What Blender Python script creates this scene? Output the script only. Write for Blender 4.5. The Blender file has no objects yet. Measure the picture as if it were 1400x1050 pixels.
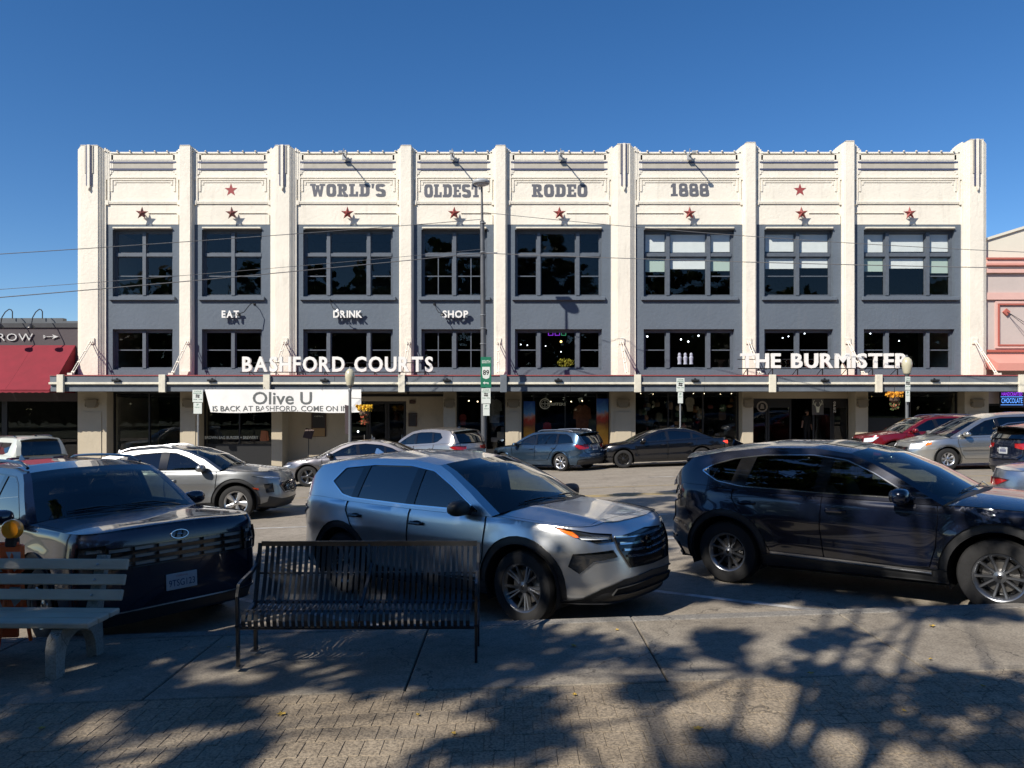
import bpy, bmesh, math, random
import numpy as np
from mathutils import Vector, Matrix, geometry
R = math.radians
random.seed(7)
SC = bpy.context.scene
COL = SC.collection

# ---------------------------------------------------------------- camera
CAM_Z = 2.10
cam = bpy.data.cameras.new('camera')
cam.sensor_width = 36.0
cam.lens = 27.0
cam.shift_y = -33.0 / 1400.0 * -1.0
cam.clip_start = 0.1
cam.clip_end = 2000
camo = bpy.data.objects.new('camera', cam)
camo.location = (0, 0, CAM_Z)
camo.rotation_euler = (R(90), 0, 0)
COL.objects.link(camo)
SC.camera = camo

# ---------------------------------------------------------------- world, sun, exposure
SUN_DIR = Vector((-1.0, -1.0, 1.17)).normalized()          # towards the sun
elev = math.asin(SUN_DIR.z)
azim = math.atan2(SUN_DIR.x, SUN_DIR.y)
W = bpy.data.worlds.new('World')
SC.world = W
W.use_nodes = True
nt = W.node_tree
nt.nodes.clear()
wo = nt.nodes.new('ShaderNodeOutputWorld')
bg = nt.nodes.new('ShaderNodeBackground')
sky = nt.nodes.new('ShaderNodeTexSky')
sky.sky_type = 'NISHITA'
sky.sun_disc = False
sky.sun_elevation = elev
sky.sun_rotation = azim
sky.altitude = 1600
sky.air_density = 1.0
sky.dust_density = 0.25
sky.ozone_density = 2.2
bg.inputs['Strength'].default_value = 0.092
hs = nt.nodes.new('ShaderNodeHueSaturation')
hs.inputs['Saturation'].default_value = 1.3
hs.inputs['Hue'].default_value = 0.505
nt.links.new(sky.outputs[0], hs.inputs['Color'])
nt.links.new(hs.outputs[0], bg.inputs[0])
nt.links.new(bg.outputs[0], wo.inputs[0])
sun = bpy.data.lights.new('sun', 'SUN')
sun.energy = 4.7
sun.angle = R(0.53)
sun.color = (1.0, 0.93, 0.82)
suno = bpy.data.objects.new('sun', sun)
suno.rotation_euler = SUN_DIR.to_track_quat('Z', 'Y').to_euler()
suno.location = (-30, -30, 40)
COL.objects.link(suno)
SC.view_settings.view_transform = 'Standard'
SC.view_settings.look = 'None'
SC.view_settings.exposure = 0.5
SC.view_settings.gamma = 1.0
SC.view_settings.use_curve_mapping = False
SC.render.engine = 'CYCLES'
try:
    SC.cycles.max_bounces = 7
    SC.cycles.transparent_max_bounces = 12
    SC.cycles.use_denoising = True
    SC.cycles.sample_clamp_indirect = 6
    SC.cycles.caustics_reflective = False
    SC.cycles.caustics_refractive = False
except Exception:
    pass

# ---------------------------------------------------------------- ground shape
def gz(x, y):
    ax = abs(x)
    zx = 0.035 * min(ax, 10) + 0.018 * max(0, min(ax, 60) - 10)
    zx = math.copysign(zx, x)
    return zx - 0.011 * (min(max(y, 7.05), 34.0) - 7.4)

def pt(px, py, Y):
    """place seen at photo pixel (px, py) if it stands Y metres away"""
    return Vector(((px - 700) / 1050 * Y, Y, CAM_Z + (558 - py) / 1050 * Y))
def PX(px, Y): return (px - 700) / 1050 * Y
def PZ(py, Y): return CAM_Z + (558 - py) / 1050 * Y

# ---------------------------------------------------------------- materials
MATS = {}
def material(name):
    m = bpy.data.materials.new(name)
    m.use_nodes = True
    MATS[name] = m
    return m
def principled(m):
    return m.node_tree.nodes['Principled BSDF']
def mat(name, col, rough=0.6, metal=0.0, coat=0.0, spec=0.5, var=0.0, vscale=3.0, bump=0.0, bscale=40.0,
        emit=None, estr=1.0, col2=None, fine=0.0, dirt=0.0, flake=0.0, stretch=None):
    """procedural surface: base colour with broad and fine variation, relief"""
    if name in MATS: return MATS[name]
    m = material(name)
    t = m.node_tree
    b = principled(m)
    c = (col[0], col[1], col[2], 1)
    b.inputs['Base Color'].default_value = c
    b.inputs['Roughness'].default_value = rough
    b.inputs['Metallic'].default_value = metal
    b.inputs['Coat Weight'].default_value = coat
    b.inputs['Coat Roughness'].default_value = 0.03
    b.inputs['Specular IOR Level'].default_value = spec
    tc = None
    if var or bump or fine or dirt or flake:
        tc = t.nodes.new('ShaderNodeTexCoord')
        src = tc.outputs['Object']
        if stretch:
            mp = t.nodes.new('ShaderNodeMapping'); mp.inputs['Scale'].default_value = stretch
            t.links.new(src, mp.inputs[0]); src = mp.outputs[0]
    colsock = None
    if var:
        n = t.nodes.new('ShaderNodeTexNoise'); n.inputs['Scale'].default_value = vscale
        n.inputs['Detail'].default_value = 6; n.inputs['Roughness'].default_value = 0.6
        t.links.new(src, n.inputs['Vector'])
        rmp = t.nodes.new('ShaderNodeValToRGB')
        d = col2 if col2 else tuple(v * (1 - var) for v in col)
        e = tuple(min(1, v * (1 + var * 0.6)) for v in col)
        rmp.color_ramp.elements[0].position = 0.32; rmp.color_ramp.elements[0].color = (*d, 1)
        rmp.color_ramp.elements[1].position = 0.68; rmp.color_ramp.elements[1].color = (*e, 1)
        t.links.new(n.outputs[0], rmp.inputs[0])
        colsock = rmp.outputs[0]
    if fine:
        n = t.nodes.new('ShaderNodeTexNoise'); n.inputs['Scale'].default_value = vscale * 45
        n.inputs['Detail'].default_value = 3
        t.links.new(src, n.inputs['Vector'])
        mr = t.nodes.new('ShaderNodeMapRange'); mr.inputs[1].default_value = 0.3; mr.inputs[2].default_value = 0.7
        mr.inputs[3].default_value = 1 - fine; mr.inputs[4].default_value = 1 + fine
        t.links.new(n.outputs[0], mr.inputs[0])
        mx = t.nodes.new('ShaderNodeVectorMath'); mx.operation = 'SCALE'
        if colsock: t.links.new(colsock, mx.inputs[0])
        else: mx.inputs[0].default_value = col
        t.links.new(mr.outputs[0], mx.inputs['Scale'])
        colsock = mx.outputs[0]
    if flake:
        v = t.nodes.new('ShaderNodeTexVoronoi'); v.inputs['Scale'].default_value = 900
        t.links.new(src, v.inputs['Vector'])
        mr = t.nodes.new('ShaderNodeMapRange')
        mr.inputs[3].default_value = max(0.02, rough - flake); mr.inputs[4].default_value = rough + flake
        t.links.new(v.outputs['Color'], mr.inputs[0]); t.links.new(mr.outputs[0], b.inputs['Roughness'])
    if dirt:
        n = t.nodes.new('ShaderNodeTexNoise'); n.inputs['Scale'].default_value = 1.3; n.inputs['Detail'].default_value = 8
        t.links.new(tc.outputs['Object'], n.inputs['Vector'])
        mr = t.nodes.new('ShaderNodeMapRange'); mr.inputs[1].default_value = 0.45; mr.inputs[2].default_value = 0.75
        mr.inputs[3].default_value = 0.0; mr.inputs[4].default_value = dirt
        t.links.new(n.outputs[0], mr.inputs[0])
        mxc = t.nodes.new('ShaderNodeMix'); mxc.data_type = 'RGBA'
        t.links.new(mr.outputs[0], mxc.inputs[0])
        if colsock: t.links.new(colsock, mxc.inputs[6])
        else: mxc.inputs[6].default_value = c
        mxc.inputs[7].default_value = (0.16, 0.14, 0.12, 1)
        colsock = mxc.outputs[2]
    if colsock: t.links.new(colsock, b.inputs['Base Color'])
    if bump:
        n = t.nodes.new('ShaderNodeTexNoise'); n.inputs['Scale'].default_value = bscale; n.inputs['Detail'].default_value = 5
        t.links.new(src, n.inputs['Vector'])
        bp = t.nodes.new('ShaderNodeBump'); bp.inputs['Strength'].default_value = 1.0
        bp.inputs['Distance'].default_value = bump
        t.links.new(n.outputs[0], bp.inputs['Height']); t.links.new(bp.outputs[0], b.inputs['Normal'])
    if emit:
        b.inputs['Emission Color'].default_value = (*emit, 1)
        b.inputs['Emission Strength'].default_value = estr
    return m

def glass(name, tint, ior=1.5, extra=0.0, wave=0.0, mul=1.6):
    """thin pane: Fresnel mirror over a tinted clear layer"""
    if name in MATS: return MATS[name]
    m = material(name)
    t = m.node_tree; t.nodes.clear()
    o = t.nodes.new('ShaderNodeOutputMaterial')
    mx = t.nodes.new('ShaderNodeMixShader')
    tr = t.nodes.new('ShaderNodeBsdfTransparent'); tr.inputs[0].default_value = (*tint, 1)
    gl = t.nodes.new('ShaderNodeBsdfGlossy'); gl.inputs['Roughness'].default_value = 0.0
    gl.inputs[0].default_value = (1, 1, 1, 1)
    fr = t.nodes.new('ShaderNodeFresnel')
    ge = t.nodes.new('ShaderNodeNewGeometry'); io = t.nodes.new('ShaderNodeMapRange')
    io.inputs[3].default_value = ior; io.inputs[4].default_value = 1 / ior       # same index from both sides of the thin pane
    t.links.new(ge.outputs['Backfacing'], io.inputs[0]); t.links.new(io.outputs[0], fr.inputs['IOR'])
    ad = t.nodes.new('ShaderNodeMath'); ad.operation = 'MULTIPLY_ADD'
    ad.inputs[1].default_value = mul; ad.inputs[2].default_value = extra; ad.use_clamp = True
    t.links.new(fr.outputs[0], ad.inputs[0])
    t.links.new(ad.outputs[0], mx.inputs[0]); t.links.new(tr.outputs[0], mx.inputs[1]); t.links.new(gl.outputs[0], mx.inputs[2])
    t.links.new(mx.outputs[0], o.inputs[0])
    if wave:
        tc = t.nodes.new('ShaderNodeTexCoord'); n = t.nodes.new('ShaderNodeTexNoise'); n.inputs['Scale'].default_value = 0.9
        n.inputs['Detail'].default_value = 1
        t.links.new(tc.outputs['Object'], n.inputs['Vector'])
        bp = t.nodes.new('ShaderNodeBump'); bp.inputs['Distance'].default_value = wave
        t.links.new(n.outputs[0], bp.inputs['Height']); t.links.new(bp.outputs[0], gl.inputs['Normal'])
    return m

def lamp_mat(name, col, strength):
    if name in MATS: return MATS[name]
    m = material(name); t = m.node_tree; t.nodes.clear()
    o = t.nodes.new('ShaderNodeOutputMaterial'); e = t.nodes.new('ShaderNodeEmission')
    e.inputs[0].default_value = (*col, 1); e.inputs[1].default_value = strength
    t.links.new(e.outputs[0], o.inputs[0]); return m

# ---------------------------------------------------------------- mesh collecting
class MB:
    def __init__(s):
        s.v = []; s.f = []; s.fm = []; s.mats = []; s.sm = []
    def _m(s, m):
        if m is None: return 0
        if m not in s.mats: s.mats.append(m)
        return s.mats.index(m)
    def add(s, verts, faces, m=None, smooth=False, M=None):
        o = len(s.v); k = s._m(m)
        if M is not None: verts = [M @ Vector(v) for v in verts]
        s.v += [tuple(v) for v in verts]
        for f in faces:
            s.f.append(tuple(i + o for i in f)); s.fm.append(k); s.sm.append(smooth)
        return s
    def box(s, x0, x1, y0, y1, z0, z1, m=None, M=None):
        v = [(x0, y0, z0), (x1, y0, z0), (x1, y1, z0), (x0, y1, z0), (x0, y0, z1), (x1, y0, z1), (x1, y1, z1), (x0, y1, z1)]
        f = [(0, 3, 2, 1), (4, 5, 6, 7), (0, 1, 5, 4), (1, 2, 6, 5), (2, 3, 7, 6), (3, 0, 4, 7)]
        return s.add(v, f, m, False, M)
    def bbox(s, x0, x1, y0, y1, z0, z1, b=0.01, m=None, M=None):
        """box with chamfered edges"""
        b = min(b, abs(x1 - x0) * .49, abs(y1 - y0) * .49, abs(z1 - z0) * .49)
        v = []; 
        X = (x0, x1); Y = (y0, y1); Z = (z0, z1)
        sg = (1, -1)
        idx = {}
        for i in (0, 1):
            for j in (0, 1):
                for k in (0, 1):
                    x, y, z = X[i], Y[j], Z[k]
                    idx[i, j, k, 0] = len(v); v.append((x, y + b * sg[j], z + b * sg[k]))
                    idx[i, j, k, 1] = len(v); v.append((x + b * sg[i], y, z + b * sg[k]))
                    idx[i, j, k, 2] = len(v); v.append((x + b * sg[i], y + b * sg[j], z))
        f = []
        I = idx
        for i in (0, 1):
            q = [I[i, 0, 0, 0], I[i, 1, 0, 0], I[i, 1, 1, 0], I[i, 0, 1, 0]]; f.append(q if i else q[::-1])
            q = [I[0, i, 0, 1], I[0, i, 1, 1], I[1, i, 1, 1], I[1, i, 0, 1]]; f.append(q if i else q[::-1])
            q = [I[0, 0, i, 2], I[1, 0, i, 2], I[1, 1, i, 2], I[0, 1, i, 2]]; f.append(q if i else q[::-1])
        for a in (0, 1):
            for c in (0, 1):
                q = [I[a, c, 0, 0], I[a, c, 0, 1], I[a, c, 1, 1], I[a, c, 1, 0]]; f.append(q if (a == c) ^ 1 == 0 else q[::-1])
                q = [I[a, 0, c, 0], I[a, 0, c, 2], I[a, 1, c, 2], I[a, 1, c, 0]]; f.append(q[::-1] if a == c else q)
                q = [I[0, a, c, 1], I[0, a, c, 2], I[1, a, c, 2], I[1, a, c, 1]]; f.append(q if a == c else q[::-1])
                for k in (0, 1):
                    q = [I[a, c, k, 0], I[a, c, k, 1], I[a, c, k, 2]]
                    f.append(q if (a + c + k) % 2 else q[::-1])
        return s.add(v, f, m, False, M)
    def prism(s, poly, y0, y1, m=None, axis='y', M=None, cap=True):
        """extrude a closed outline given in the plane across the axis"""
        n = len(poly)
        if axis == 'y': P = lambda a, b, c: (a, c, b)
        elif axis == 'z': P = lambda a, b, c: (a, b, c)
        else: P = lambda a, b, c: (c, a, b)
        v = [P(a, b, y0) for a, b in poly] + [P(a, b, y1) for a, b in poly]
        f = [(i, (i + 1) % n, (i + 1) % n + n, i + n) for i in range(n)]
        if cap:
            tris = geometry.tessellate_polygon([[Vector((a, b, 0)) for a, b in poly]])
            f += [tuple(t) for t in tris] + [tuple(i + n for i in t[::-1]) for t in tris]
        return s.add(v, f, m, False, M)
    def tube(s, pts, r, n=8, m=None, cap=True, smooth=True, M=None, flat=None):
        pts = [Vector(p) for p in pts]
        rr = r if isinstance(r, (list, tuple)) else [r] * len(pts)
        v = []; f = []
        up = None
        for i, p in enumerate(pts):
            d = (pts[min(i + 1, len(pts) - 1)] - pts[max(i - 1, 0)]).normalized()
            if up is None:
                up = Vector((0, 0, 1)) if abs(d.z) < .9 else Vector((1, 0, 0))
            a = d.cross(up).normalized(); b = a.cross(d).normalized(); up = b
            for k in range(n):
                t = 2 * math.pi * (k + .5 * (n == 4)) / n
                ca, sb = math.cos(t) * rr[i], math.sin(t) * rr[i]
                if flat: ca *= flat[0]; sb *= flat[1]
                v.append(p + a * ca + b * sb)
        for i in range(len(pts) - 1):
            for k in range(n):
                f.append((i * n + k, i * n + (k + 1) % n, (i + 1) * n + (k + 1) % n, (i + 1) * n + k))
        if cap:
            f.append(tuple(range(n))[::-1]); f.append(tuple((len(pts) - 1) * n + k for k in range(n)))
        return s.add(v, f, m, smooth, M)
    def lathe(s, prof, n=24, m=None, axis='z', M=None, smooth=True):
        v = []; f = []
        for (r, h) in prof:
            for k in range(n):
                t = 2 * math.pi * k / n
                a, b = r * math.cos(t), r * math.sin(t)
                v.append((a, b, h) if axis == 'z' else ((a, h, b) if axis == 'y' else (h, a, b)))
        for i in range(len(prof) - 1):
            for k in range(n):
                q = (i * n + k, i * n + (k + 1) % n, (i + 1) * n + (k + 1) % n, (i + 1) * n + k)
                f.append(q if axis != 'y' else q[::-1])
        return s.add(v, f, m, smooth, M)
    def ball(s, c, r, n=12, m=None, p=1.0, M=None):
        """super-ellipsoid; r may be three radii, p<1 squarer"""
        if not isinstance(r, (list, tuple)): r = (r, r, r)
        sg = lambda a: math.copysign(abs(a) ** p, a)
        v = []; f = []
        h = max(4, n // 2)
        for i in range(h + 1):
            ph = math.pi * i / h - math.pi / 2
            for k in range(n):
                t = 2 * math.pi * k / n
                v.append((c[0] + r[0] * sg(math.cos(ph)) * sg(math.cos(t)), c[1] + r[1] * sg(math.cos(ph)) * sg(math.sin(t)), c[2] + r[2] * sg(math.sin(ph))))
        for i in range(h):
            for k in range(n):
                f.append((i * n + k, i * n + (k + 1) % n, (i + 1) * n + (k + 1) % n, (i + 1) * n + k))
        return s.add(v, f, m, True, M)
    def build(s, name, m=None, parent=None, loc=None, normals=None, angle=35):
        me = bpy.data.meshes.new(name)
        me.from_pydata(s.v, [], s.f)
        ms = s.mats if s.mats else []
        if m is not None and not s.mats: ms = [m]
        for x in ms: me.materials.append(x if x else m)
        if len(s.mats) > 1: me.polygons.foreach_set('material_index', s.fm)
        if any(s.sm):
            me.polygons.foreach_set('use_smooth', s.sm)
            if normals is None: me.set_sharp_from_angle(angle=R(angle))
        me.update()
        o = bpy.data.objects.new(name, me)
        COL.objects.link(o)
        if parent: o.parent = parent
        if loc is not None: o.location = loc
        return o

def thing(name, label, cat, loc=(0, 0, 0), rz=0.0, group=None):
    o = bpy.data.objects.new(name, None)
    o.empty_display_size = 0.2
    COL.objects.link(o); o.location = loc; o.rotation_euler = (0, 0, rz)
    o['label'] = label; o['category'] = cat
    if group: o['group'] = group
    return o
def tag(o, label, cat, group=None):
    o['label'] = label; o['category'] = cat
    if group: o['group'] = group
    return o
def structure(o): o['kind'] = 'structure'; return o
def stuff(o): o['kind'] = 'stuff'; return o
def inst(o, parent, loc=None, rot=None, name=None):
    c = o.copy(); COL.objects.link(c); c.parent = parent
    if loc is not None: c.location = loc
    if rot is not None: c.rotation_euler = rot
    return c
def copy_tree(root, label, loc, rz=None):
    def cp(o, p):
        c = o.copy(); COL.objects.link(c); c.parent = p
        for ch in list(o.children): cp(ch, c)
        return c
    c = cp(root, None); c['label'] = label; c.location = loc
    if rz is not None: c.rotation_euler = (0, 0, rz)
    return c

def text_verts(body, height, bold=0.0, spacing=1.0):
    """triangles of a line of lettering, cap height = height, left edge at 0"""
    cu = bpy.data.curves.new('lettering', 'FONT')
    cu.body = body; cu.size = 1.0; cu.offset = bold; cu.space_character = spacing
    cu.resolution_u = 3; cu.fill_mode = 'FRONT'
    ob = bpy.data.objects.new('lettering', cu)
    me = bpy.data.meshes.new_from_object(ob)
    v = [tuple(x.co) for x in me.vertices]; f = [tuple(p.vertices) for p in me.polygons]
    bpy.data.objects.remove(ob); bpy.data.curves.remove(cu); bpy.data.meshes.remove(me)
    if not v: return [], [], 0
    x0 = min(a[0] for a in v); x1 = max(a[0] for a in v)
    k = height / 0.729
    return [((a[0] - x0) * k, a[1] * k, 0) for a in v], f, (x1 - x0) * k
def text_mesh(body, w, h, bold=0.0, depth=0.0, spacing=1.0):
    """lettering standing in the xz plane facing -y, centred on x, base at 0; scaled to w x h"""
    v, f, ww = text_verts(body, h, bold, spacing)
    kx = w / ww if w else 1
    mb = MB()
    vv = [((a[0] - ww / 2) * kx, 0, a[1]) for a in v]
    mb.add(vv, f)
    if depth:
        o = len(vv)
        cnt = {}
        for q in f:
            for i in range(len(q)):
                e = (q[i], q[(i + 1) % len(q)])
                if (e[1], e[0]) in cnt: del cnt[(e[1], e[0])]
                else: cnt[e] = 1
        mb.v += [(a[0], depth, a[2]) for a in vv]
        for (a, b) in cnt: mb.f.append((b, a, a + o, b + o)); mb.fm.append(0); mb.sm.append(False)
    return mb
# ================================================================ cars
class Curve:
    """monotone cubic through (x, y) points"""
    def __init__(s, pts):
        pts = sorted(pts)
        s.x = np.array([p[0] for p in pts], float); s.y = np.array([p[1] for p in pts], float)
        h = np.diff(s.x); d = np.diff(s.y) / h
        m = np.zeros(len(s.x))
        if len(d) > 1:
            for i in range(1, len(d)):
                if d[i - 1] * d[i] > 0:
                    w1 = 2 * h[i] + h[i - 1]; w2 = h[i] + 2 * h[i - 1]
                    m[i] = (w1 + w2) / (w1 / d[i - 1] + w2 / d[i])
        m[0] = d[0]; m[-1] = d[-1]
        s.m = m
    def __call__(s, q):
        q = np.clip(np.asarray(q, float), s.x[0], s.x[-1])
        i = np.clip(np.searchsorted(s.x, q) - 1, 0, len(s.x) - 2)
        h = s.x[i + 1] - s.x[i]; t = (q - s.x[i]) / h
        return ((2 * t**3 - 3 * t**2 + 1) * s.y[i] + (t**3 - 2 * t**2 + t) * h * s.m[i]
                + (-2 * t**3 + 3 * t**2) * s.y[i + 1] + (t**3 - t**2) * h * s.m[i + 1])

def inside(P, poly):
    """vectorised point in polygon"""
    x, y = P[:, 0], P[:, 1]; r = np.zeros(len(P), bool)
    n = len(poly)
    for i in range(n):
        x0, y0 = poly[i]; x1, y1 = poly[(i + 1) % n]
        if y0 == y1: continue
        c = ((y0 > y) != (y1 > y)) & (x < (x1 - x0) * (y - y0) / (y1 - y0) + x0)
        r ^= c
    return r
def resample(poly, step, closed=True):
    out = []; n = len(poly)
    for i in range(n if closed else n - 1):
        a = np.array(poly[i]); b = np.array(poly[(i + 1) % n])
        k = max(1, int(np.linalg.norm(b - a) / step))
        for j in range(k): out.append(tuple(a + (b - a) * j / k))
    if not closed: out.append(tuple(poly[-1]))
    return out
def area(poly):
    return .5 * sum(poly[i][0] * poly[(i + 1) % len(poly)][1] - poly[(i + 1) % len(poly)][0] * poly[i][1] for i in range(len(poly)))
def inset(poly, d):
    n = len(poly); s = 1 if area(poly) > 0 else -1; out = []
    for i in range(n):
        p, q, r_ = np.array(poly[i - 1]), np.array(poly[i]), np.array(poly[(i + 1) % n])
        a = q - p; b = r_ - q
        a = a / (np.linalg.norm(a) + 1e-9); b = b / (np.linalg.norm(b) + 1e-9)
        na = np.array((-a[1], a[0])); nb = np.array((-b[1], b[0]))
        v = na + nb; L = max(0.5, float(v @ v) / 2)
        out.append(tuple(q + s * d * v / L))
    return out
def rounded(poly, r, n=4):
    """round the corners of a closed outline"""
    out = []; m = len(poly)
    for i in range(m):
        p, q, w = (np.array(poly[i - 1], float), np.array(poly[i], float), np.array(poly[(i + 1) % m], float))
        a = p - q; b = w - q; la, lb = np.linalg.norm(a), np.linalg.norm(b)
        k = min(r, la * .45, lb * .45)
        s0 = q + a / la * k; s1 = q + b / lb * k
        for j in range(n + 1):
            t = j / n
            out.append(tuple((1 - t)**2 * s0 + 2 * t * (1 - t) * q + t * t * s1))
    return out
def stroke(pts, w):
    """closed outline of a band of width w along an open line"""
    P = [np.array(p, float) for p in pts]; L = []; Rr = []
    for i, p in enumerate(P):
        d = P[min(i + 1, len(P) - 1)] - P[max(i - 1, 0)]; d = d / (np.linalg.norm(d) + 1e-9)
        n = np.array((-d[1], d[0])) * w / 2
        L.append(tuple(p + n)); Rr.append(tuple(p - n))
    return L + Rr[::-1]
def arc(cx, cz, r, a0, a1, n=20):
    return [(cx + r * math.cos(R(a0 + (a1 - a0) * i / n)), cz + r * math.sin(R(a0 + (a1 - a0) * i / n))) for i in range(n + 1)]

class Shape:
    """outer form of one car: x forward, y left, z up, ground at 0"""
    def __init__(s, p):
        s.p = p
        L, b = p['L'], p['W'] / 2
        aF, nF, aR, nR = p.get('aF', 1.15), p.get('nF', 3.0), p.get('aR', .8), p.get('nR', 3.6)
        pts = []
        for i in range(260):
            t = math.pi / 2 * i / 259
            pts.append((-L / 2 + aR - aR * math.cos(t)**(2 / nR), b * math.sin(t)**(2 / nR)))
        for i in range(1, 100): pts.append((-L / 2 + aR + (L - aR - aF) * i / 100, b))
        for i in range(260):
            t = math.pi / 2 * i / 259
            pts.append((L / 2 - aF + aF * math.sin(t)**(2 / nF), b * math.cos(t)**(2 / nF)))
        A = np.array(pts); 
        A = A[np.r_[True, np.linalg.norm(np.diff(A, axis=0), axis=1) > 1e-6]]
        ds = np.linalg.norm(np.diff(A, axis=0), axis=1)
        S = np.r_[0, np.cumsum(ds)]
        U = np.linspace(0, S[-1], 700)
        s.bx = np.interp(U, S, A[:, 0]); s.by = np.interp(U, S, A[:, 1])
        i0 = np.argmin(abs(s.bx)); U = U - (U[i0] - s.bx[i0])
        s.U = U; s.u0, s.u1 = U[0], U[-1]
        tx = np.gradient(s.bx, U); ty = np.gradient(s.by, U)
        k = np.ones(9) / 9
        s.nx = np.convolve(np.pad(-ty, 4, mode='edge'), k, 'valid'); s.ny = np.convolve(np.pad(tx, 4, mode='edge'), k, 'valid')
        # pointing outwards
        s.nx = np.where(s.bx > 0, abs(s.nx), -abs(s.nx)); s.ny = abs(s.ny)
        s.nx[-1] = 1; s.ny[-1] = 0; s.nx[0] = -1; s.ny[0] = 0
        l = np.hypot(s.nx, s.ny); s.nx /= l; s.ny /= l
        s.pf, s.ps, s.pr = Curve(p['front']), Curve(p['side']), Curve(p['rear'])
        s.hc, s.he = Curve(p['hood_c']), Curve(p['edge'])     # hood centre line, shoulder line
        s.dc = Curve(p['deck_c']) if 'deck_c' in p else None
        s.zt = None
        zt = s.he(s.bx)
        for _ in range(5):
            x, y = s._pos(s.U, zt, zt)
            zt = s.topz(x, y)
        s.zt = zt
    def us(s, x): return float(np.interp(x, s.bx, s.U))
    def uf(s, y): 
        h = len(s.U) // 2
        return float(np.interp(-abs(y), -s.by[h:], s.U[h:]))
    def ur(s, y):
        h = len(s.U) // 2
        return float(np.interp(abs(y), s.by[:h], s.U[:h]))
    def tok(s, q):
        if len(q) == 3:
            return ({'s': s.us, 'f': s.uf, 'r': s.ur}[q[0]](q[1]), q[2])
        return q
    def _pos(s, u, z, zt):
        p = s.p
        bx = np.interp(u, s.U, s.bx); by = np.interp(u, s.U, s.by); nx = np.interp(u, s.U, s.nx); ny = np.interp(u, s.U, s.ny)
        v = z / zt
        k = nx * nx
        k = k * k * (3 - 2 * k)
        d = (1 - k) * s.ps(v) + k * np.where(nx > 0, s.pf(v), s.pr(v))
        # flares round the wheels, one crease along the doors
        for wx in (p['xf'], p['xr']):
            rr = np.hypot(bx - wx, z - p['R'])
            d = d + p.get('flare', .016) * np.exp(-((rr - p['Ra'] - .03) / .11)**2) * (1 - k)
        zc = p.get('crease', .74) * zt
        e = (z - zc) / .05
        d = d + p.get('creased', .006) * np.exp(-e * e) * (1 - k) - .006 * np.exp(-((z - zc + .16) / .09)**2) * (1 - k)
        return bx + nx * d, by + ny * d
    def pos(s, uz):
        u = np.clip(uz[:, 0], s.u0, s.u1); z = uz[:, 1]
        zt = np.interp(u, s.U, s.zt)
        x, y = s._pos(u, z, zt)
        return np.c_[x, np.maximum(y, 0), z]
    def topz(s, x, y):
        p = s.p; b = p['W'] / 2
        q = np.clip(abs(y) / b, 0, 1.1)**2.6
        h = s.hc(x) * (1 - q) + s.he(x) * q
        if p.get('power'):      # raised ridges along the hood
            h = h + .012 * np.exp(-((abs(y) - .45) / .09)**2) * np.clip((x - p['cowl']) / .3, 0, 1)
        out = np.where(x > p['cowl'], h, s.he(x))
        # blend over the last centimetres
        w = np.clip((x - p['cowl']) / .12, 0, 1); out = s.he(x) * (1 - w) + h * w
        if s.dc is not None:
            g = s.dc(x) * (1 - q) + s.he(x) * q
            w = np.clip((p['deckx'] - x) / .12, 0, 1); out = out * (1 - w) + g * w
        return out
    def gpos(s, xz):
        """side of the cabin"""
        p = s.p
        x, z = xz[:, 0], xz[:, 1]
        ze = s.he(x)
        u = np.interp(x, s.bx, s.U)
        xx, yb = s._pos(u, ze, np.interp(u, s.U, s.zt))
        dz = z - ze
        y = yb - .012 - p.get('tum', .3) * dz - p.get('tum2', .25) * dz * abs(dz)
        # roof drawn in towards the tail
        return np.c_[x, y, z]

def cdt(domain, polys, step):
    """conforming triangles over a flat region"""
    D = np.array(domain)
    lo, hi = D.min(0), D.max(0)
    gx = np.arange(lo[0] + step / 2, hi[0], step); gy = np.arange(lo[1] + step / 2, hi[1], step)
    G = np.array([(a, b) for a in gx for b in gy])
    V = []; E = []
    allp = [domain] + polys
    for pl in allp:
        o = len(V)
        V += [Vector((float(a), float(b))) for a, b in pl]
        E += [(o + i, o + (i + 1) % len(pl)) for i in range(len(pl))]
    if len(G):
        G = G[inside(G, domain)]
        B = np.array([(v.x, v.y) for v in V])
        keep = []
        for g in G:
            if np.min(np.abs(B[:, 0] - g[0]) + np.abs(B[:, 1] - g[1])) > step * .35: keep.append(g)
        V += [Vector((float(a), float(b))) for a, b in keep]
    r = geometry.delaunay_2d_cdt(V, E, [], 0, 1e-5)
    P = np.array([(v.x, v.y) for v in r[0]]); T = np.array([f for f in r[2]])
    a = P[T]
    ar = (a[:, 1, 0] - a[:, 0, 0]) * (a[:, 2, 1] - a[:, 0, 1]) - (a[:, 1, 1] - a[:, 0, 1]) * (a[:, 2, 0] - a[:, 0, 0])
    T = np.where((ar < 0)[:, None], T[:, ::-1], T)
    T = T[abs(ar) > 1e-9]
    C = P[T].mean(1)
    ok = inside(C, domain)
    return P, T[ok], C[ok]

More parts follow.
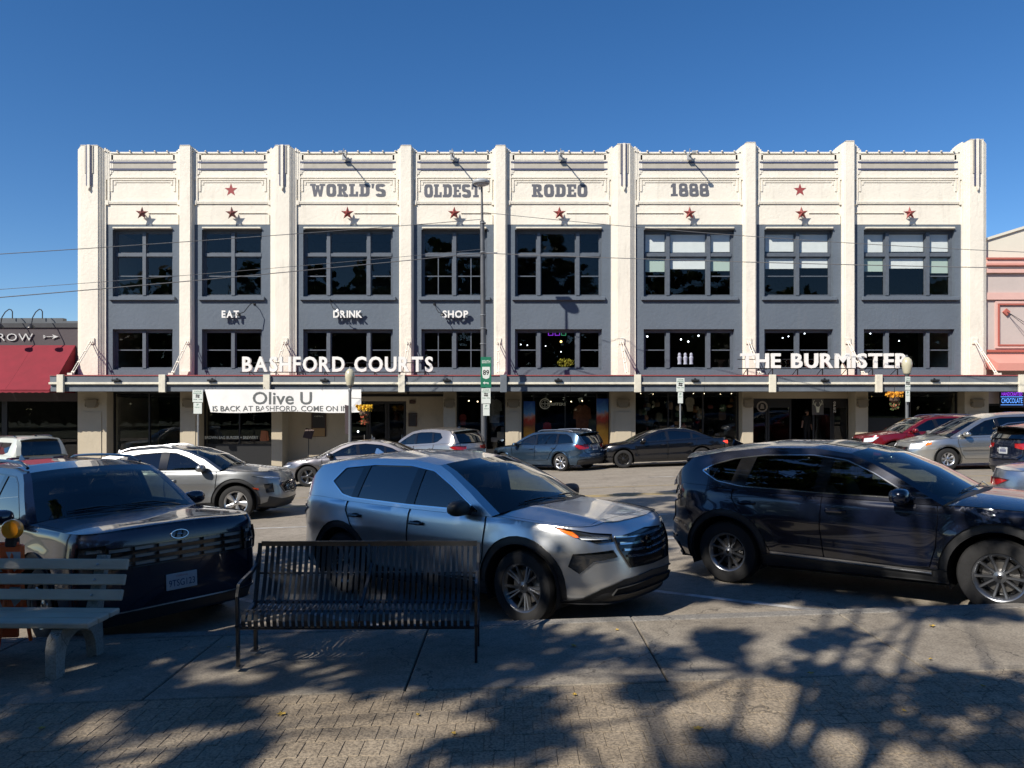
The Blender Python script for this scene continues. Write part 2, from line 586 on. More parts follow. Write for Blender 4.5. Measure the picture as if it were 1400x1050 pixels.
def patch(name, P2, T, fpos, off, m, parent, mirror='both', skirt=0.02, flip=False, merge=None):
    """map flat triangles to the body; off = metres proud of the surface"""
    if len(T) == 0: return []
    used = np.unique(T); rm = -np.ones(len(P2), int); rm[used] = np.arange(len(used))
    Q = P2[used]; F = rm[T]
    e = 1e-3
    A = fpos(Q)
    du = fpos(Q + np.array([e, 0])) - fpos(Q - np.array([e, 0])); dv = fpos(Q + np.array([0, e])) - fpos(Q - np.array([0, e]))
    N = np.cross(du, dv); N /= (np.linalg.norm(N, axis=1)[:, None] + 1e-12)
    sgn = 1.0
    if flip: N = -N; F = F[:, ::-1]
    A = A + N * off
    V = [tuple(a) for a in A]; NN = [tuple(n) for n in N]; FF = [tuple(int(i) for i in t) for t in F]
    if skirt:
        cnt = {}
        for t in FF:
            for i in range(3):
                ed = (t[i], t[(i + 1) % 3])
                if (ed[1], ed[0]) in cnt: del cnt[(ed[1], ed[0])]
                else: cnt[ed] = 1
        n_face = len(FF)
        for (a, b) in cnt:
            if abs(A[a][1]) < 1e-3 and abs(A[b][1]) < 1e-3: continue
            o = len(V)
            V += [V[a], V[b], tuple(A[b] - N[b] * skirt), tuple(A[a] - N[a] * skirt)]
            NN += [(0, 0, 0)] * 4
            FF.append((o + 1, o, o + 3, o + 2))
    nf = len(FF); dark = bool(skirt) and off == 0
    def make(vs, ns, fs, nm):
        me = bpy.data.meshes.new(nm); me.from_pydata(vs, [], fs)
        me.materials.append(m)
        if dark:
            me.materials.append(MATS['car_gap'])
            k = len(T); idx = [0 if (i % nf) < k else 1 for i in range(len(fs))]
            me.polygons.foreach_set('material_index', idx)
        me.polygons.foreach_set('use_smooth', [True] * len(fs))
        me.normals_split_custom_set_from_vertices(ns)
        ob = bpy.data.objects.new(nm, me); COL.objects.link(ob); ob.parent = parent
        return ob
    mv = [(a, -b, c) for a, b, c in V]; mn = [(a, -b, c) for a, b, c in NN]; mf = [f[::-1] for f in FF]
    if mirror == 'both': return [make(V, NN, FF, name), make(mv, mn, mf, name)]
    if mirror == 'left': return [make(V, NN, FF, name)]
    if mirror == 'right': return [make(mv, mn, mf, name)]
    if mirror == 'span':
        o = len(V)
        return [make(V + mv, NN + mn, FF + [tuple(i + o for i in f) for f in mf], name)]

def car_mats(): 
    mat('tyre_rubber', (.013, .013, .014), .82, bump=.002, bscale=90, var=.3, vscale=8)
    mat('car_black_plastic', (.022, .023, .025), .5, bump=.0008, bscale=300)
    mat('car_gap', (.004, .004, .005), .9)
    mat('car_gloss_black', (.008, .008, .009), .12, coat=.5)
    mat('car_chrome', (.72, .73, .75), .12, metal=1)
    mat('car_satin', (.45, .46, .48), .3, metal=1)
    mat('alloy', (.55, .56, .58), .28, metal=.9, coat=.3)
    mat('alloy_dark', (.16, .165, .175), .3, metal=.9, coat=.3)
    mat('alloy_black', (.012, .012, .013), .25, coat=.5)
    mat('brake_disc', (.2, .19, .18), .4, metal=.9)
    mat('car_interior', (.028, .028, .032), .85, bump=.001, bscale=200)
    mat('car_interior_beige', (.22, .19, .15), .85)
    mat('car_under', (.006, .006, .007), .95)
    mat('tail_lens', (.35, .008, .01), .12, coat=1.0)
    mat('tail_lens_dark', (.07, .006, .01), .12, coat=1.0)
    mat('brake_lens_lit', (.6, .02, .01), .15, coat=1.0, emit=(1, .06, .03), estr=1.6)
    mat('amber_lens', (.85, .2, .02), .15, coat=1.0)
    mat('lamp_bowl', (.5, .52, .56), .15, metal=.9)
    mat('lamp_dark', (.03, .032, .036), .12, metal=.3, coat=1.0)
    mat('lamp_light', (.75, .78, .82), .12, metal=.2, coat=1.0)
    mat('plate_white', (.42, .44, .46), .4)
    mat('plate_text', (.02, .03, .12), .5)
    glass('glass_front', (.55, .62, .57))
    glass('glass_door', (.42, .47, .43), extra=.02)
    glass('glass_privacy', (.02, .022, .024), extra=.03)
    glass('lens_clear', (.85, .87, .9))

def wheel_proto(p, far=False):
    """wheel with its axle along y, outer face towards +y; returns meshes"""
    Rt, w, rr = p['R'], p.get('tw', .225), p.get('rim', .235)
    n = 28 if far else 44
    t = MB()
    h = w / 2
    prof = [(rr - .012, -h + .02), (rr + .004, -h + .004), (rr + .03, -h), (Rt - .05, -h + .002), (Rt - .018, -h + .014), (Rt - .003, -h + .04)]
    if not far:
        for k in range(-1, 2):
            c = k * w * .2
            prof += [(Rt, c - .02), (Rt - .008, c - .018), (Rt - .008, c - .012), (Rt, c - .01)]
    prof += [(Rt - .003, h - .04), (Rt - .018, h - .014), (Rt - .05, h - .002), (rr + .03, h), (rr + .004, h - .004), (rr - .012, h - .02)]
    t.lathe(prof, n, axis='y')
    m = MB()
    am = MATS[p.get('rim_mat', 'alloy')]
    dk = MATS['alloy_black']
    yo = h - .012                                   # outer lip
    m.lathe([(rr - .012, -h + .02), (rr - .03, -h + .05), (rr - .035, h - .05), (rr - .018, h - .02), (rr - .008, yo), (rr + .004, yo + .004)], n, dk if p.get('rim_mat') == 'alloy_black' else am, axis='y')
    m.lathe([(0.001, -.02), (rr - .04, -.02)], n, dk, axis='y')
    br = MATS['brake_disc']
    if not far: m.lathe([(rr * .3, .005), (rr * .3, .012), (rr * .68, .012), (rr * .68, .004)], 24, br, axis='y')
    # hub and spokes
    hub = .055
    m.lathe([(.001, yo - .018), (.02, yo - .018), (.026, yo - .022), (hub, yo - .028), (hub + .012, yo - .06), (hub + .014, .0)], 20, am, axis='y')
    m.lathe([(.001, yo - .012), (.018, yo - .013), (.022, yo - .02)], 14, dk, axis='y')
    def spoke(a0, a1, wi, wo, m_, depth=.045):
        r0, r1 = hub * .75, rr - .012
        p0 = Vector((r0 * math.cos(a0), 0, r0 * math.sin(a0))); p1 = Vector((r1 * math.cos(a1), 0, r1 * math.sin(a1)))
        d = (p1 - p0).normalized(); s_ = Vector((-d.z, 0, d.x))
        pts = []
        secs = [(0, wi, yo - .03), (.35, (wi * .65 + wo * .35), yo - .036), (.75, wo * .95, yo - .02), (1, wo, yo - .012)]
        v = []
        for (k, ww, yy) in secs:
            c = p0.lerp(p1, k)
            v += [c - s_ * ww / 2 + Vector((0, yy - .01, 0)), c - s_ * ww * .28 + Vector((0, yy, 0)), c + s_ * ww * .28 + Vector((0, yy, 0)), c + s_ * ww / 2 + Vector((0, yy - .01, 0)),
                  c + s_ * ww * .42 + Vector((0, yy - depth, 0)), c - s_ * ww * .42 + Vector((0, yy - depth, 0))]
        f = []
        for i in range(3):
            for k in range(6): f.append((i * 6 + k, i * 6 + (k + 1) % 6, i * 6 + 6 + (k + 1) % 6, i * 6 + 6 + k))
        m.add(v, f, m_, False)
    st = p.get('spokes', 'five')
    tau = 2 * math.pi
    if st == 'ten':
        for k in range(5):
            for q in (-1, 1):
                spoke(tau * k / 5 + q * .22, tau * k / 5 + q * .27, .026, .03, am)
    elif st == 'split':
        for k in range(5):
            a = tau * k / 5 + .3
            spoke(a - .16, a - .10, .022, .02, MATS['alloy']); spoke(a + .16, a + .10, .022, .02, MATS['alloy'])
            spoke(a + .05, a + .52, .03, .026, am)
    elif st == 'wide':
        for k in range(5): spoke(tau * k / 5 + .3, tau * k / 5 + .42, .06, .115, am)
    elif st == 'seven':
        for k in range(7): spoke(tau * k / 7, tau * k / 7 + .08, .04, .07, am)
    else:
        for k in range(5): spoke(tau * k / 5, tau * k / 5, .05, .075, am)
    return t, m

def make_car(name, label, cat, p, loc, heading, group=None):
    car_mats()
    far = p.get('far', False)
    S = Shape(p)
    paint = p['paint']
    root = thing(name, label, cat, (0, 0, 0), 0, group)
    # stand it on the sloping road
    X, Y = loc
    hx, hy = math.cos(R(heading)), math.sin(R(heading))
    z = lambda a, b: gz(a, b)
    f = Vector((hx, hy, 0)) * 1.3; l = Vector((-hy, hx, 0)) * .8
    F = Vector((X + f.x, Y + f.y, z(X + f.x, Y + f.y))) - Vector((X - f.x, Y - f.y, z(X - f.x, Y - f.y)))
    Lh = Vector((X + l.x, Y + l.y, z(X + l.x, Y + l.y))) - Vector((X - l.x, Y - l.y, z(X - l.x, Y - l.y)))
    ax = F.normalized(); az = ax.cross(Lh).normalized(); ay = az.cross(ax)
    zm = (z(X + f.x, Y + f.y) + z(X - f.x, Y - f.y)) / 2 + .006
    M = Matrix((ax, ay, az)).transposed().to_4x4(); M.translation = Vector((X, Y, zm))
    root.matrix_world = M
    xf, xr, Rt, Ra = p['xf'], p['xr'], p['R'], p['Ra']
    st = .07 if far else .042
    # ---------------- lower shell
    zb = p.get('sill', .27)
    ti_ = list(range(0, 700, 8 if far else 5)) + [699]
    top = [(float(S.U[i]), float(S.zt[i])) for i in ti_]
    bot = []
    def botz(u):
        x = float(np.interp(u, S.U, S.bx))
        k = max(0, (abs(x) - p['L'] / 2 + .55) / .55)
        return zb + (.0 if x < 0 else -.04) * k
    u_xf, u_xr = S.us(xf), S.us(xr)
    ca = math.sqrt(max(0, Ra**2 - (Rt - zb)**2))
    us_ = list(np.linspace(S.u1, u_xf + ca + .02, 14)); bot += [(u, botz(u)) for u in us_]
    a0 = math.degrees(math.asin((zb - Rt) / Ra))
    bot += arc(u_xf, Rt, Ra, a0, 180 - a0, 16 if far else 28)
    bot += [(u, zb) for u in np.linspace(u_xf - ca - .02, u_xr + ca + .02, 20)]
    bot += arc(u_xr, Rt, Ra, a0, 180 - a0, 16 if far else 28)
    bot += [(u, botz(u)) for u in np.linspace(u_xr - ca - .02, S.u0, 12)]
    domain = top + bot
    feats = []
    def feat(nm, pl, m, off=0.0, mirror='both', par=None, skirt=.02, seam=0.0):
        if callable(pl): pl = pl(S)
        pl = [S.tok(q) for q in pl]
        pl = resample(pl, st)
        if seam:
            feats.append(dict(nm='gap', pl=pl, m=MATS['car_gap'], off=-.004, mirror=mirror, skirt=0))
            pl = inset(pl, seam)
        feats.append(dict(nm=nm, pl=pl, m=m, off=off, mirror=mirror, skirt=skirt))
    bp = MATS['car_black_plastic']
    sw = .0032 if not far else .006
    # doors
    for (dn, poly) in p.get('doors', []):
        feat(dn, poly, paint, 0, seam=sw, skirt=.012)
    if p.get('clad', .055):
        cw = p.get('clad', .055)
        cm = bp if not p.get('clad_paint') else paint
        for uc in (u_xf, u_xr):
            feat('wheel_arch_trim', arc(uc, Rt, Ra + cw, a0 - 6, 186 - a0, 20) + arc(uc, Rt, Ra - .02, 186 - a0, a0 - 6, 20), cm, .006)
        if not p.get('clad_paint'):
            feat('sill_trim', [(u_xr + ca - .05, zb - .05), (u_xf - ca + .05, zb - .05), (u_xf - ca + .05, zb + .13), (u_xr + ca - .05, zb + .13)], bp, .005)
    for ft in p.get('feats', []): feat(**ft)
    P, T, C = cdt(domain, [f_['pl'] for f_ in feats], st)
    own = -np.ones(len(T), int)
    for i, f_ in enumerate(feats): own[inside(C, f_['pl'])] = i
    bodyT = T[own == -1]
    body = patch('body', P, bodyT, S.pos, 0, paint, root, 'span', skirt=.012, flip=False)[0]
    gapT = T[np.isin(own, [i for i, f_ in enumerate(feats) if f_['nm'] == 'gap'])]
    if len(gapT): patch('panel_gap', P, gapT, S.pos, -.006, MATS['car_gap'], root, 'span', skirt=0)
    made = {}
    for i, f_ in enumerate(feats):
        if f_['nm'] == 'gap': continue
        tt = T[own == i]
        if len(tt): made.setdefault(f_['nm'], []).extend(patch(f_['nm'], P, tt, S.pos, f_['off'], f_['m'], root, f_['mirror'], skirt=f_['skirt']))
    # ---------------- hood and deck (seen from above, a height field)
    E = p['rail']                                    # (x,z) from cowl base over the roof to the tail
    def edge_pts(sel):
        q = S.pos(np.c_[S.U, S.zt][ti_]); q = q[sel(q[:, 0])]
        return [tuple(a[:2]) for a in q]
    bow = p.get('bow', .2)
    def hpos(xy): return np.c_[xy[:, 0], xy[:, 1], S.topz(xy[:, 0], xy[:, 1])]
    xc = E[0][0]
    ep = edge_pts(lambda x: x > xc - .02)
    yb = ep[0][1]
    back = [(xc - .06 + bow * (1 - (t)**2), yb * t) for t in np.linspace(-1, 1, 15)]
    dom = [(a, b) for a, b in ep] + [(a, -b) for a, b in ep[::-1][1:]] + back[1:-1]
    dom = [dom[i] for i in range(len(dom)) if math.dist(dom[i], dom[i - 1]) > 1e-3]
    cow = [(xc + .07 + bow * (1 - t * t) - (0.04 if abs(t) > .95 else 0), (yb - .05) * t) for t in np.linspace(-1, 1, 15)]
    cowl = cow + [(xc - .2, yb - .05), (xc - .2, -yb + .05)]
    seam = []
    wS = lambda x: np.interp(x, [a for a, b in ep], [b for a, b in ep]) if True else 0
    hx1 = p['L'] / 2 - p.get('hood_front', .30)
    xs = np.linspace(xc + .10, hx1, 10)
    inner = [(x, float(np.interp(x, *zip(*sorted(ep)))) - .05) for x in xs]
    ho = inner + [(a, -b) for a, b in inner[::-1]]
    fl = [inset(ho, 0), inset(ho, .005), cowl]
    fl = [resample(q, st) for q in fl]
    P2, T2, C2 = cdt(dom, fl, st)
    o2 = np.zeros(len(T2), int)
    for i, q in enumerate(fl): o2[inside(C2, q)] = i + 1
    pl_hood = paint
    patch('hood', P2, T2[o2 == 2], hpos, 0.0, pl_hood, root, 'left', skirt=.01)
    patch('fender_top', P2, T2[o2 == 0], hpos, 0.0, paint, root, 'left', skirt=.02)
    patch('hood_gap', P2, T2[o2 == 1], hpos, -.005, MATS['car_gap'], root, 'left', skirt=0)
    patch('cowl', P2, T2[o2 == 3], hpos, .003, bp, root, 'left', skirt=0)
    if S.dc is not None:
        xd = E[-1][0]
        epd = edge_pts(lambda x: x < xd + .02)
        dom = [(a, b) for a, b in epd] + [(a, -b) for a, b in epd[::-1]]
        dom = [dom[i] for i in range(len(dom)) if math.dist(dom[i], dom[i - 1]) > 1e-3]
        P2, T2, C2 = cdt(dom, [], st)
        patch('boot_lid', P2, T2, hpos, 0.0, paint, root, 'left', skirt=0)
    # ---------------- cabin side
    Es = E
    rail = Curve([(a, b) for a, b in E])
    cabin = list(Es) + [(x, float(S.he(x)) - .03) for x in np.linspace(Es[-1][0], Es[0][0], 30)]
    cabin = resample(cabin, st)
    gf = []
    def win(nm, b0, b1, t0, t1, up=.055, lift=.022, gm='glass_door', custom=None, mm='both'):
        if custom: pl = custom
        else:
            lo = [(x, float(S.he(x)) + lift) for x in np.linspace(b0, b1, 10)]
            hi = []
            for x in np.linspace(t1, t0, 14):
                sl = float(rail(x + .01) - rail(x - .01)) / .02
                hi.append((x, max(float(S.he(x)) + lift + .004, float(rail(x)) - up * math.sqrt(1 + sl * sl))))
            pl = lo + hi
        pl = rounded([pl[i] for i in range(len(pl)) if math.dist(pl[i], pl[i - 1]) > 2e-3], .02, 2)
        return pl
    trimm = MATS[p.get('trim', 'car_gloss_black')]
    outl = win('', *p['dlo']) if not isinstance(p['dlo'], list) else rounded(p['dlo'], .03, 3)
    gf.append(('window_trim', resample(outl, st), trimm, .003))
    pil = resample(inset(outl, p.get('trimw', .012)), st)
    gf.append(('pillar_trim', pil, MATS['car_gloss_black'], .0015))
    for (w0, w1, w2, w3, gm) in p['panes']:
        # each pane is the outline cut between two slanting lines
        cut = [(w0, -1), (w1, -1), (w3, 3), (w2, 3)]
        poly = clip_poly(pil, w0, w1, w2, w3, S)
        if poly: gf.append(('window', resample(inset(poly, .006), st), MATS[gm], -.006))
    P3, T3, C3 = cdt(cabin, [g[1] for g in gf], st)
    o3 = -np.ones(len(T3), int)
    for i, g in enumerate(gf): o3[inside(C3, g[1])] = i
    patch('cabin_side', P3, T3[o3 == -1], S.gpos, 0, paint, root, 'both', skirt=0, flip=True)
    for i, g in enumerate(gf):
        patch(g[0], P3, T3[o3 == i], S.gpos, g[3], g[2], root, 'both', skirt=.008 if g[0] != 'window' else 0, flip=True)
    # ---------------- roof strip: windscreen, roof, rear window
    i_r0, i_r1 = p['roof_i']                          # indices into rail where roof begins / ends
    dense = []; tags = []
    cr = p.get('crown', .07)
    for i in range(len(E) - 1):
        k = max(2, int(math.dist(E[i], E[i + 1]) / (st * 1.2)))
        for j in range(k + (i == len(E) - 2)):
            tt = j / k
            dense.append((E[i][0] + (E[i + 1][0] - E[i][0]) * tt, E[i][1] + (E[i + 1][1] - E[i][1]) * tt)); tags.append(i + tt)
    dense = np.array(dense); tags = np.array(tags)
    ye = S.gpos(dense)[:, 1]
    nT = 17 if far else 27
    tv = np.linspace(-1, 1, nT)
    tv = np.sign(tv) * (1 - (1 - abs(tv))**1.25)
    zb0 = float(S.topz(np.array([xc + bow]), np.array([0.]))[0]) - E[0][1]
    bx = np.interp(tags, [0, i_r0, i_r0 + 1, len(E) - 1], [bow, bow * .6, 0.0, 0.0]) if i_r1 >= len(E) - 1 else \
        np.interp(tags, [0, i_r0, (i_r0 + i_r1) / 2, i_r1, len(E) - 1], [bow, bow * .55, 0.0, -p.get('bowr', .1) * .8, -p.get('bowr', .1)])
    bz = np.interp(tags, [0, 1, i_r0, (i_r0 + i_r1) / 2, i_r1, len(E) - 1], [zb0 + .0, zb0 + .004, cr * .75, cr, cr * .85, .015])
    G = np.zeros((len(dense), nT, 3))
    for i in range(len(dense)):
        w_ = 1 - tv**2
        wz = 1 - abs(tv)**2.6
        G[i, :, 0] = dense[i, 0] + bx[i] * w_
        G[i, :, 1] = ye[i] * tv
        G[i, :, 2] = dense[i, 1] + bz[i] * wz
    def strip(nm, i0, i1, t0, t1, m, off=0.0, merge=None):
        mb = MB()
        a = [i for i in range(len(tags)) if i0 - 1e-6 <= tags[i] <= i1 + 1e-6]
        b = [j for j in range(nT) if t0 - 1e-6 <= tv[j] <= t1 + 1e-6]
        if len(a) < 2 or len(b) < 2: return
        v = []
        for i in a:
            for j in b:
                du = G[min(i + 1, len(G) - 1), j] - G[max(i - 1, 0), j]; dv = G[i, min(j + 1, nT - 1)] - G[i, max(j - 1, 0)]
                n = np.cross(dv, -du); n /= np.linalg.norm(n) + 1e-9
                if n[2] < 0: n = -n
                v.append(tuple(G[i, j] + n * off))
        nb = len(b)
        fc = [(x * nb + y, x * nb + y + 1, (x + 1) * nb + y + 1, (x + 1) * nb + y) for x in range(len(a) - 1) for y in range(nb - 1)]
        mb.add(v, fc, m, True)
        return mb.build(nm, m, root, angle=80)
    def tlim(k):
        return float(tv[min(range(nT), key=lambda j: abs(tv[j] - k))])
    te = tlim(.93); ws0 = float(min(tags, key=lambda q: abs(q - .08)))
    def ti(q): return float(tags[np.argmin(abs(tags - q))])
    # windscreen glass reaches pillar to pillar, black band round it under the glass
    w0, w1 = ti(.0), ti(i_r0 - .06)
    mb = strip('windscreen', w0, w1, -te, te, MATS[p.get('wsg', 'glass_front')])
    ba = MATS['car_gloss_black']
    strip('pillar_front', 0, i_r0, te, 1, paint); strip('pillar_front', 0, i_r0, -1, -te, paint)
    strip('roof_edge', w1, i_r0, -te, te, ba)
    rf = strip('roof', i_r0, i_r1, -1, 1, paint)
    if p.get('sunroof'):
        s0, s1 = ti(i_r0 + .25), ti(i_r0 + p['sunroof'])
        strip('sunroof', s0, s1, -tlim(.62), tlim(.62), ba, .004)
    last = len(E) - 1
    if i_r1 < last:
        te2 = tlim(.86)
        r0, r1 = ti(i_r1 + .10), ti(last - .08)
        strip('rear_window', r0, r1, -te2, te2, MATS['glass_privacy'])
        strip('rear_frame', i_r1, last, te2, 1, paint); strip('rear_frame', i_r1, last, -1, -te2, paint)
        strip('rear_frame', i_r1, r0, -te2, te2, paint); strip('rear_frame', r1, last, -te2, te2, paint if S.dc is None else ba)
    if p.get('spoiler'):
        x0, z0 = E[i_r1]; yy = float(ye[np.argmin(abs(tags - i_r1))]); c = cr * .85
        m_ = MB(); sp = p['spoiler']; n = 12
        v = []; fc = []
        for k in range(n + 1):
            t = -1 + 2 * k / n; y = yy * .93 * t; zz = z0 + c * (1 - abs(t)**2.6)
            xo = x0 - p.get('bowr', .1) * .8 * (1 - t * t)
            v += [(xo + .12, y, zz + .012), (xo - sp * (1 - .25 * t * t), y, zz - .015), (xo - sp * (1 - .25 * t * t), y, zz - .045), (xo - .02, y, zz - .05)]
        for k in range(n):
            for q in range(3): fc.append((k * 4 + q, k * 4 + q + 1, k * 4 + 5 + q, k * 4 + 4 + q))
        fc += [(0, 1, 2, 3), (n * 4 + 3, n * 4 + 2, n * 4 + 1, n * 4)]
        m_.add(v, fc, p.get('spoiler_mat', paint), True); m_.build('spoiler', None, root)
    # ---------------- roof rails, fin, wipers, mirrors, handles
    if p.get('rails'):
        a, b_ = p['rails']; rm_ = MATS[p.get('rail_mat', 'car_satin')]
        for sg in (1, -1):
            pts = []
            for x in np.linspace(a, b_, 11):
                q = S.gpos(np.array([[x, float(rail(x))]]))[0]
                e = min(1, min(a - x, x - b_) * -1 if False else min(abs(x - a), abs(x - b_)) / .16)
                pts.append((x, sg * (q[1] - .075), q[2] + .03 + .035 * e))
            m_ = MB(); m_.tube(pts, .017, 8, rm_); m_.build('roof_rail', None, root)
    if p.get('fin', True):
        xfn = E[i_r1][0] + .28
        zz = float(rail(xfn)) + cr * .97
        m_ = MB(); m_.add([(xfn + .09, -.004, zz - .01), (xfn + .09, .004, zz - .01), (xfn - .09, .03, zz - .01), (xfn - .09, -.03, zz - .01), (xfn - .06, -.005, zz + .062), (xfn - .06, .005, zz + .062), (xfn - .085, .005, zz + .058), (xfn - .085, -.005, zz + .058)],
              [(0, 1, 5, 4), (1, 2, 6, 5), (2, 3, 7, 6), (3, 0, 4, 7), (4, 5, 6, 7)], MATS['car_gloss_black'] if far else paint); m_.build('antenna_fin', None, root)
    if not far:
        for (j0, sgn) in ((.72, -1), (.05, -1)):
            # wiper arm lying near the windscreen base
            ia = int(np.argmin(abs(tags - .10))); ib = int(np.argmin(abs(tags - .32)))
            ja = int(np.argmin(abs(tv - j0))); jb = int(np.argmin(abs(tv - (j0 - .62))))
            n_ = Vector((.02, 0, .02))
            A_ = Vector(G[0, ja]) + Vector((.05, 0, .01)); B_ = Vector(G[ib, jb]) + n_ * .8
            B2 = Vector(G[ia, min(nT - 2, jb)]) + n_
            m_ = MB(); m_.tube([A_, Vector(G[ia, (ja + jb) // 2]) + n_ * 1.2, B2], .006, 5)
            m_.tube([Vector(G[ia, max(1, jb - 1)]) + n_ * .6, Vector(G[ia, (ja + jb) // 2]) + n_ * .6, Vector(G[ia, ja]) + n_ * .5], .005, 5)
            m_.build('wiper', MATS['car_gloss_black'], root)
    mx, mz = p.get('mirror', (.75, 1.1))
    ys = float(S.gpos(np.array([[mx, mz]]))[0][1])
    mm = MATS.get(p.get('mirror_mat', ''), None) or (paint if p.get('mirror_mat') is None else bp)
    for sg in (1, -1):
        m_ = MB()
        m_.ball((mx + .0, sg * (ys + .15), mz + .03), (.085, .125, .078), 16, mm, .75)
        m_.ball((mx - .045, sg * (ys + .15), mz + .03), (.05, .105, .062), 14, MATS['car_gloss_black'], .6)
        m_.add([(mx + .04, sg * (ys - .02), mz - .07), (mx - .06, sg * (ys - .02), mz - .07), (mx - .05, sg * (ys + .1), mz - .03), (mx + .03, sg * (ys + .1), mz - .03),
                (mx + .06, sg * (ys - .03), mz + .0), (mx - .06, sg * (ys - .03), mz + .0), (mx - .05, sg * (ys + .1), mz + .01), (mx + .03, sg * (ys + .1), mz + .01)],
               [(0, 1, 2, 3), (4, 7, 6, 5), (0, 3, 7, 4), (1, 5, 6, 2)], bp)
        m_.build('wing_mirror', None, root)
    doors = made.get('door', [])
    for hxz in p.get('handles', []):
        q = S.pos(np.array([[hxz[0], hxz[1]], [hxz[0] - .2, hxz[1] + .004]]))
        hm = MATS.get(p.get('handle_mat', ''), None) or paint
        for sg, k in ((1, 0), (-1, 1)):
            m_ = MB()
            a = Vector((q[0][0], sg * (q[0][1] + .004), q[0][2])); b_ = Vector((q[1][0], sg * (q[1][1] + .004), q[1][2]))
            o_ = Vector((0, sg * .034, 0))
            m_.tube([a, a.lerp(b_, .12) + o_, a.lerp(b_, .5) + o_ * 1.15, a.lerp(b_, .88) + o_, b_], [.013, .013, .012, .014, .014], 8, hm, flat=(1.0, 1.25))
            m_.ball(tuple(a.lerp(b_, .5) + Vector((0, -sg * .004, 0))), (.075, .006, .026), 12, MATS['car_gap'])
            cand = [d for d in doors if (sum(v.co.y for v in d.data.vertices) > 0) == (sg > 0)]
            par = root
            if cand:
                par = min(cand, key=lambda d: abs(np.mean([v.co.x for v in d.data.vertices]) - (q[0][0] + .35)))
            m_.build('handle', None, par)
    # ---------------- wheels
    t, rm_ = wheel_proto(p, far)
    yw = p['W'] / 2 - p.get('tw', .225) / 2 - .012
    first = None
    for i, (wx, sg) in enumerate(((xf, 1), (xf, -1), (xr, 1), (xr, -1))):
        hub_ = bpy.data.objects.new('wheel', None); COL.objects.link(hub_); hub_.parent = root
        hub_.location = (wx, sg * yw, Rt - .004)
        hub_.rotation_euler = (0, R(random.uniform(0, 70)), 0 if sg > 0 else math.pi)
        if wx == xf and p.get('steer'): hub_.rotation_euler.z += R(p['steer'])
        if first is None:
            first = (t.build('tyre', MATS['tyre_rubber'], hub_), rm_.build('rim', None, hub_, angle=30))
        else:
            inst(first[0], hub_); inst(first[1], hub_)
    # ---------------- wheel wells, floor, cabin fittings
    m_ = MB(); cu = MATS['car_under']
    for sg in (1, -1):
        for wx in (xf, xr):
            yo_ = float(S.pos(np.array([[S.us(wx), Rt + Ra]]))[0][1]) - .02
            A_ = arc(wx, Rt, Ra + .012, a0 - 8, 188 - a0, 16)
            v = [(a, sg * yo_, c) for a, c in A_] + [(a, sg * (yo_ - .36), c) for a, c in A_]
            k = len(A_); fc = [(i, i + 1, i + 1 + k, i + k) for i in range(k - 1)] + [tuple(range(k, 2 * k))]
            m_.add(v, fc, cu)
    m_.box(-p['L'] / 2 + .2, p['L'] / 2 - .22, -p['W'] / 2 + .36, p['W'] / 2 - .36, .2, .36, cu)
    m_.box(xr + Ra + .03, xf - Ra - .03, -p['W'] / 2 + .09, p['W'] / 2 - .09, .22, .36, cu)
    m_.box(xr - Ra + .05, xr + Ra - .05, -p['W'] / 2 + .37, p['W'] / 2 - .37, .3, .7, cu)
    zc_ = float(S.he(xc))
    m_.box(xc - .05, xf + .55, -.55, .55, .36, min(.78, zc_ - .2), cu)
    m_.build('underbody', None, root)
    ci = MATS[p.get('cabin_mat', 'car_interior')]
    m_ = MB()
    m_.add([(xc + .1, -.68, zc_ - .10), (xc + .1, .68, zc_ - .10), (xc - .28, .68, zc_ - .06), (xc - .28, -.68, zc_ - .06), (xc - .42, -.68, zc_ - .2), (xc - .42, .68, zc_ - .2), (xc - .3, .68, .5), (xc - .3, -.68, .5)],
           [(0, 1, 2, 3), (3, 2, 5, 4), (4, 5, 6, 7)], ci)
    hb = [(xc - .42 + .07 * math.cos(R(a)) , -.0 + .36 + .18 * math.sin(R(a)), zc_ - .06 + .17 * math.cos(R(a))) for a in range(0, 361, 24)]
    m_.tube([(x, y, z_) for x, y, z_ in hb], .014, 6, ci)
    m_.build('dashboard', None, root)
    zr_ = max(b for a, b in E)
    rows = [(xc - .95, (-.36, .36)), (xc - 1.85, (-.42, 0, .42))]
    for (sx, ysx) in rows:
        for y in ysx:
            m_ = MB()
            w2 = .24 if abs(ysx[0]) < .4 else .2
            m_.ball((sx, y, zc_ - .50), (.26, w2, .09), 14, ci, .55)
            Mt = Matrix.Translation((sx - .24, y, zc_ - .2)) @ Matrix.Rotation(R(-14), 4, 'Y')
            m_.ball((0, 0, 0), (.07, w2 * .95, .33), 14, ci, .6, Mt)
            m_.ball((sx - .33, y, zc_ + .24), (.045, .13, .085), 12, ci, .7)
            m_.build('seat', None, root)
    if not far:
        i = int(np.argmin(abs(tags - i_r0 * .78))); q = G[i, nT // 2]
        m_ = MB(); m_.ball((q[0] - .09, 0, q[2] - .06), (.02, .12, .035), 12, MATS['car_gloss_black'], .7)
        m_.tube([(q[0] - .09, 0, q[2] - .05), (q[0] - .03, 0, q[2] - .01)], .01, 5, MATS['car_gloss_black']); m_.build('cabin_mirror', None, root)
    # lining under the roof
    m_ = MB()
    v = []; idx = [i for i in range(len(tags)) if i_r0 <= tags[i] <= i_r1]
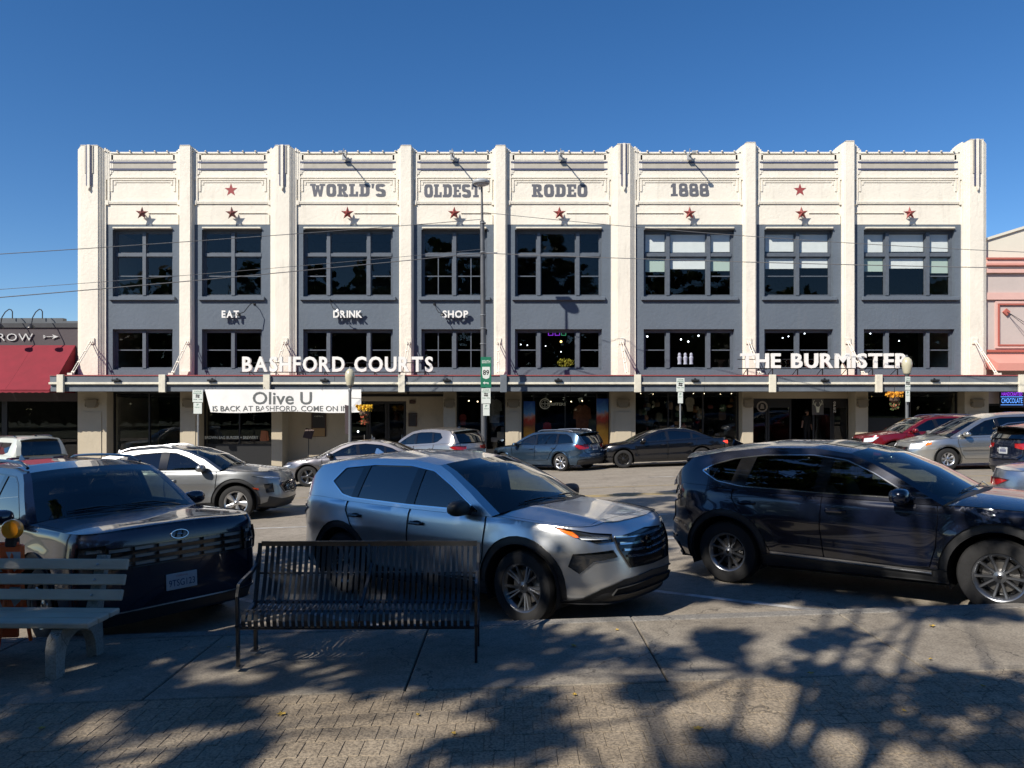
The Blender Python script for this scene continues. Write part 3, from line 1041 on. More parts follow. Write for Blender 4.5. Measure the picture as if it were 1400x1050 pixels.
    for i in idx: v += [(G[i, 1, 0], G[i, 1, 1] * .98, G[i, 1, 2] - .03), (G[i, nT // 2, 0], 0, G[i, nT // 2, 2] - .03), (G[i, nT - 2, 0], G[i, nT - 2, 1] * .98, G[i, nT - 2, 2] - .03)]
    fc = []
    for i in range(len(idx) - 1): fc += [(i * 3, i * 3 + 1, i * 3 + 4, i * 3 + 3), (i * 3 + 1, i * 3 + 2, i * 3 + 5, i * 3 + 4)]
    m_.add(v, fc, MATS['car_interior']); m_.build('roof_lining', None, root)
    # licence plates
    for (end, z_, txt) in p.get('plates', []):
        u_ = S.u1 if end == 'f' else S.u0
        q = S.pos(np.array([[u_, z_ - .05], [u_, z_ + .05]]))
        tilt = math.atan2(q[1][0] - q[0][0], .1)
        x_ = q[:, 0].mean() + (.012 if end == 'f' else -.012)
        m_ = MB(); m_.bbox(-.155, .155, -.006, .006, -.078, .078, .004, MATS['plate_white'])
        o_ = m_.build('licence_plate', None, root)
        o_.location = (x_, 0, z_)
        o_.rotation_euler = (0, 0, R(90 if end == 'f' else -90))
        o_.rotation_euler.rotate(Matrix.Rotation(tilt, 3, 'Y'))
        if txt:
            t_ = text_mesh(txt, .26, .065, .006); t_.v = [(a, -.008, c - .045) for a, b, c in t_.v]
            t_.build('plate_number', MATS['plate_text'], o_)
            t_ = text_mesh('California', .12, .016); t_.v = [(a, -.008, c + .045) for a, b, c in t_.v]
            t_.build('plate_name', mat('plate_red', (.35, .03, .04), .5), o_)
        else:
            t_ = MB()
            for k in range(7): t_.box(-.115 + k * .034, -.093 + k * .034, -.0085, -.0065, -.035, .03, MATS['plate_text'])
            t_.box(-.07, .07, -.0085, -.0065, .048, .062, MATS['plate_text'])
            t_.build('plate_print', None, o_)
    if p.get('badge'):
        zb2 = p['badge']; q = S.pos(np.array([[S.u1, zb2 - .03], [S.u1, zb2 + .03]]))
        tl = math.atan2(q[0][0] - q[1][0], .06); m_ = MB()
        Mb = Matrix.Translation((q[:, 0].mean() + .008, 0, zb2)) @ Matrix.Rotation(-tl, 4, 'Y')
        m_.tube([(0, .085 * math.cos(a), .042 * math.sin(a)) for a in np.linspace(0, 2 * math.pi, 25)], .0055, 6, MATS['car_chrome'], M=Mb)
        for ys_ in (-.030, .030): m_.tube([(0, ys_ - .010, -.030), (0, ys_ + .010, .030)], .007, 5, MATS['car_chrome'], M=Mb)
        m_.tube([(0, -.034, .004), (0, .034, -.004)], .006, 5, MATS['car_chrome'], M=Mb); m_.build('badge', None, root)
    return root, S

def clip_poly(pl, w0, w1, w2, w3, S):
    """part of the outline between line w0->w2 (rear) and w1->w3 (front); w0/w1 at z=1, w2/w3 at z=1.5"""
    def half(poly, xa, xb, keep_right):
        out = []; f = lambda q: (q[0] - (xa + (xb - xa) * (q[1] - 1.0) / .5)) * (1 if keep_right else -1)
        for i in range(len(poly)):
            a, b = poly[i], poly[(i + 1) % len(poly)]
            fa, fb = f(a), f(b)
            if fa >= 0: out.append(a)
            if fa * fb < 0:
                t = fa / (fa - fb); out.append((a[0] + (b[0] - a[0]) * t, a[1] + (b[1] - a[1]) * t))
        return out
    q = half(pl, w0, w2, True)
    if len(q) > 2: q = half(q, w1, w3, False)
    q = [q[i] for i in range(len(q)) if math.dist(q[i], q[i - 1]) > 2e-3]
    return q if len(q) > 2 else None
SIDE = [(0, -.10), (.25, -.05), (.32, -.02), (.5, 0), (.78, .0), (.9, -.012), (.97, -.028), (1, -.05)]
FRONT = [(0, -.2), (.2, -.12), (.3, -.035), (.45, 0), (.65, -.015), (.8, -.045), (.92, -.10), (1, -.19)]
REAR = [(0, -.2), (.25, -.08), (.38, 0), (.55, 0), (.62, -.035), (.85, -.06), (1, -.11)]

def paint_mats():
    mat('alloy_mid', (.24, .25, .27), .3, metal=.9, coat=.3)
    mat('paint_silver', (.63, .65, .67), .32, metal=.92, coat=1.0, flake=.05)
    mat('paint_navy', (.006, .011, .030), .22, metal=.35, coat=1.0, flake=.03)
    mat('paint_deep_blue', (.003, .0062, .021), .22, metal=.35, coat=1.0, flake=.03)
    mat('paint_grey', (.23, .24, .25), .38, metal=.9, coat=1.0, flake=.05)
    mat('paint_warm_grey', (.20, .19, .20), .30, metal=.85, coat=1.0, flake=.04)
    mat('paint_champagne', (.44, .41, .38), .32, metal=.85, coat=1.0, flake=.05)
    mat('paint_steel_blue', (.045, .085, .14), .28, metal=.75, coat=1.0, flake=.04)
    mat('paint_black', (.004, .0045, .007), .2, metal=.2, coat=1.0)
    mat('paint_red', (.20, .008, .015), .25, metal=.5, coat=1.0, flake=.03)
    mat('paint_van_silver', (.50, .50, .48), .32, metal=.9, coat=1.0, flake=.05)
    mat('paint_sage', (.52, .55, .50), .4, coat=.8)
    mat('paint_blue_silver', (.33, .38, .45), .3, metal=.9, coat=1.0, flake=.05)

def shift(pts, dx=0, dz=0, kx=1, kz=1): return [(a * kx + dx, b * kz + dz) for a, b in pts]

def base_suv():
    return dict(L=4.65, W=1.84, xf=1.395, xr=-1.305, R=.36, Ra=.425, tw=.235, rim=.232, aF=1.25, nF=3.0, aR=.75, nR=3.4,
        side=SIDE, front=FRONT, rear=REAR,
        hood_c=[(2.34, .87), (2.22, .935), (2.0, .99), (1.6, 1.055), (1.25, 1.10), (1.0, 1.12), (.9, 1.125)],
        edge=[(-2.34, 1.08), (-2.1, 1.125), (-1.7, 1.12), (-1.2, 1.085), (-.5, 1.055), (.3, 1.03), (.9, 1.02), (1.4, .985), (1.8, .94), (2.1, .89), (2.3, .83), (2.34, .80)],
        cowl=1.02, rail=[(1.02, 1.02), (.66, 1.245), (.33, 1.425), (.14, 1.505), (-.3, 1.565), (-.9, 1.575), (-1.45, 1.545), (-1.86, 1.49), (-2.04, 1.33), (-2.2, 1.12)],
        roof_i=(3, 7), bow=.2, bowr=.1, crown=.065,
        dlo=[(.84, 1.055), (-.2, 1.075), (-1.15, 1.115), (-1.34, 1.15), (-1.58, 1.30), (-1.40, 1.475), (-.9, 1.512), (-.3, 1.508), (.08, 1.455), (.40, 1.305), (.70, 1.135)],
        panes=[(-.13, 3, -.06, 3, 'glass_door'), (-1.10, -.26, -.97, -.17, 'glass_privacy'), (-3, -1.20, -3, -1.07, 'glass_privacy')],
        doors=[('door', [('s', .93, 1.3), ('s', .97, .95), ('s', .93, .6), ('s', .84, .40), ('s', -.12, .37), ('s', -.17, .7), ('s', -.13, 1.3)]),
               ('door', [('s', -.118, 1.3), ('s', -.158, .7), ('s', -.108, .36), ('s', -.74, .39), ('s', -.86, .62), ('s', -1.10, .83), ('s', -1.20, .98), ('s', -1.19, 1.3)])],
        handles=[(.10, .90), (-.92, .93)], mirror=(.70, 1.07), rails=(.0, -1.75), spoiler=.2, mats=None,
        sill=.26, paint=None)

def rear_set(p, light='tail_lens', lo=.86, hi=1.0, plate=.80):
    """lamps, hatch line and dark lower bumper at the tail"""
    L2 = p['L'] / 2
    return [dict(nm='hatch_gap', pl=lambda S: stroke([S.tok(('r', 0, .62)), S.tok(('r', .5, .62)), S.tok(('r', .62, .70)), S.tok(('r', .66, 1.2))], .01), m=MATS['car_gap'], off=.0005, mirror='span', skirt=0),
            dict(nm='tail_light', pl=[('r', .38, hi), ('r', .62, hi + .01), ('s', -L2 + .22, hi + .03), ('s', -L2 + .38, hi), ('s', -L2 + .2, lo + .02), ('r', .62, lo), ('r', .40, lo + .04)], m=MATS[light], off=.004),
            dict(nm='rear_bumper_trim', pl=[('r', 0, .44), ('r', .6, .44), ('s', -L2 + .25, .40), ('s', -L2 + .35, .1), ('r', 0, .1)], m=MATS['car_black_plastic'], off=.006, mirror='span')]

def spec_silver_suv():
    p = base_suv(); b = MATS['car_black_plastic']; ch = MATS['car_chrome']
    p.update(paint=MATS['paint_silver'], spokes='split', rim_mat='alloy_dark', mirror_mat='x', handle_mat='car_gloss_black',
             trim='car_chrome', trimw=.013, power=True, clad=.075, wsg='glass_front', steer=0, rail_mat='car_gloss_black', rails=None, rim=.24)
    f = rear_set(p, 'tail_lens_dark', .86, .98)
    f += [dict(nm='lower_bumper', pl=[('f', 0, .47), ('f', .45, .45), ('f', .66, .38), ('s', 2.02, .30), ('s', 1.7, .26), ('s', 1.7, .05), ('f', 0, .05)], m=b, off=.006, mirror='span'),
          dict(nm='lower_intake', pl=[('f', 0, .40), ('f', .52, .37), ('f', .56, .31), ('f', 0, .31)], m=MATS['car_gap'], off=.0, mirror='span'),
          dict(nm='grille', pl=[('f', 0, .865), ('f', .50, .835), ('f', .47, .72), ('f', .36, .545), ('f', 0, .53)], m=MATS['car_gloss_black'], off=-.004, mirror='span'),
          dict(nm='headlight', pl=[('s', 1.76, .955), ('s', 1.98, .925), ('f', .70, .895), ('f', .52, .868), ('f', .52, .80), ('f', .66, .80), ('s', 2.02, .845)], m=MATS['lamp_dark'], off=.005),
          dict(nm='indicator', pl=[('s', 1.78, .952), ('s', 1.93, .925), ('s', 2.02, .86), ('s', 1.97, .862)], m=MATS['amber_lens'], off=.008),
          dict(nm='running_light', pl=[('f', .78, .875), ('f', .55, .845), ('f', .55, .825), ('f', .76, .84)], m=MATS['lamp_light'], off=.009),
          dict(nm='fog_light', pl=[('f', .80, .715), ('f', .54, .73), ('f', .50, .66), ('f', .70, .635), ('f', .775, .53), ('f', .82, .60)], m=MATS['lamp_dark'], off=.004),
          dict(nm='sill_strip', pl=[('s', -.8, .40), ('s', .85, .38), ('s', .85, .36), ('s', -.8, .38)], m=MATS['car_satin'], off=.014)]
    for k, z in enumerate((.825, .765, .705, .645)):
        y1 = (.49, .46, .42, .385)[k]
        f.append(dict(nm='grille_bar', pl=(lambda S, z=z, y1=y1: stroke([S.tok(('f', 0, z - .012)), S.tok(('f', y1 * .5, z - .006)), S.tok(('f', y1, z + .012))], .022)), m=ch, off=.012, mirror='span'))
    f.append(dict(nm='badge_ring', pl=lambda S: [(S.u1 + .075 * math.cos(a), .735 + .062 * math.sin(a)) for a in np.linspace(math.pi / 2, 3 * math.pi / 2, 12)], m=ch, off=.02, mirror='span'))
    f.append(dict(nm='badge', pl=lambda S: [(S.u1 + .060 * math.cos(a), .735 + .048 * math.sin(a)) for a in np.linspace(math.pi / 2, 3 * math.pi / 2, 12)], m=MATS['car_gloss_black'], off=.018, mirror='span'))
    f.append(dict(nm='badge_bar', pl=lambda S: [(S.u1, .745), (S.u1 - .07, .745), (S.u1 - .07, .727), (S.u1, .727)], m=ch, off=.024, mirror='span'))
    p['feats'] = f
    return p

def spec_blue_suv():
    p = base_suv(); b = MATS['car_black_plastic']
    p.update(L=4.57, W=1.84, xf=1.375, xr=-1.325, paint=MATS['paint_deep_blue'], spokes='ten', rim_mat='alloy_mid', rim=.225, nR=2.8, aR=.95, aF=1.3,
        edge=[(-2.30, 1.05), (-2.05, 1.13), (-1.7, 1.125), (-1.2, 1.085), (-.5, 1.05), (.3, 1.02), (.8, 1.0), (1.2, .985), (1.8, .93), (2.1, .88), (2.28, .80)],
        hood_c=[(2.3, .86), (2.18, .93), (2.0, .98), (1.6, 1.04), (1.25, 1.08), (.95, 1.10), (.85, 1.10)],
        cowl=.92, rail=[(.92, 1.00), (.56, 1.225), (.22, 1.41), (.02, 1.49), (-.35, 1.545), (-.9, 1.55), (-1.4, 1.51), (-1.80, 1.44), (-2.0, 1.29), (-2.17, 1.11)],
        dlo=[(.70, 1.045), (-.2, 1.07), (-1.15, 1.115), (-1.45, 1.17), (-1.66, 1.29), (-1.50, 1.37), (-1.25, 1.435), (-.9, 1.475), (-.35, 1.478), (.0, 1.425), (.28, 1.30), (.55, 1.14)],
        panes=[(-.22, 3, -.13, 3, 'glass_door'), (-1.16, -.34, -.98, -.24, 'glass_privacy'), (-3, -1.32, -3, -1.15, 'glass_privacy')],
        doors=[('door', [('s', .84, 1.3), ('s', .89, .92), ('s', .86, .6), ('s', .80, .40), ('s', -.22, .36), ('s', -.26, .7), ('s', -.21, 1.3)]),
               ('door', [('s', -.198, 1.3), ('s', -.248, .7), ('s', -.208, .35), ('s', -.78, .38), ('s', -.90, .62), ('s', -1.13, .83), ('s', -1.24, .98), ('s', -1.22, 1.3)])],
        handles=[(.02, .90), (-.96, .94)], mirror=(.58, 1.06), handle_mat=None, rails=None, clad=.075, sunroof=1.1, trim='car_chrome', trimw=.010, spoiler=.16, flare=.03)
    f = rear_set(p, 'tail_lens_dark', .88, .965)
    f += [dict(nm='side_moulding', pl=[('s', -.80, .42), ('s', .82, .37), ('s', .82, .335), ('s', -.80, .385)], m=MATS['car_satin'], off=.012),
          dict(nm='reflector', pl=[('r', .55, .50), ('s', -2.05, .49), ('s', -2.05, .465), ('r', .55, .475)], m=MATS['tail_lens'], off=.008),
          dict(nm='grille', pl=[('f', 0, .80), ('f', .52, .77), ('f', .40, .50), ('f', 0, .45)], m=MATS['car_gloss_black'], off=-.004, mirror='span'),
          dict(nm='headlight', pl=[('s', 1.9, .87), ('f', .55, .83), ('f', .53, .76), ('s', 2.0, .80)], m=MATS['lamp_dark'], off=.005),
          dict(nm='lower_bumper', pl=[('f', 0, .36), ('f', .7, .34), ('s', 1.8, .30), ('s', 1.8, .05), ('f', 0, .05)], m=b, off=.006, mirror='span')]
    p['feats'] = f
    return p

def spec_navy_suv():
    p = base_suv(); b = MATS['car_black_plastic']
    p.update(L=4.83, W=1.90, xf=1.47, xr=-1.345, R=.365, Ra=.44, paint=MATS['paint_navy'], spokes='five', rim_mat='alloy_dark', nF=5.6, aF=.9, nR=5, aR=.6, clad=.07, crease=.78,
        front=[(0, -.10), (.2, -.05), (.3, -.012), (.5, 0), (.8, 0), (.9, -.008), (.96, -.025), (1, -.055)],
        hood_c=[(2.42, 1.045), (2.36, 1.095), (2.25, 1.115), (2.15, 1.122), (1.8, 1.145), (1.4, 1.16), (1.0, 1.175), (.9, 1.18)],
        edge=[(-2.42, 1.12), (-2.2, 1.15), (-1.5, 1.13), (-.5, 1.12), (.4, 1.11), (1.0, 1.10), (1.5, 1.09), (2.0, 1.08), (2.25, 1.06), (2.36, 1.035), (2.42, .985)],
        cowl=1.06, rail=[(1.06, 1.10), (.80, 1.30), (.54, 1.49), (.38, 1.575), (.0, 1.625), (-.8, 1.64), (-1.6, 1.625), (-2.08, 1.59), (-2.22, 1.38), (-2.31, 1.13)],
        dlo=[(.84, 1.135), (-.2, 1.15), (-1.2, 1.16), (-1.95, 1.18), (-1.98, 1.53), (-1.3, 1.575), (-.3, 1.575), (.22, 1.555), (.42, 1.47), (.66, 1.29)],
        panes=[(-.05, 3, -.02, 3, 'glass_door'), (-1.12, -.16, -1.12, -.13, 'glass_privacy'), (-3, -1.22, -3, -1.22, 'glass_privacy')],
        mirror=(.74, 1.14), rails=(.25, -1.95), rail_mat='car_gloss_black', handles=[(.15, .97), (-.9, .98)], bow=.17, crown=.055, wsg='glass_front')
    f = rear_set(p)
    gb = MATS['car_gloss_black']
    f += [dict(nm='lower_bumper', pl=[('f', 0, .34), ('f', .75, .34), ('s', 2.0, .36), ('s', 1.75, .36), ('s', 1.75, .05), ('f', 0, .05)], m=b, off=.008, mirror='span'),
          dict(nm='bumper_lip', pl=(lambda S: stroke([S.tok(('f', 0, .335)), S.tok(('f', .75, .335)), S.tok(('s', 2.05, .35))], .016)), m=MATS['car_satin'], off=.014, mirror='span'),
          dict(nm='grille', pl=[('f', 0, .94), ('f', .80, .93), ('s', 2.28, .925), ('s', 2.26, .745), ('f', .80, .735), ('f', 0, .735)], m=gb, off=-.003, mirror='span'),
          dict(nm='headlight', pl=[('f', .68, .965), ('f', .84, .96), ('s', 2.26, .955), ('s', 2.24, .74), ('f', .84, .725), ('f', .68, .725)], m=MATS['lamp_dark'], off=.006)]
    gbar = mat('grille_grey', (.30, .30, .31), .4, metal=.5)
    for z in (.908, .838, .768):
        for k in range(3):
            y0, y1 = .01 + k * .222, .01 + k * .222 + .205
            f.append(dict(nm='grille_bar', pl=[('f', y0, z + .014), ('f', y1, z + .014), ('f', y1, z - .014), ('f', y0, z - .014)], m=gbar, off=.008, mirror='both'))
    for z in (.915, .82):
        f.append(dict(nm='running_light', pl=[('f', .71, z + .02), ('f', .83, z + .02), ('f', .83, z - .012), ('f', .71, z - .012)], m=MATS['lamp_bowl'], off=.009))
    p['feats'] = f
    p['plates'] = [('f', .535, '9TSG123')]; p['badge'] = .985
    return p

def simple_front(p, z0, z1, y=.5, lamp=(.70, .82), m='car_gloss_black', lampm='lamp_light'):
    L2 = p['L'] / 2
    return [dict(nm='grille', pl=[('f', 0, z1), ('f', y, z1 - .02), ('f', y * .85, z0), ('f', 0, z0)], m=MATS[m], off=-.003, mirror='span'),
            dict(nm='headlight', pl=[('s', L2 - .50, lamp[1] + .03), ('s', L2 - .25, lamp[1]), ('f', y + .06, lamp[1] - .03), ('f', y + .06, lamp[0]), ('s', L2 - .3, lamp[0] + .02)], m=MATS[lampm], off=.005),
            dict(nm='lower_bumper', pl=[('f', 0, .33), ('f', .6, .33), ('s', L2 - .4, .26), ('s', L2 - .4, .05), ('f', 0, .05)], m=MATS['car_black_plastic'], off=.006, mirror='span')]

def spec_grey_crossover():      # in the near traffic lane, sloping tail
    p = base_suv(); p.update(L=4.64, W=1.84, xf=1.36, xr=-1.34, paint=MATS['paint_grey'], spokes='wide', rim_mat='alloy', rim=.255, R=.375, Ra=.445, far=False, clad=.075,
        rail=[(1.02, 1.02), (.66, 1.225), (.30, 1.385), (.08, 1.45), (-.3, 1.485), (-.9, 1.455), (-1.4, 1.37), (-1.75, 1.28), (-2.0, 1.20), (-2.2, 1.10)],
        edge=[(-2.34, 1.02), (-2.1, 1.07), (-1.7, 1.07), (-1.2, 1.055), (-.5, 1.035), (.3, 1.01), (.9, 1.0), (1.4, .975), (1.8, .94), (2.1, .89), (2.3, .83), (2.34, .80)],
        dlo=[(.80, 1.04), (-.2, 1.06), (-1.25, 1.09), (-1.62, 1.12), (-1.50, 1.21), (-1.15, 1.325), (-.7, 1.395), (-.2, 1.41), (.05, 1.385), (.35, 1.27), (.66, 1.11)],
        panes=[(-.13, 3, -.10, 3, 'glass_door'), (-1.0, -.30, -1.0, -.27, 'glass_privacy'), (-3, -1.12, -3, -1.12, 'glass_privacy')],
        rails=(-.1, -1.2), handle_mat=None, mirror=(.68, 1.05), spoiler=.1, mirror_mat=None, crown=.06)
    f = rear_set(p)
    f += [dict(nm='headlight', pl=[('s', 1.72, .93), ('s', 2.0, .915), ('f', .50, .86), ('f', .52, .83), ('s', 2.0, .87)], m=MATS['lamp_light'], off=.006),
          dict(nm='fog_light', pl=[('f', .80, .74), ('f', .70, .76), ('f', .68, .56), ('f', .78, .56)], m=MATS['lamp_dark'], off=.004),
          dict(nm='lower_bumper', pl=[('f', 0, .40), ('f', .5, .40), ('f', .75, .48), ('s', 2.0, .36), ('s', 1.8, .30), ('s', 1.8, .05), ('f', 0, .05)], m=MATS['car_black_plastic'], off=.006, mirror='span'),
          dict(nm='grille_frame', pl=[('f', 0, .80), ('f', .50, .775), ('f', .56, .70), ('f', .44, .53), ('f', 0, .52)], m=MATS['car_satin'], off=.006, mirror='span'),
          dict(nm='grille', pl=[('f', 0, .78), ('f', .48, .755), ('f', .53, .70), ('f', .42, .555), ('f', 0, .545)], m=MATS['car_gloss_black'], off=-.003, mirror='span'),
          dict(nm='indicator', pl=[('s', 1.72, .70), ('s', 1.84, .66), ('s', 1.84, .63), ('s', 1.72, .665)], m=MATS['amber_lens'], off=.012)]
    for z in (.74, .69, .64, .59):
        f.append(dict(nm='grille_bar', pl=(lambda S, z=z: stroke([S.tok(('f', 0, z)), S.tok(('f', .42, z))], .012)), m=MATS['alloy_dark'], off=.008, mirror='span'))
    for k_ in ('rail', 'dlo'): p[k_] = [(a, b + .055 + .04 * (b > 1.2)) for a, b in p[k_]]
    for k_ in ('edge', 'hood_c'): p[k_] = [(a, b + .055) for a, b in p[k_]]
    p['mirror'] = (.68, 1.11)
    p['feats'] = f; return p

def base_sedan():
    return dict(L=4.92, W=1.85, xf=1.46, xr=-1.36, R=.335, Ra=.385, tw=.23, rim=.225, aF=1.3, nF=2.9, aR=1.0, nR=3.0, far=True,
        side=SIDE, front=FRONT, rear=REAR,
        hood_c=[(2.47, .70), (2.35, .76), (2.1, .83), (1.7, .90), (1.3, .945), (1.1, .96)],
        edge=[(-2.47, .88), (-2.2, .955), (-1.7, .97), (-1.2, .955), (-.5, .93), (.3, .90), (1.0, .875), (1.5, .84), (2.0, .77), (2.3, .70), (2.47, .64)],
        deck_c=[(-2.47, .98), (-2.2, 1.03), (-1.8, 1.05), (-1.5, 1.05)], deckx=-1.70, cowl=1.10,
        rail=[(1.10, .87), (.72, 1.07), (.36, 1.25), (.14, 1.325), (-.3, 1.375), (-.75, 1.355), (-1.15, 1.265), (-1.5, 1.11), (-1.85, .965)],
        roof_i=(3, 5), bow=.22, bowr=.16, crown=.06,
        dlo=[(.92, .915), (-.2, .95), (-1.15, .99), (-1.45, 1.03), (-1.25, 1.14), (-.9, 1.25), (-.4, 1.31), (0, 1.29), (.35, 1.18), (.70, 1.01)],
        panes=[(-.12, 3, -.06, 3, 'glass_door'), (-1.0, -.22, -1.0, -.14, 'glass_privacy'), (-3, -1.06, -3, -1.06, 'glass_privacy')],
        doors=[('door', [('s', .98, 1.2), ('s', 1.0, .8), ('s', .96, .5), ('s', .88, .32), ('s', -.12, .30), ('s', -.15, .7), ('s', -.1, 1.2)]),
               ('door', [('s', -.12, 1.2), ('s', -.17, .7), ('s', -.14, .30), ('s', -.86, .32), ('s', -.95, .52), ('s', -1.12, .72), ('s', -1.2, .85), ('s', -1.18, 1.2)])],
        handles=[(.12, .80), (-.85, .83)], mirror=(.74, .95), sill=.21, paint=None, clad=.03, clad_paint=True, fin=True)

def sedan_feats(p, light='tail_lens'):
    L2 = p['L'] / 2
    return simple_front(p, .38, .66, .48, (.60, .70)) + [
        dict(nm='tail_light', pl=[('r', .30, .86), ('r', .6, .87), ('s', -L2 + .22, .88), ('s', -L2 + .36, .86), ('s', -L2 + .2, .78), ('r', .6, .76), ('r', .32, .78)], m=MATS[light], off=.004),
        dict(nm='rear_bumper_trim', pl=[('r', 0, .32), ('r', .6, .32), ('s', -L2 + .3, .30), ('s', -L2 + .35, .1), ('r', 0, .1)], m=MATS['car_black_plastic'], off=.006, mirror='span')]
car_mats(); paint_mats()
# ================================================================ ground, road, pavements
D = 34.0
def sheet(name, xs, ys, dz, m, zf=gz):
    b = MB(); v = [(x, y, zf(x, y) + dz) for y in ys for x in xs]; n = len(xs)
    f = [(j * n + i, j * n + i + 1, (j + 1) * n + i + 1, (j + 1) * n + i) for j in range(len(ys) - 1) for i in range(n - 1)]
    b.add(v, f, m, True)
    return structure(b.build(name, m, angle=80))
def mat_ground_concrete(name, c1, c2, speck, joint=None, bump=.002):
    """worn concrete: broad stains, aggregate specks, hairline cracks"""
    m = material(name); t = m.node_tree; b = principled(m); L = t.links.new
    tc = t.nodes.new('ShaderNodeTexCoord')
    def noise(s, d=6, r=.6):
        n = t.nodes.new('ShaderNodeTexNoise'); n.inputs['Scale'].default_value = s; n.inputs['Detail'].default_value = d; n.inputs['Roughness'].default_value = r
        L(tc.outputs['Object'], n.inputs['Vector']); return n
    n1 = noise(.9); n2 = noise(60, 3); n3 = noise(9, 5)
    r = t.nodes.new('ShaderNodeValToRGB'); r.color_ramp.elements[0].position = .35; r.color_ramp.elements[1].position = .66
    r.color_ramp.elements[0].color = (*c1, 1); r.color_ramp.elements[1].color = (*c2, 1)
    L(n1.outputs[0], r.inputs[0])
    mx = t.nodes.new('ShaderNodeMix'); mx.data_type = 'RGBA'; mx.blend_type = 'MULTIPLY'; mx.inputs[0].default_value = 1
    r2 = t.nodes.new('ShaderNodeValToRGB'); r2.color_ramp.elements[0].position = .33; r2.color_ramp.elements[1].position = .6
    r2.color_ramp.elements[0].color = (speck, speck, speck, 1); r2.color_ramp.elements[1].color = (1.06, 1.05, 1.04, 1)
    L(n2.outputs[0], r2.inputs[0]); L(r.outputs[0], mx.inputs[6]); L(r2.outputs[0], mx.inputs[7])
    mx2 = t.nodes.new('ShaderNodeMix'); mx2.data_type = 'RGBA'; mx2.blend_type = 'MULTIPLY'; mx2.inputs[0].default_value = .8
    r3 = t.nodes.new('ShaderNodeValToRGB'); r3.color_ramp.elements[0].position = .3; r3.color_ramp.elements[1].position = .55
    r3.color_ramp.elements[0].color = (.72, .71, .70, 1); r3.color_ramp.elements[1].color = (1, 1, 1, 1)
    L(n3.outputs[0], r3.inputs[0]); L(mx.outputs[2], mx2.inputs[6]); L(r3.outputs[0], mx2.inputs[7])
    # hairline cracks
    vo = t.nodes.new('ShaderNodeTexVoronoi'); vo.feature = 'DISTANCE_TO_EDGE'; vo.inputs['Scale'].default_value = .55
    wn = noise(2.5, 4); wm = t.nodes.new('ShaderNodeVectorMath'); wm.operation = 'MULTIPLY_ADD'
    wm.inputs[1].default_value = (.5, .5, .5); L(wn.outputs['Color'], wm.inputs[0]); L(tc.outputs['Object'], wm.inputs[2]); L(wm.outputs[0], vo.inputs['Vector'])
    lt = t.nodes.new('ShaderNodeMath'); lt.operation = 'LESS_THAN'; lt.inputs[1].default_value = .0028; L(vo.outputs['Distance'], lt.inputs[0])
    mx3 = t.nodes.new('ShaderNodeMix'); mx3.data_type = 'RGBA'; mm = t.nodes.new('ShaderNodeMath'); mm.operation = 'MULTIPLY'; mm.inputs[1].default_value = .55
    L(lt.outputs[0], mm.inputs[0]); L(mm.outputs[0], mx3.inputs[0]); L(mx2.outputs[2], mx3.inputs[6]); mx3.inputs[7].default_value = (.02, .018, .016, 1)
    L(mx3.outputs[2], b.inputs['Base Color'])
    b.inputs['Roughness'].default_value = .85
    bp = t.nodes.new('ShaderNodeBump'); bp.inputs['Distance'].default_value = bump; L(n2.outputs[0], bp.inputs['Height']); L(bp.outputs[0], b.inputs['Normal'])
    MATS[name] = m; return m
slabm = mat_ground_concrete('pavement_concrete', (.22, .19, .15), (.32, .285, .23), .6)
kerbm = mat_ground_concrete('kerb_concrete', (.19, .18, .165), (.27, .255, .23), .6)
brickm = mat_ground_concrete('brick_face', (.25, .20, .14), (.385, .32, .235), .42, bump=.006)
jointm = mat_ground_concrete('brick_joint', (.19, .15, .105), (.28, .23, .165), .45, bump=.005)
asph = mat_ground_concrete('asphalt', (.255, .222, .178), (.32, .283, .232), .66, bump=.004)
farw = mat_ground_concrete('far_pavement_concrete', (.26, .24, .21), (.33, .31, .28), .7)
X_ = sorted(set([-300, -200, -120, -60] + list(range(-48, 49, 4)) + [60, 120, 200, 300] + [-10, 10]))
sheet('ground', X_, [-300, -150, -60, -20, -6, 0, 4, 7.05, 12, 20, 31, 34, 60, 150, 400], -.06, mat('earth', (.09, .085, .06), .95, var=.3, vscale=.2))
KY = 7.05
FK = 30.9
sheet('road', X_, [KY - .02, 9, 12, 16, 20, 24, 28, FK + .02], 0.0, asph)
b = MB()
def hstrip(b, x0, x1, y0, y1, dz=.004, n=12):
    for i in range(n):
        a, c = x0 + (x1 - x0) * i / n, x0 + (x1 - x0) * (i + 1) / n
        b.add([(a, y0, gz(a, y0) + dz), (c, y0, gz(c, y0) + dz), (c, y1, gz(c, y1) + dz), (a, y1, gz(a, y1) + dz)], [(0, 1, 2, 3)])
yl = mat('yellow_paint', (.50, .34, .08), .7, var=.35, vscale=5, col2=(.22, .18, .10))
wl = mat('white_paint', (.48, .47, .45), .7, var=.5, vscale=4, col2=(.16, .155, .15))
for y0 in (18.62, 18.9):
    b = MB(); hstrip(b, -60, 60, y0, y0 + .11, n=40); structure(b.build('centre_line', yl))
b = MB(); hstrip(b, -60, 60, 20.9, 20.96, n=40); structure(b.build('lane_line', yl))
for y0 in (23.6, 28.0):
    b = MB()
    for k in range(-14, 15): hstrip(b, k * 4.2, k * 4.2 + (1.2 if y0 < 25 else 4.2), y0, y0 + .1, n=2)
    structure(b.build('lane_line', wl))
for y0 in (12.1, 15.0):
    b = MB(); hstrip(b, -40, 40, y0, y0 + .1, n=30); structure(b.build('lane_line', wl))
hd = Vector((.80, -.60))
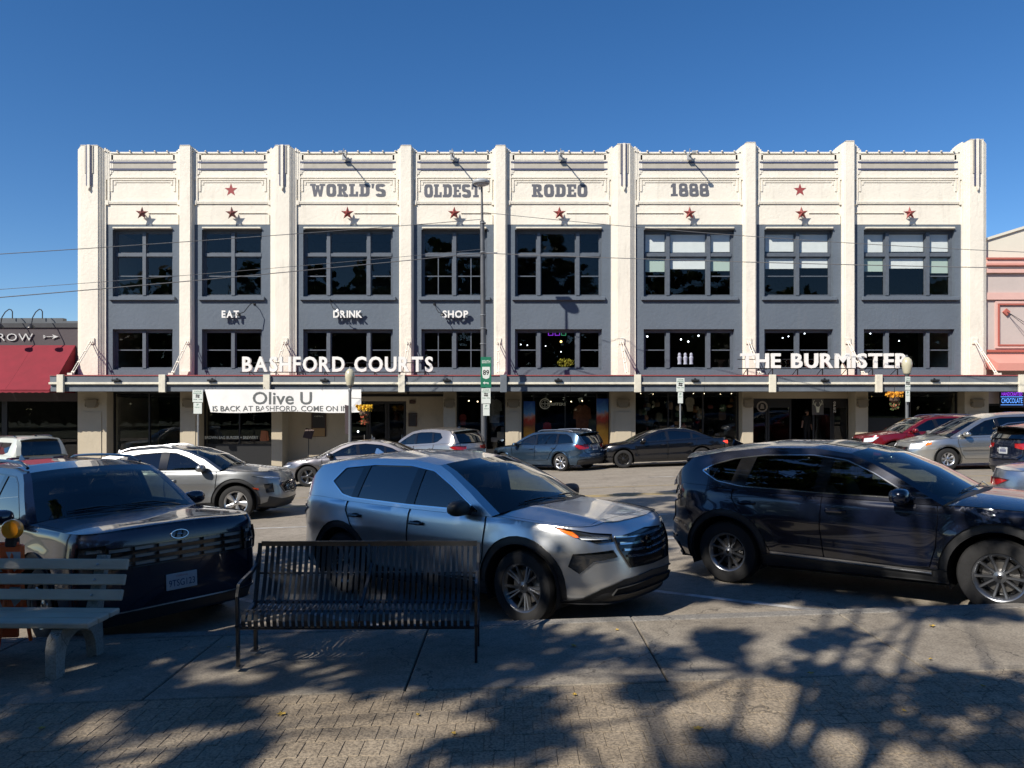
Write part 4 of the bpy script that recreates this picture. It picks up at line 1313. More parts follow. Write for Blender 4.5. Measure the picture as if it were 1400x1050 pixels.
for k in range(-5, 7):                                   # stall lines
    x0 = 3.65 + k * 4.35
    a = Vector((x0, 7.1)); c = a - hd * 5.4; n = Vector((hd.y, -hd.x)) * .05
    b = MB(); m_ = 6
    for i in range(m_):
        p, q = a.lerp(c, i / m_), a.lerp(c, (i + 1) / m_)
        vs = [(p - n), (p + n), (q + n), (q - n)]
        b.add([(v.x, v.y, gz(v.x, v.y) + .004) for v in vs], [(0, 1, 2, 3)])
    structure(b.build('parking_line', wl))

# near pavement: kerb stones, concrete slabs, brick field
KT = .15
def flat_piece(x0, x1, y0, y1, gap=.006, bev=.006, m=None, top=KT, thick=.16, skew=0.0, dz=0.0):
    b = MB(); g = gap / 2
    v = []
    for (dz_, e) in ((-thick, 0), (-bev, 0), (0, bev)):
        for (x, y) in ((x0, y0), (x1, y0), (x1, y1), (x0, y1)):
            xx = x + (g + e) * (1 if x == x0 else -1); yy = y + (g + e) * (1 if y == y0 else -1)
            v.append((xx + skew * (y - y0), yy, gz(x, y) + top + dz_ + dz))
    f = [(8, 9, 10, 11)]
    for k in (0, 4):
        for i in range(4): f.append((k + i, k + (i + 1) % 4, k + 4 + (i + 1) % 4, k + 4 + i))
    b.add(v, f); return b
kerb = thing('kerb', 'near concrete kerb between the parking bays and the brick pavement', 'kerb', (0, KY, 0)); del kerb['label']; del kerb['category']; structure(kerb)
pave = thing('pavement', '', '', (0, 6, 0)); del pave['label']; del pave['category']; structure(pave)
joints = [-24.9 + 1.84 * i for i in range(28)]
off = 0.23
for i in range(len(joints) - 1):
    x0, x1 = joints[i] + off, joints[i + 1] + off
    o = flat_piece(x0, x1, KY - .155, KY, .004, .012).build('kerb_stone', kerbm, kerb); o.location = (0, -KY, 0)
    o = flat_piece(x0, x1, 5.36, KY - .16, .014, .008, dz=random.uniform(-.002, .002)).build('slab', slabm, pave); o.location = (0, -6, 0)
sheet('plaza', [-60, -30, -14, -10, -7], [-2.5, 1.5, 5.35], KT - .002, jointm)
sheet('plaza', [7, 10, 14, 30, 60], [-2.5, 1.5, 5.35], KT - .002, jointm)
sheet('plaza', [-7, 0, 7], [-2.5, 1.5], KT - .002, jointm)
sheet('lawn', [-300, -80, -30, -14, -10, -7, 7, 10, 14, 30, 80, 300], [-300, -90, -20, -6, -2.5], KT - .004, mat('lawn_grass', (.035, .055, .016), .95, var=.35, vscale=.6, fine=.3, bump=.02, bscale=30))
sheet('brick_bed', [-7, -3.5, 0, 3.5, 7], [1.5, 3.4, 5.35], KT - .0048, jointm)
sheet('slab_bed', [-30, -10, 0, 10, 30], [5.35, 6.9], KT - .03, mat('joint_dirt', (.03, .026, .02), .95))
field = thing('brick_paving', '', '', (0, 4.6, 0)); del field['label']; del field['category']; structure(field)
bx_, by_ = .118, .205
cand = []
rb0 = random.Random(2)
i0 = 0
y = 1.5; row_ = 0
while y < 5.3:
    x = -7.0 - (row_ % 2) * bx_ / 2 - rb0.uniform(0, .012)
    y1 = min(y + by_, 5.345)
    while x < 6.99:
        x1 = min(x + bx_, 7.0); x0_ = max(x, -7.0)
        if x1 - x0_ > .03: cand.append((x0_, x1, y, y1))
        x += bx_
    y += by_; row_ += 1
def seen(c):
    X0, Y0 = (c[0] + c[1]) / 2, (c[2] + c[3]) / 2
    py = 558 + (CAM_Z - KT - gz(X0, Y0)) * 1050 / Y0; px = 700 + X0 * 1050 / Y0
    return py < 1058 and -10 < px < 1410
vis = sorted([c for c in cand if seen(c)], key=lambda c: c[2])
near = set(vis[:300])
rs = random.Random(5)
B_ = MB()
for c in cand:
    q = flat_piece(*c, .0035, .0025, dz=rs.uniform(-.0016, .0010), thick=.02)
    if c in near:
        o = q.build('brick', brickm, field); o.location = (0, -4.6, 0)
    else:
        B_.add(q.v, q.f)
o = stuff(B_.build('bricks', brickm, field)); o.location = (0, -4.6, 0)

# far kerb and pavement
fk = thing('kerb', '', '', (0, FK, 0)); del fk['label']; del fk['category']; structure(fk)
for i in range(-16, 16):
    o = flat_piece(i * 2.5, i * 2.5 + 2.5, FK, FK + .16, .004, .01).build('kerb_stone', kerbm, fk); o.location = (0, -FK, 0)
fp = thing('pavement', '', '', (0, 32, 0)); del fp['label']; del fp['category']; structure(fp)
for i in range(-22, 24):
    for j in range(2):
        o = flat_piece(i * 1.6, i * 1.6 + 1.6, FK + .16 + j * 1.75, FK + .16 + (j + 1) * 1.75 + .0, .01, .006, dz=.001).build('slab', farw, fp); o.location = (0, -32, 0)
# ================================================================ the white and grey building
def mat_stucco(name, col, var=.06, bump=.012, grime=.35, gcol=(.25, .23, .2)):
    m = material(name); t = m.node_tree; b = principled(m); L = t.links.new
    tc = t.nodes.new('ShaderNodeTexCoord')
    def noise(s, d=5, sc=None, r=.6):
        n = t.nodes.new('ShaderNodeTexNoise'); n.inputs['Scale'].default_value = s; n.inputs['Detail'].default_value = d; n.inputs['Roughness'].default_value = r
        src = tc.outputs['Object']
        if sc:
            mp = t.nodes.new('ShaderNodeMapping'); mp.inputs['Scale'].default_value = sc; L(src, mp.inputs[0]); src = mp.outputs[0]
        L(src, n.inputs['Vector']); return n
    n1 = noise(.7, 8); r = t.nodes.new('ShaderNodeValToRGB')
    r.color_ramp.elements[0].position = .3; r.color_ramp.elements[1].position = .7
    r.color_ramp.elements[0].color = (*[c * (1 - var) for c in col], 1); r.color_ramp.elements[1].color = (*[min(1, c * (1 + var)) for c in col], 1)
    L(n1.outputs[0], r.inputs[0])
    n2 = noise(1.6, 7, (2.2, 2.2, .35), .7)      # rain streaks
    mr = t.nodes.new('ShaderNodeMapRange'); mr.inputs[1].default_value = .56; mr.inputs[2].default_value = .80; mr.inputs[3].default_value = 0; mr.inputs[4].default_value = grime
    L(n2.outputs[0], mr.inputs[0])
    mx = t.nodes.new('ShaderNodeMix'); mx.data_type = 'RGBA'; L(mr.outputs[0], mx.inputs[0]); L(r.outputs[0], mx.inputs[6]); mx.inputs[7].default_value = (*gcol, 1)
    L(mx.outputs[2], b.inputs['Base Color']); b.inputs['Roughness'].default_value = .8
    n3 = noise(7, 6); n4 = noise(38, 3)
    ad = t.nodes.new('ShaderNodeMath'); ad.operation = 'MULTIPLY_ADD'; ad.inputs[1].default_value = .35; L(n4.outputs[0], ad.inputs[0]); L(n3.outputs[0], ad.inputs[2])
    bp = t.nodes.new('ShaderNodeBump'); bp.inputs['Distance'].default_value = bump; L(ad.outputs[0], bp.inputs['Height']); L(bp.outputs[0], b.inputs['Normal'])
    MATS[name] = m; return m
Wm = mat_stucco('white_stucco', (.77, .72, .62), .06, .016, .5, (.42, .38, .32))
Gm = mat_stucco('grey_stucco', (.102, .128, .162), .07, .016, .25, (.17, .18, .19))
Tm = mat_stucco('tan_plaster', (.46, .40, .30), .08, .008, .4, (.2, .17, .13))
Bm = mat('band_blue', (.055, .065, .125), .6, var=.15, vscale=4)
Em = mat('band_beige', (.43, .40, .34), .75, var=.1, vscale=3)
Fm = mat('window_frame_paint', (.098, .116, .142), .45, var=.15, vscale=6)
Cm = mat('cream_metal', (.72, .68, .56), .5, var=.12, vscale=5, dirt=.25)
CG = mat('canopy_grey', (.125, .145, .17), .6, var=.18, vscale=2, bump=.002, bscale=20)
RD = mat('red_flashing', (.28, .06, .06), .5)
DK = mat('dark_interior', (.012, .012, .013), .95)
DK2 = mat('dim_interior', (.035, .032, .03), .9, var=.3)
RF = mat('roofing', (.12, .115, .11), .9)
glass('shop_glass', (.80, .83, .82), ior=1.5, extra=.0, wave=.0004, mul=1.1)
glass('window_glass', (.86, .89, .90), ior=1.5, extra=.0, wave=.0008, mul=.85)
BLD = thing('commercial_building', 'long two storey white and blue grey building with pilasters, red stars and a street canopy', 'building', (0.7, 36, gz(0, 34)))
BL = Vector(BLD.location)
def bpart(mb, name, m=None, parent=None, angle=35):
    o = mb.build(name, m, parent or BLD, angle=angle)
    if parent is None: o.location = -BL
    return o
PF = D - .24                                       # face of the pilasters
xw = lambda px: PX(px, D); zw = lambda py: PZ(py, D)
xp = lambda px: PX(px, PF); zp = lambda py: PZ(py, PF)
PIL = [(104, 140, 1), (245, 261, 0), (370, 402, 1), (547, 563, 0), (677, 692, 0), (838, 868, 1), (1019, 1034, 0), (1155, 1169, 0), (1320, 1351, 1)]
PIL = [(xp(a), xp(b), w) for a, b, w in PIL]
WIN = [(154, 236, 2), (276, 358, 2), (414.5, 537, 3), (576, 666, 4), (704, 823, 3), (880, 1004, 5), (1045, 1139, 6), (1181, 1305, 5)]
ZG, ZL0, ZL1, ZU0, ZU1, ZP, ZT = zw(511), zw(506), zw(450), zw(406), zw(314), zw(307), zw(209)
SE = D - .0
# ---- walls, bay by bay, built round the openings
wal = []
for i in range(8):
    x0 = (PIL[i][0] + PIL[i][1]) / 2; x1 = (PIL[i + 1][0] + PIL[i + 1][1]) / 2
    a, c = xw(WIN[i][0]), xw(WIN[i][1])
    y0, y1 = D, D + .36
    b = MB()
    zb_ = PZ(534, 32.0) + .01
    b.box(x0, a, y0, y1, zb_, ZP); b.box(c, x1, y0, y1, zb_, ZP)
    b.box(a, c, y0, y1, zb_, ZL0); b.box(a, c, y0, y1, ZL1, ZU0); b.box(a, c, y0, y1, ZU1, ZP)
    bpart(b, 'wall_panel', Gm)
    b = MB(); b.box(x0, x1, y0 - .012, y1, ZP, ZT - .1); bpart(b, 'frieze', Wm)
    # raised shadow frame with stepped corners
    l, r = PIL[i][1] + .03, PIL[i + 1][0] - .03
    b = MB()
    zz = [zw(242), zw(245), zw(248)]
    yf = y0 - .012
    for k in range(3):
        e = .10 + .13 * k; zt_, th = zz[k], .055
        pr = .045 - .01 * k
        lo = (zw(277), zw(262), zw(253))[k]
        b.box(l + e, r - e, yf - pr, yf, zt_ - th, zt_)
        for sx, sg in ((l + e, 1), (r - e, -1)):
            xa, xb = (sx, sx + .085) if sg > 0 else (sx - .085, sx)
            b.box(xa, xb, yf - pr + .003, yf, lo, zt_ - th)
    b.box(l + .12, r - .12, yf - .06, yf, zw(277.5), zw(275.5))
    b.box(l + .16, r - .16, yf - .05, yf, zw(279), zw(277.5))
    b.box(l + .02, l + .14, yf - .07, yf, zw(280.5), zw(274.5)); b.box(r - .14, r - .02, yf - .07, yf, zw(280.5), zw(274.5))
    bpart(b, 'frieze_moulding', Wm)
    b = MB(); b.box(l - .02, r + .02, yf - .012, yf, zw(230.5), zw(223.5)); bpart(b, 'beige_band', Em)
    for pa, pb in ((221, 223.4), (230.6, 233)):
        b = MB(); b.box(l - .02, r + .02, yf - .03, yf, zw(pb), zw(pa)); bpart(b, 'blue_band', Bm)
    b = MB(); b.bbox(l - .3, r + .3, y0 - .05, y1 + .1, ZT - .06, ZT + .03, .02); b.box(l - .3, r + .3, y0 - .03, y0 - .012, ZT - .32, ZT - .1); bpart(b, 'parapet_cap', Wm)
    # roof tile edge bumps along the parapet
    b = MB(); k = l
    while k < r: b.ball((k, y0 - .08, ZT + .05), (.05, .06, .035), 6); k += .55
    o = bpart(b, 'parapet_studs', Wm); stuff(o)
    # thin conduit from the star to the pilaster
    cx = xw((194, 317, 475, 621, 765, 943, 1096, 1244)[i]); zz_ = zw(291.5)
    b = MB()
    if i in (5, 7): b.tube([(cx - .3, yf - .03, zz_), (l + .05, yf - .03, zz_)], .018, 6)
    else: b.tube([(cx + .3, yf - .03, zz_), (r - .18, yf - .03, zz_), (r - .1, yf - .03, zz_ - .08), (r - .1, yf - .03, zw(306))], .018, 6)
    bpart(b, 'conduit', Wm)
# ---- pilasters
for i, (a, c, wide) in enumerate(PIL):
    b = MB(); zb_ = 3.0
    ztop = zp(199) + (max(0, i - 4)) * .065
    fl = .20
    ed = fl if wide else .035
    b.box(a + ed, c - ed, PF, D + .3, zb_, ztop)
    if wide:
        for k in range(4):                      # flutes down both edges
            xa = a + .20 - .05 * (k + 1); b.box(xa, xa + .05, PF + .035 * (k + 1), D + .3, zb_, ztop - .03 * (k + 1))
            xa = c - .20 + .05 * k; b.box(xa, xa + .05, PF + .035 * (k + 1), D + .3, zb_, ztop - .03 * (k + 1))
    else:
        b.box(a, a + ed, PF + .03, D + .3, zb_, ztop - .03); b.box(c - ed, c, PF + .03, D + .3, zb_, ztop - .03)
    for sg, e0 in ((1, c), (-1, a)):
        if (i == 0 and sg < 0) or (i == 8 and sg > 0):
            continue
        dep = [.16, .175, .19, .20, .21]; hs = [.05, .10, .16, .23, .31]
        lows = [zb_, zp(244), zp(240), zp(236), zp(233)]
        xx = e0
        for k in range(5):
            w = .06 if k == 0 else .075; xa, xb = (xx, xx + w) if sg > 0 else (xx - w, xx)
            b.box(xa, xb, PF + dep[k], D + .29, lows[k], ztop - hs[k]); xx += sg * w
    bpart(b, 'pilaster', Wm)
    b = MB(); m_ = (a + c) / 2; b.prism([(a + ed - .02, ztop), (c - ed + .02, ztop), (c - ed - .02, ztop + .025), (a + ed + .02, ztop + .025)], PF - .015, D + .3); bpart(b, 'pilaster_cap', Wm)
    if wide:
        m_ = (a + c) / 2
        for (dx, w, zlo, mt, pr) in ((-.155, .06, 237, Em, .03), (.155, .06, 237, Em, .03), (-.09, .06, 254, Bm, .05), (.09, .06, 254, Bm, .05), (0, .11, 257, Wm, .08)):
            b = MB(); b.box(m_ + dx - w / 2, m_ + dx + w / 2, PF - pr, PF, zp(zlo), ztop + .02 * (dx == 0)); bpart(b, 'pilaster_fluting', mt)
        b = MB(); b.prism([(m_ - .05, zp(257)), (m_ + .05, zp(257)), (m_, zp(261))], PF - .11, PF, Wm); bpart(b, 'fluting_tip', Wm)
    elif i in (1, 4):
        m_ = (a + c) / 2
        b = MB(); b.prism([(m_ - .2, 3.72), (m_ + .2, 3.72), (m_ + .12, 3.55), (m_ - .12, 3.55)], PF - .08, PF, Wm); b.box(m_ - .12, m_ + .12, PF - .05, PF, 3.48, 3.55); bpart(b, 'pilaster_foot', Wm)
# ---- windows
WB = mat('blind_white', (.82, .83, .80), .8, var=.06)
WB2 = mat('blind_green_white', (.48, .58, .50), .8)
PR = random.Random(9)
def window(x0, x1, z0, z1, kind, upper):
    F = MB(); yq = D + .20; t = .075; y1 = yq + .09
    F.box(x0, x0 + t, yq, y1, z0, z1); F.box(x1 - t, x1, yq, y1, z0, z1)
    F.box(x0 + t, x1 - t, yq, y1, z1 - t * 1.3, z1); F.box(x0 + t, x1 - t, yq - .03, y1, z0, z0 + t * 1.2)
    posts = [.5] if kind in (2, 4, 6) else [.275, .725]
    w = x1 - x0; pw = .15
    zt = z0 + (z1 - z0) * .64
    edges = [x0 + t] + sum([[x0 + w * p - pw / 2, x0 + w * p + pw / 2] for p in posts], []) + [x1 - t]
    for p in posts: F.box(x0 + w * p - pw / 2, x0 + w * p + pw / 2, yq - .06, y1, z0 + t * 1.2, z1 - t * 1.3)
    lights = []
    for k in range(0, len(edges), 2):
        a, c = edges[k], edges[k + 1]
        if upper:
            F.box(a, c, yq - .035, y1, zt - .08, zt + .06)
            lights.append((a, c, zt + .06, z1 - t * 1.3, 'top')); lights.append((a, c, z0 + t * 1.2, zt - .08, 'low'))
        else: lights.append((a, c, z0 + t * 1.2, z1 - t * 1.3, 'low'))
    o = bpart(F, 'window', Fm)
    mid = len(edges) // 2 if len(edges) == 6 else None
    for n_, (a, c, za, zc, wh) in enumerate(lights):
        g = .045
        b = MB(); ym = yq + .045
        b.box(a, a + g, ym, y1 - .004, za, zc); b.box(c - g, c, ym, y1 - .004, za, zc); b.box(a + g, c - g, ym, y1 - .004, za, za + g); b.box(a + g, c - g, ym, y1 - .004, zc - g, zc)
        centre = len(posts) == 2 and abs((a + c) / 2 - (x0 + x1) / 2) < .3
        if wh == 'low' and not centre:
            zm = za + (zc - za) * .5
            b.box(a + g, c - g, ym - .01, y1 - .004, zm - .022, zm + .022)
            if kind == 4:
                xm = (a + c) / 2; b.box(xm - .02, xm + .02, ym - .012, y1 - .006, za + g, zm - .022); b.box(xm - .02, xm + .02, ym - .012, y1 - .006, zm + .022, zc - g)
        bpart(b, 'sash', Fm, o)
        b = MB(); ta, tb = PR.uniform(-.006, .006), PR.uniform(-.007, .007)      # no two panes sit quite alike
        b.add([(a + g, y1 - .02 + ta, za + g), (c - g, y1 - .02 - ta, za + g), (c - g, y1 - .02 - ta + tb, zc - g), (a + g, y1 - .02 + ta + tb, zc - g)], [(0, 1, 2, 3)])
        bpart(b, 'pane', MATS['window_glass'], o)
        if kind in (5, 6) and upper:
            drop = (zc - za) * ((.86 if wh == 'top' else (.26 if centre or kind == 6 else .36)) + PR.uniform(-.03, .03))
            b = MB(); b.box(a + g, c - g, y1 + .03, y1 + .05, zc - g - drop, zc - g); 
            bpart(b, 'blind', WB2 if (wh == 'low' and not centre and kind == 5) else WB, o)
    if upper:
        b = MB(); b.bbox(x0 - .12, x1 + .14, D - .13, D + .2, z0 - .16, z0 - .0, .015); bpart(b, 'window_sill', Gm)
        b = MB(); b.bbox(x0 + .04, x1 - .02, D - .12, D - .0, z1 + .02, z1 + .10, .02); bpart(b, 'window_hood', Cm)
    else:
        b = MB(); b.box(x0, x1, D + .02, D + .2, z0 - .005, z0 + .02); bpart(b, 'window_sill', Gm)
    return o
for i, (a, c, k) in enumerate(WIN):
    window(xw(a), xw(c), ZU0, ZU1, k, True)
    a2, c2 = ((154, 237), (277, 358), (416, 539), (580, 669), (706, 825), (879, 1004), (1046, 1140), (1182, 1306))[i]
    window(xw(a), xw(c), ZL0, ZL1, k, False)
# rooms, roof, side and rear walls
XL, XR = PIL[0][0], PIL[-1][1]
b = MB()
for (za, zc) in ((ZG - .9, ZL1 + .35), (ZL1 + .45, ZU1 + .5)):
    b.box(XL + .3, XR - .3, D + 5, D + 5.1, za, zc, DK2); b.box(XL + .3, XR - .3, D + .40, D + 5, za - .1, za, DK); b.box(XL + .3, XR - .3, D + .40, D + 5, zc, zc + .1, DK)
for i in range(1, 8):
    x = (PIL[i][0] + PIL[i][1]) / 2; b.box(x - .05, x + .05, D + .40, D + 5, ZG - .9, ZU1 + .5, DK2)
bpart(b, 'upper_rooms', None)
b = MB(); b.box(XL + .01, XL + .3, D + .3, D + 24, -2, ZT - .3); b.box(XR - .3, XR - .01, D + .3, D + 24, -2, ZT - .3); b.box(XL + .3, XR - .3, D + 23.7, D + 24, -2, ZT - .3); bpart(b, 'outer_wall', Wm)
b = MB(); b.box(XL + .3, XR - .3, D + .36, D + 23.7, ZT - 1.0, ZT - .8); bpart(b, 'roof', RF)

# ---- canopy over the pavement
YC = 32.0
cx0, cx1 = PX(68, YC), PX(1397, YC)
zc = lambda py: PZ(py, YC)
b = MB(); b.box(cx0 + .02, cx1 - .02, YC + .06, D + .5, zc(528), zc(514.5)); bpart(b, 'canopy', CG)
b = MB(); b.box(cx0 + .1, cx1 - .1, YC + .3, D + .4, zc(534), zc(528) - .003); bpart(b, 'canopy_soffit', mat('soffit', (.22, .20, .17), .8, var=.1))
def seams(x0, x1, n):
    return [x0 + (x1 - x0) * k / n for k in range(n + 1)]
cp = [84, 223, 365.5, 549.5, 688.5, 871.5, 1055.5, 1200.5, 1396]
cps = [PX(q, YC) for q in cp]
xs_ = [cx0] + [0.5 * (cps[k] + cps[k + 1]) for k in range(8)] + [cx1]
allx = sorted([cx0, cx1] + cps[:-1] + [0.5 * (cps[k] + cps[k + 1]) for k in range(8)])
for k in range(len(allx) - 1):
    a, c = allx[k] + .006, allx[k + 1] - .006
    b = MB(); b.box(a, c, YC + .0, YC + .06, zc(522.5), zc(514)); bpart(b, 'fascia_panel', CG)
    b = MB(); b.box(a, c, YC + .05, YC + .3, zc(535), zc(526)); bpart(b, 'lower_fascia', CG)
b = MB(); b.bbox(cx0 - .02, cx1 + .02, YC - .06, YC + .05, zc(525.6), zc(522.6), .01); bpart(b, 'cream_band', Cm)
b = MB(); b.box(cx0, cx1, YC - .03, D + .0, zc(514), zc(512.6)); bpart(b, 'canopy_flashing', RD)
for k, q in enumerate(cps):
    b = MB(); b.bbox(q - .14, q + .14, YC - .12, YC + .0, zc(536.5), zc(512.3), .012)
    bpart(b, 'canopy_post', CG if k == 4 else Cm)
for px in (160, 290, 444, 611, 763, 950, 1127, 1277):
    b = MB(); x = PX(px, YC)
    b.bbox(x - .16, x + .16, YC - .16, YC - .01, zc(521.5), zc(518.8), .012); b.box(x - .03, x + .03, YC - .04, YC, zc(519.5), zc(517)); bpart(b, 'floodlight', mat('black_metal', (.015, .015, .016), .4))
for i, (a, c, w) in enumerate(PIL):
    if i in (5,): pass
    x = (a + c) / 2 + (.12 if i < 4 else -.1)
    b = MB(); A = Vector((x, PF - .02, zp(466))); E_ = Vector((x, YC + .15, zc(513)))
    for dx in (-.05, .05): b.tube([A + Vector((dx, 0, 0)), E_ + Vector((dx, 0, 0))], .02, 6, smooth=True)
    for k in (.3, .62, .9): b.ball(tuple(A.lerp(E_, k)), (.09, .04, .04), 8)
    b.box(x - .12, x + .12, PF - .05, PF, A.z - .14, A.z + .12); b.box(x - .1, x + .1, YC + .05, YC + .25, E_.z, E_.z + .1)
    bpart(b, 'canopy_stay', Wm)
# ---- ground floor: columns, shop fronts
GZ = lambda x: gz(x, 33) + KT
COLS = [(106, 146), (246, 272), (371, 386), (606, 623), (691, 713), (835, 869), (1015, 1030), (1170, 1187), (1319, 1352)]
yc = D - .45
COLX = [(PX(a, yc), PX(c, yc)) for a, c in COLS]
zs = zc(534) - .0
for a, c in COLX:
    b = MB(); b.bbox(a, c, yc, D + .5, GZ(a) - .2, zs, .015)
    w = c - a
    if w > .7: b.box(a + w * .18, c - w * .18, yc - .03, yc, GZ(a) + .35, zs - .9)
    bpart(b, 'column', Tm)
    m_ = (a + c) / 2; z_ = PZ(553, yc); hw = min(.26, w * .42)
    b = MB(); b.prism([(m_ - hw, z_ + .18), (m_ + hw, z_ + .18), (m_ + hw * .8, z_ - .08), (m_ + hw * .55, z_ - .14), (m_ - hw * .55, z_ - .14), (m_ - hw * .8, z_ - .08)], yc - .12, yc - .0)
    b.box(m_ - hw * 1.08, m_ + hw * 1.08, yc - .15, yc - .0, z_ + .18, z_ + .22)
    for sg in (-1, 1): b.ball((m_ + sg * hw * .98, yc - .06, z_ + .0), (.035, .06, .11), 8)
    bpart(b, 'capital', mat('capital_tan', (.24, .20, .14), .8, var=.1))
BK = mat('shopfront_black', (.010, .0105, .012), .5)
def shopfront(x0, x1, y, mull=(), sill=.45, head=.35, gm='shop_glass', fm=None, parent=None, solid=None):
    fm = fm or BK
    zt, zb_ = zs - .02, min(GZ(x0), GZ(x1))
    b = MB(); t = .07
    b.box(x0, x1, y, y + .12, zt - head, zt); b.box(x0, x1, y - .01, y + .14, zb_ - .2, zb_ + sill)
    b.box(x0, x0 + t, y, y + .1, zb_ + sill, zt - head); b.box(x1 - t, x1, y, y + .1, zb_ + sill, zt - head)
    ed = [x0 + t]
    for k in mull:
        m_ = x0 + (x1 - x0) * k; b.box(m_ - .03, m_ + .03, y - .01, y + .1, zb_ + sill, zt - head); ed += [m_ - .03, m_ + .03]
    ed.append(x1 - t)
    o = bpart(b, 'shopfront', fm)
    for k in range(0, len(ed), 2):
        b = MB(); b.add([(ed[k], y + .05, zb_ + sill), (ed[k + 1], y + .05, zb_ + sill), (ed[k + 1], y + .05, zt - head), (ed[k], y + .05, zt - head)], [(0, 1, 2, 3)])
        bpart(b, 'pane', MATS[gm], o)
    return o
CX = COLX
shopfront(CX[0][1], CX[1][0], D + .1, (.5,), .3, .06)
shopfront(CX[1][1], CX[2][0], D + .1, (.5,), 1.05, .06)
shopfront(CX[3][1], CX[4][0], D + .1, (.5,), .5, .05)
shopfront(CX[4][1], CX[5][0], D + .1, (.14, .5, .86), .5, .06)
shopfront(CX[5][1], CX[6][0], D + .1, (.33, .66), .5, .05)
shopfront(CX[7][1], CX[8][0], D + .1, (.5,), 1.35, .05)
# recessed entrance under the banner
xa, xb = CX[2][1], CX[3][0]
l1, l2 = PX(404, D), PX(478, D); r1 = PX(556, D)
b = MB()
b.box(xa, PX(478, D + .6), D + .45, D + .6, GZ(xa) - .2, zs); b.box(PX(556, D + .6), xb, D + .45, D + .6, GZ(xa) - .2, zs)
b.box(PX(478, D + .6), PX(556, D + .6), D + .45, D + .6, zs - .42, zs)
bpart(b, 'entrance_wall', Tm)
b = MB(); b.box(xa, PX(478, D + .6), D + .43, D + .45, GZ(xa) - .2, GZ(xa) + .22); bpart(b, 'skirting', BK)
def door_pair(x0, x1, y, n=2):
    zt = zs - .42; zb_ = GZ((x0 + x1) / 2)
    for k in range(n):
        a = x0 + (x1 - x0) * k / n + .01; c = x0 + (x1 - x0) * (k + 1) / n - .01
        b = MB(); t = .09
        b.box(a, a + t, y, y + .06, zb_, zt); b.box(c - t, c, y, y + .06, zb_, zt); b.box(a + t, c - t, y, y + .06, zb_, zb_ + .3); b.box(a + t, c - t, y, y + .06, zt - .12, zt)
        o = bpart(b, 'door', BK)
        b = MB(); b.add([(a + t, y + .03, zb_ + .3), (c - t, y + .03, zb_ + .3), (c - t, y + .03, zt - .12), (a + t, y + .03, zt - .12)], [(0, 1, 2, 3)]); bpart(b, 'pane', MATS['shop_glass'], o)
        b = MB(); hx_ = c - .16 if k % 2 == 0 else a + .16
        b.tube([(hx_, y - .05, zb_ + .85), (hx_, y - .05, zb_ + 1.25)], .014, 6, MATS['car_chrome']); bpart(b, 'handle', None, o)
door_pair(PX(478, D + .6) + .02, PX(556, D + .6) - .02, D + .5, 3)
# entrance on the right
xa, xb = CX[6][1], CX[7][0]
b = MB(); b.box(xa, xb, D + .3, D + .45, zs - .30, zs); b.box(PX(1164, D + .4), xb, D + .3, D + .45, GZ(xa) - .2, zs - .30); bpart(b, 'entrance_wall', Tm)
x2 = PX(1164, D + .4)
z0_ = GZ(xa)
for k, (fa, fb) in enumerate(((0, .19), (.19, .42), (.62, .81), (.81, 1))):
    a = xa + (x2 - xa) * fa + .01; c = xa + (x2 - xa) * fb - .01; y = D + .34
    b = MB(); t = .08; zt = zs - .31
    b.box(a, a + t, y, y + .06, z0_, zt); b.box(c - t, c, y, y + .06, z0_, zt); b.box(a + t, c - t, y, y + .06, z0_, z0_ + .3); b.box(a + t, c - t, y, y + .06, zt - .4, zt)
    o = bpart(b, 'door' if k in (1, 2) else 'side_panel', BK)
    b = MB(); b.add([(a + t, y + .03, z0_ + .3), (c - t, y + .03, z0_ + .3), (c - t, y + .03, zt - .4), (a + t, y + .03, zt - .4)], [(0, 1, 2, 3)]); bpart(b, 'pane', MATS['shop_glass'], o)
# shop rooms
b = MB(); zf = gz(0, 33) + KT - .3
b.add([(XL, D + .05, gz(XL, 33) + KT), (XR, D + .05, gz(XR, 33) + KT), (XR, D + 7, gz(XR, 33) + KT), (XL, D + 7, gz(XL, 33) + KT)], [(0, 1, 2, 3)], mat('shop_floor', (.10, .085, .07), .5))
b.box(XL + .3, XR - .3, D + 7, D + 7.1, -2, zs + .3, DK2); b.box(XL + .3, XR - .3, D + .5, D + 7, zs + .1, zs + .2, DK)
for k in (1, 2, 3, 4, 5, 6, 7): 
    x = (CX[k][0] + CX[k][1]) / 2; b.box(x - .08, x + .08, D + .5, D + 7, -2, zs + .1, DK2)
bpart(b, 'shop_rooms', None)
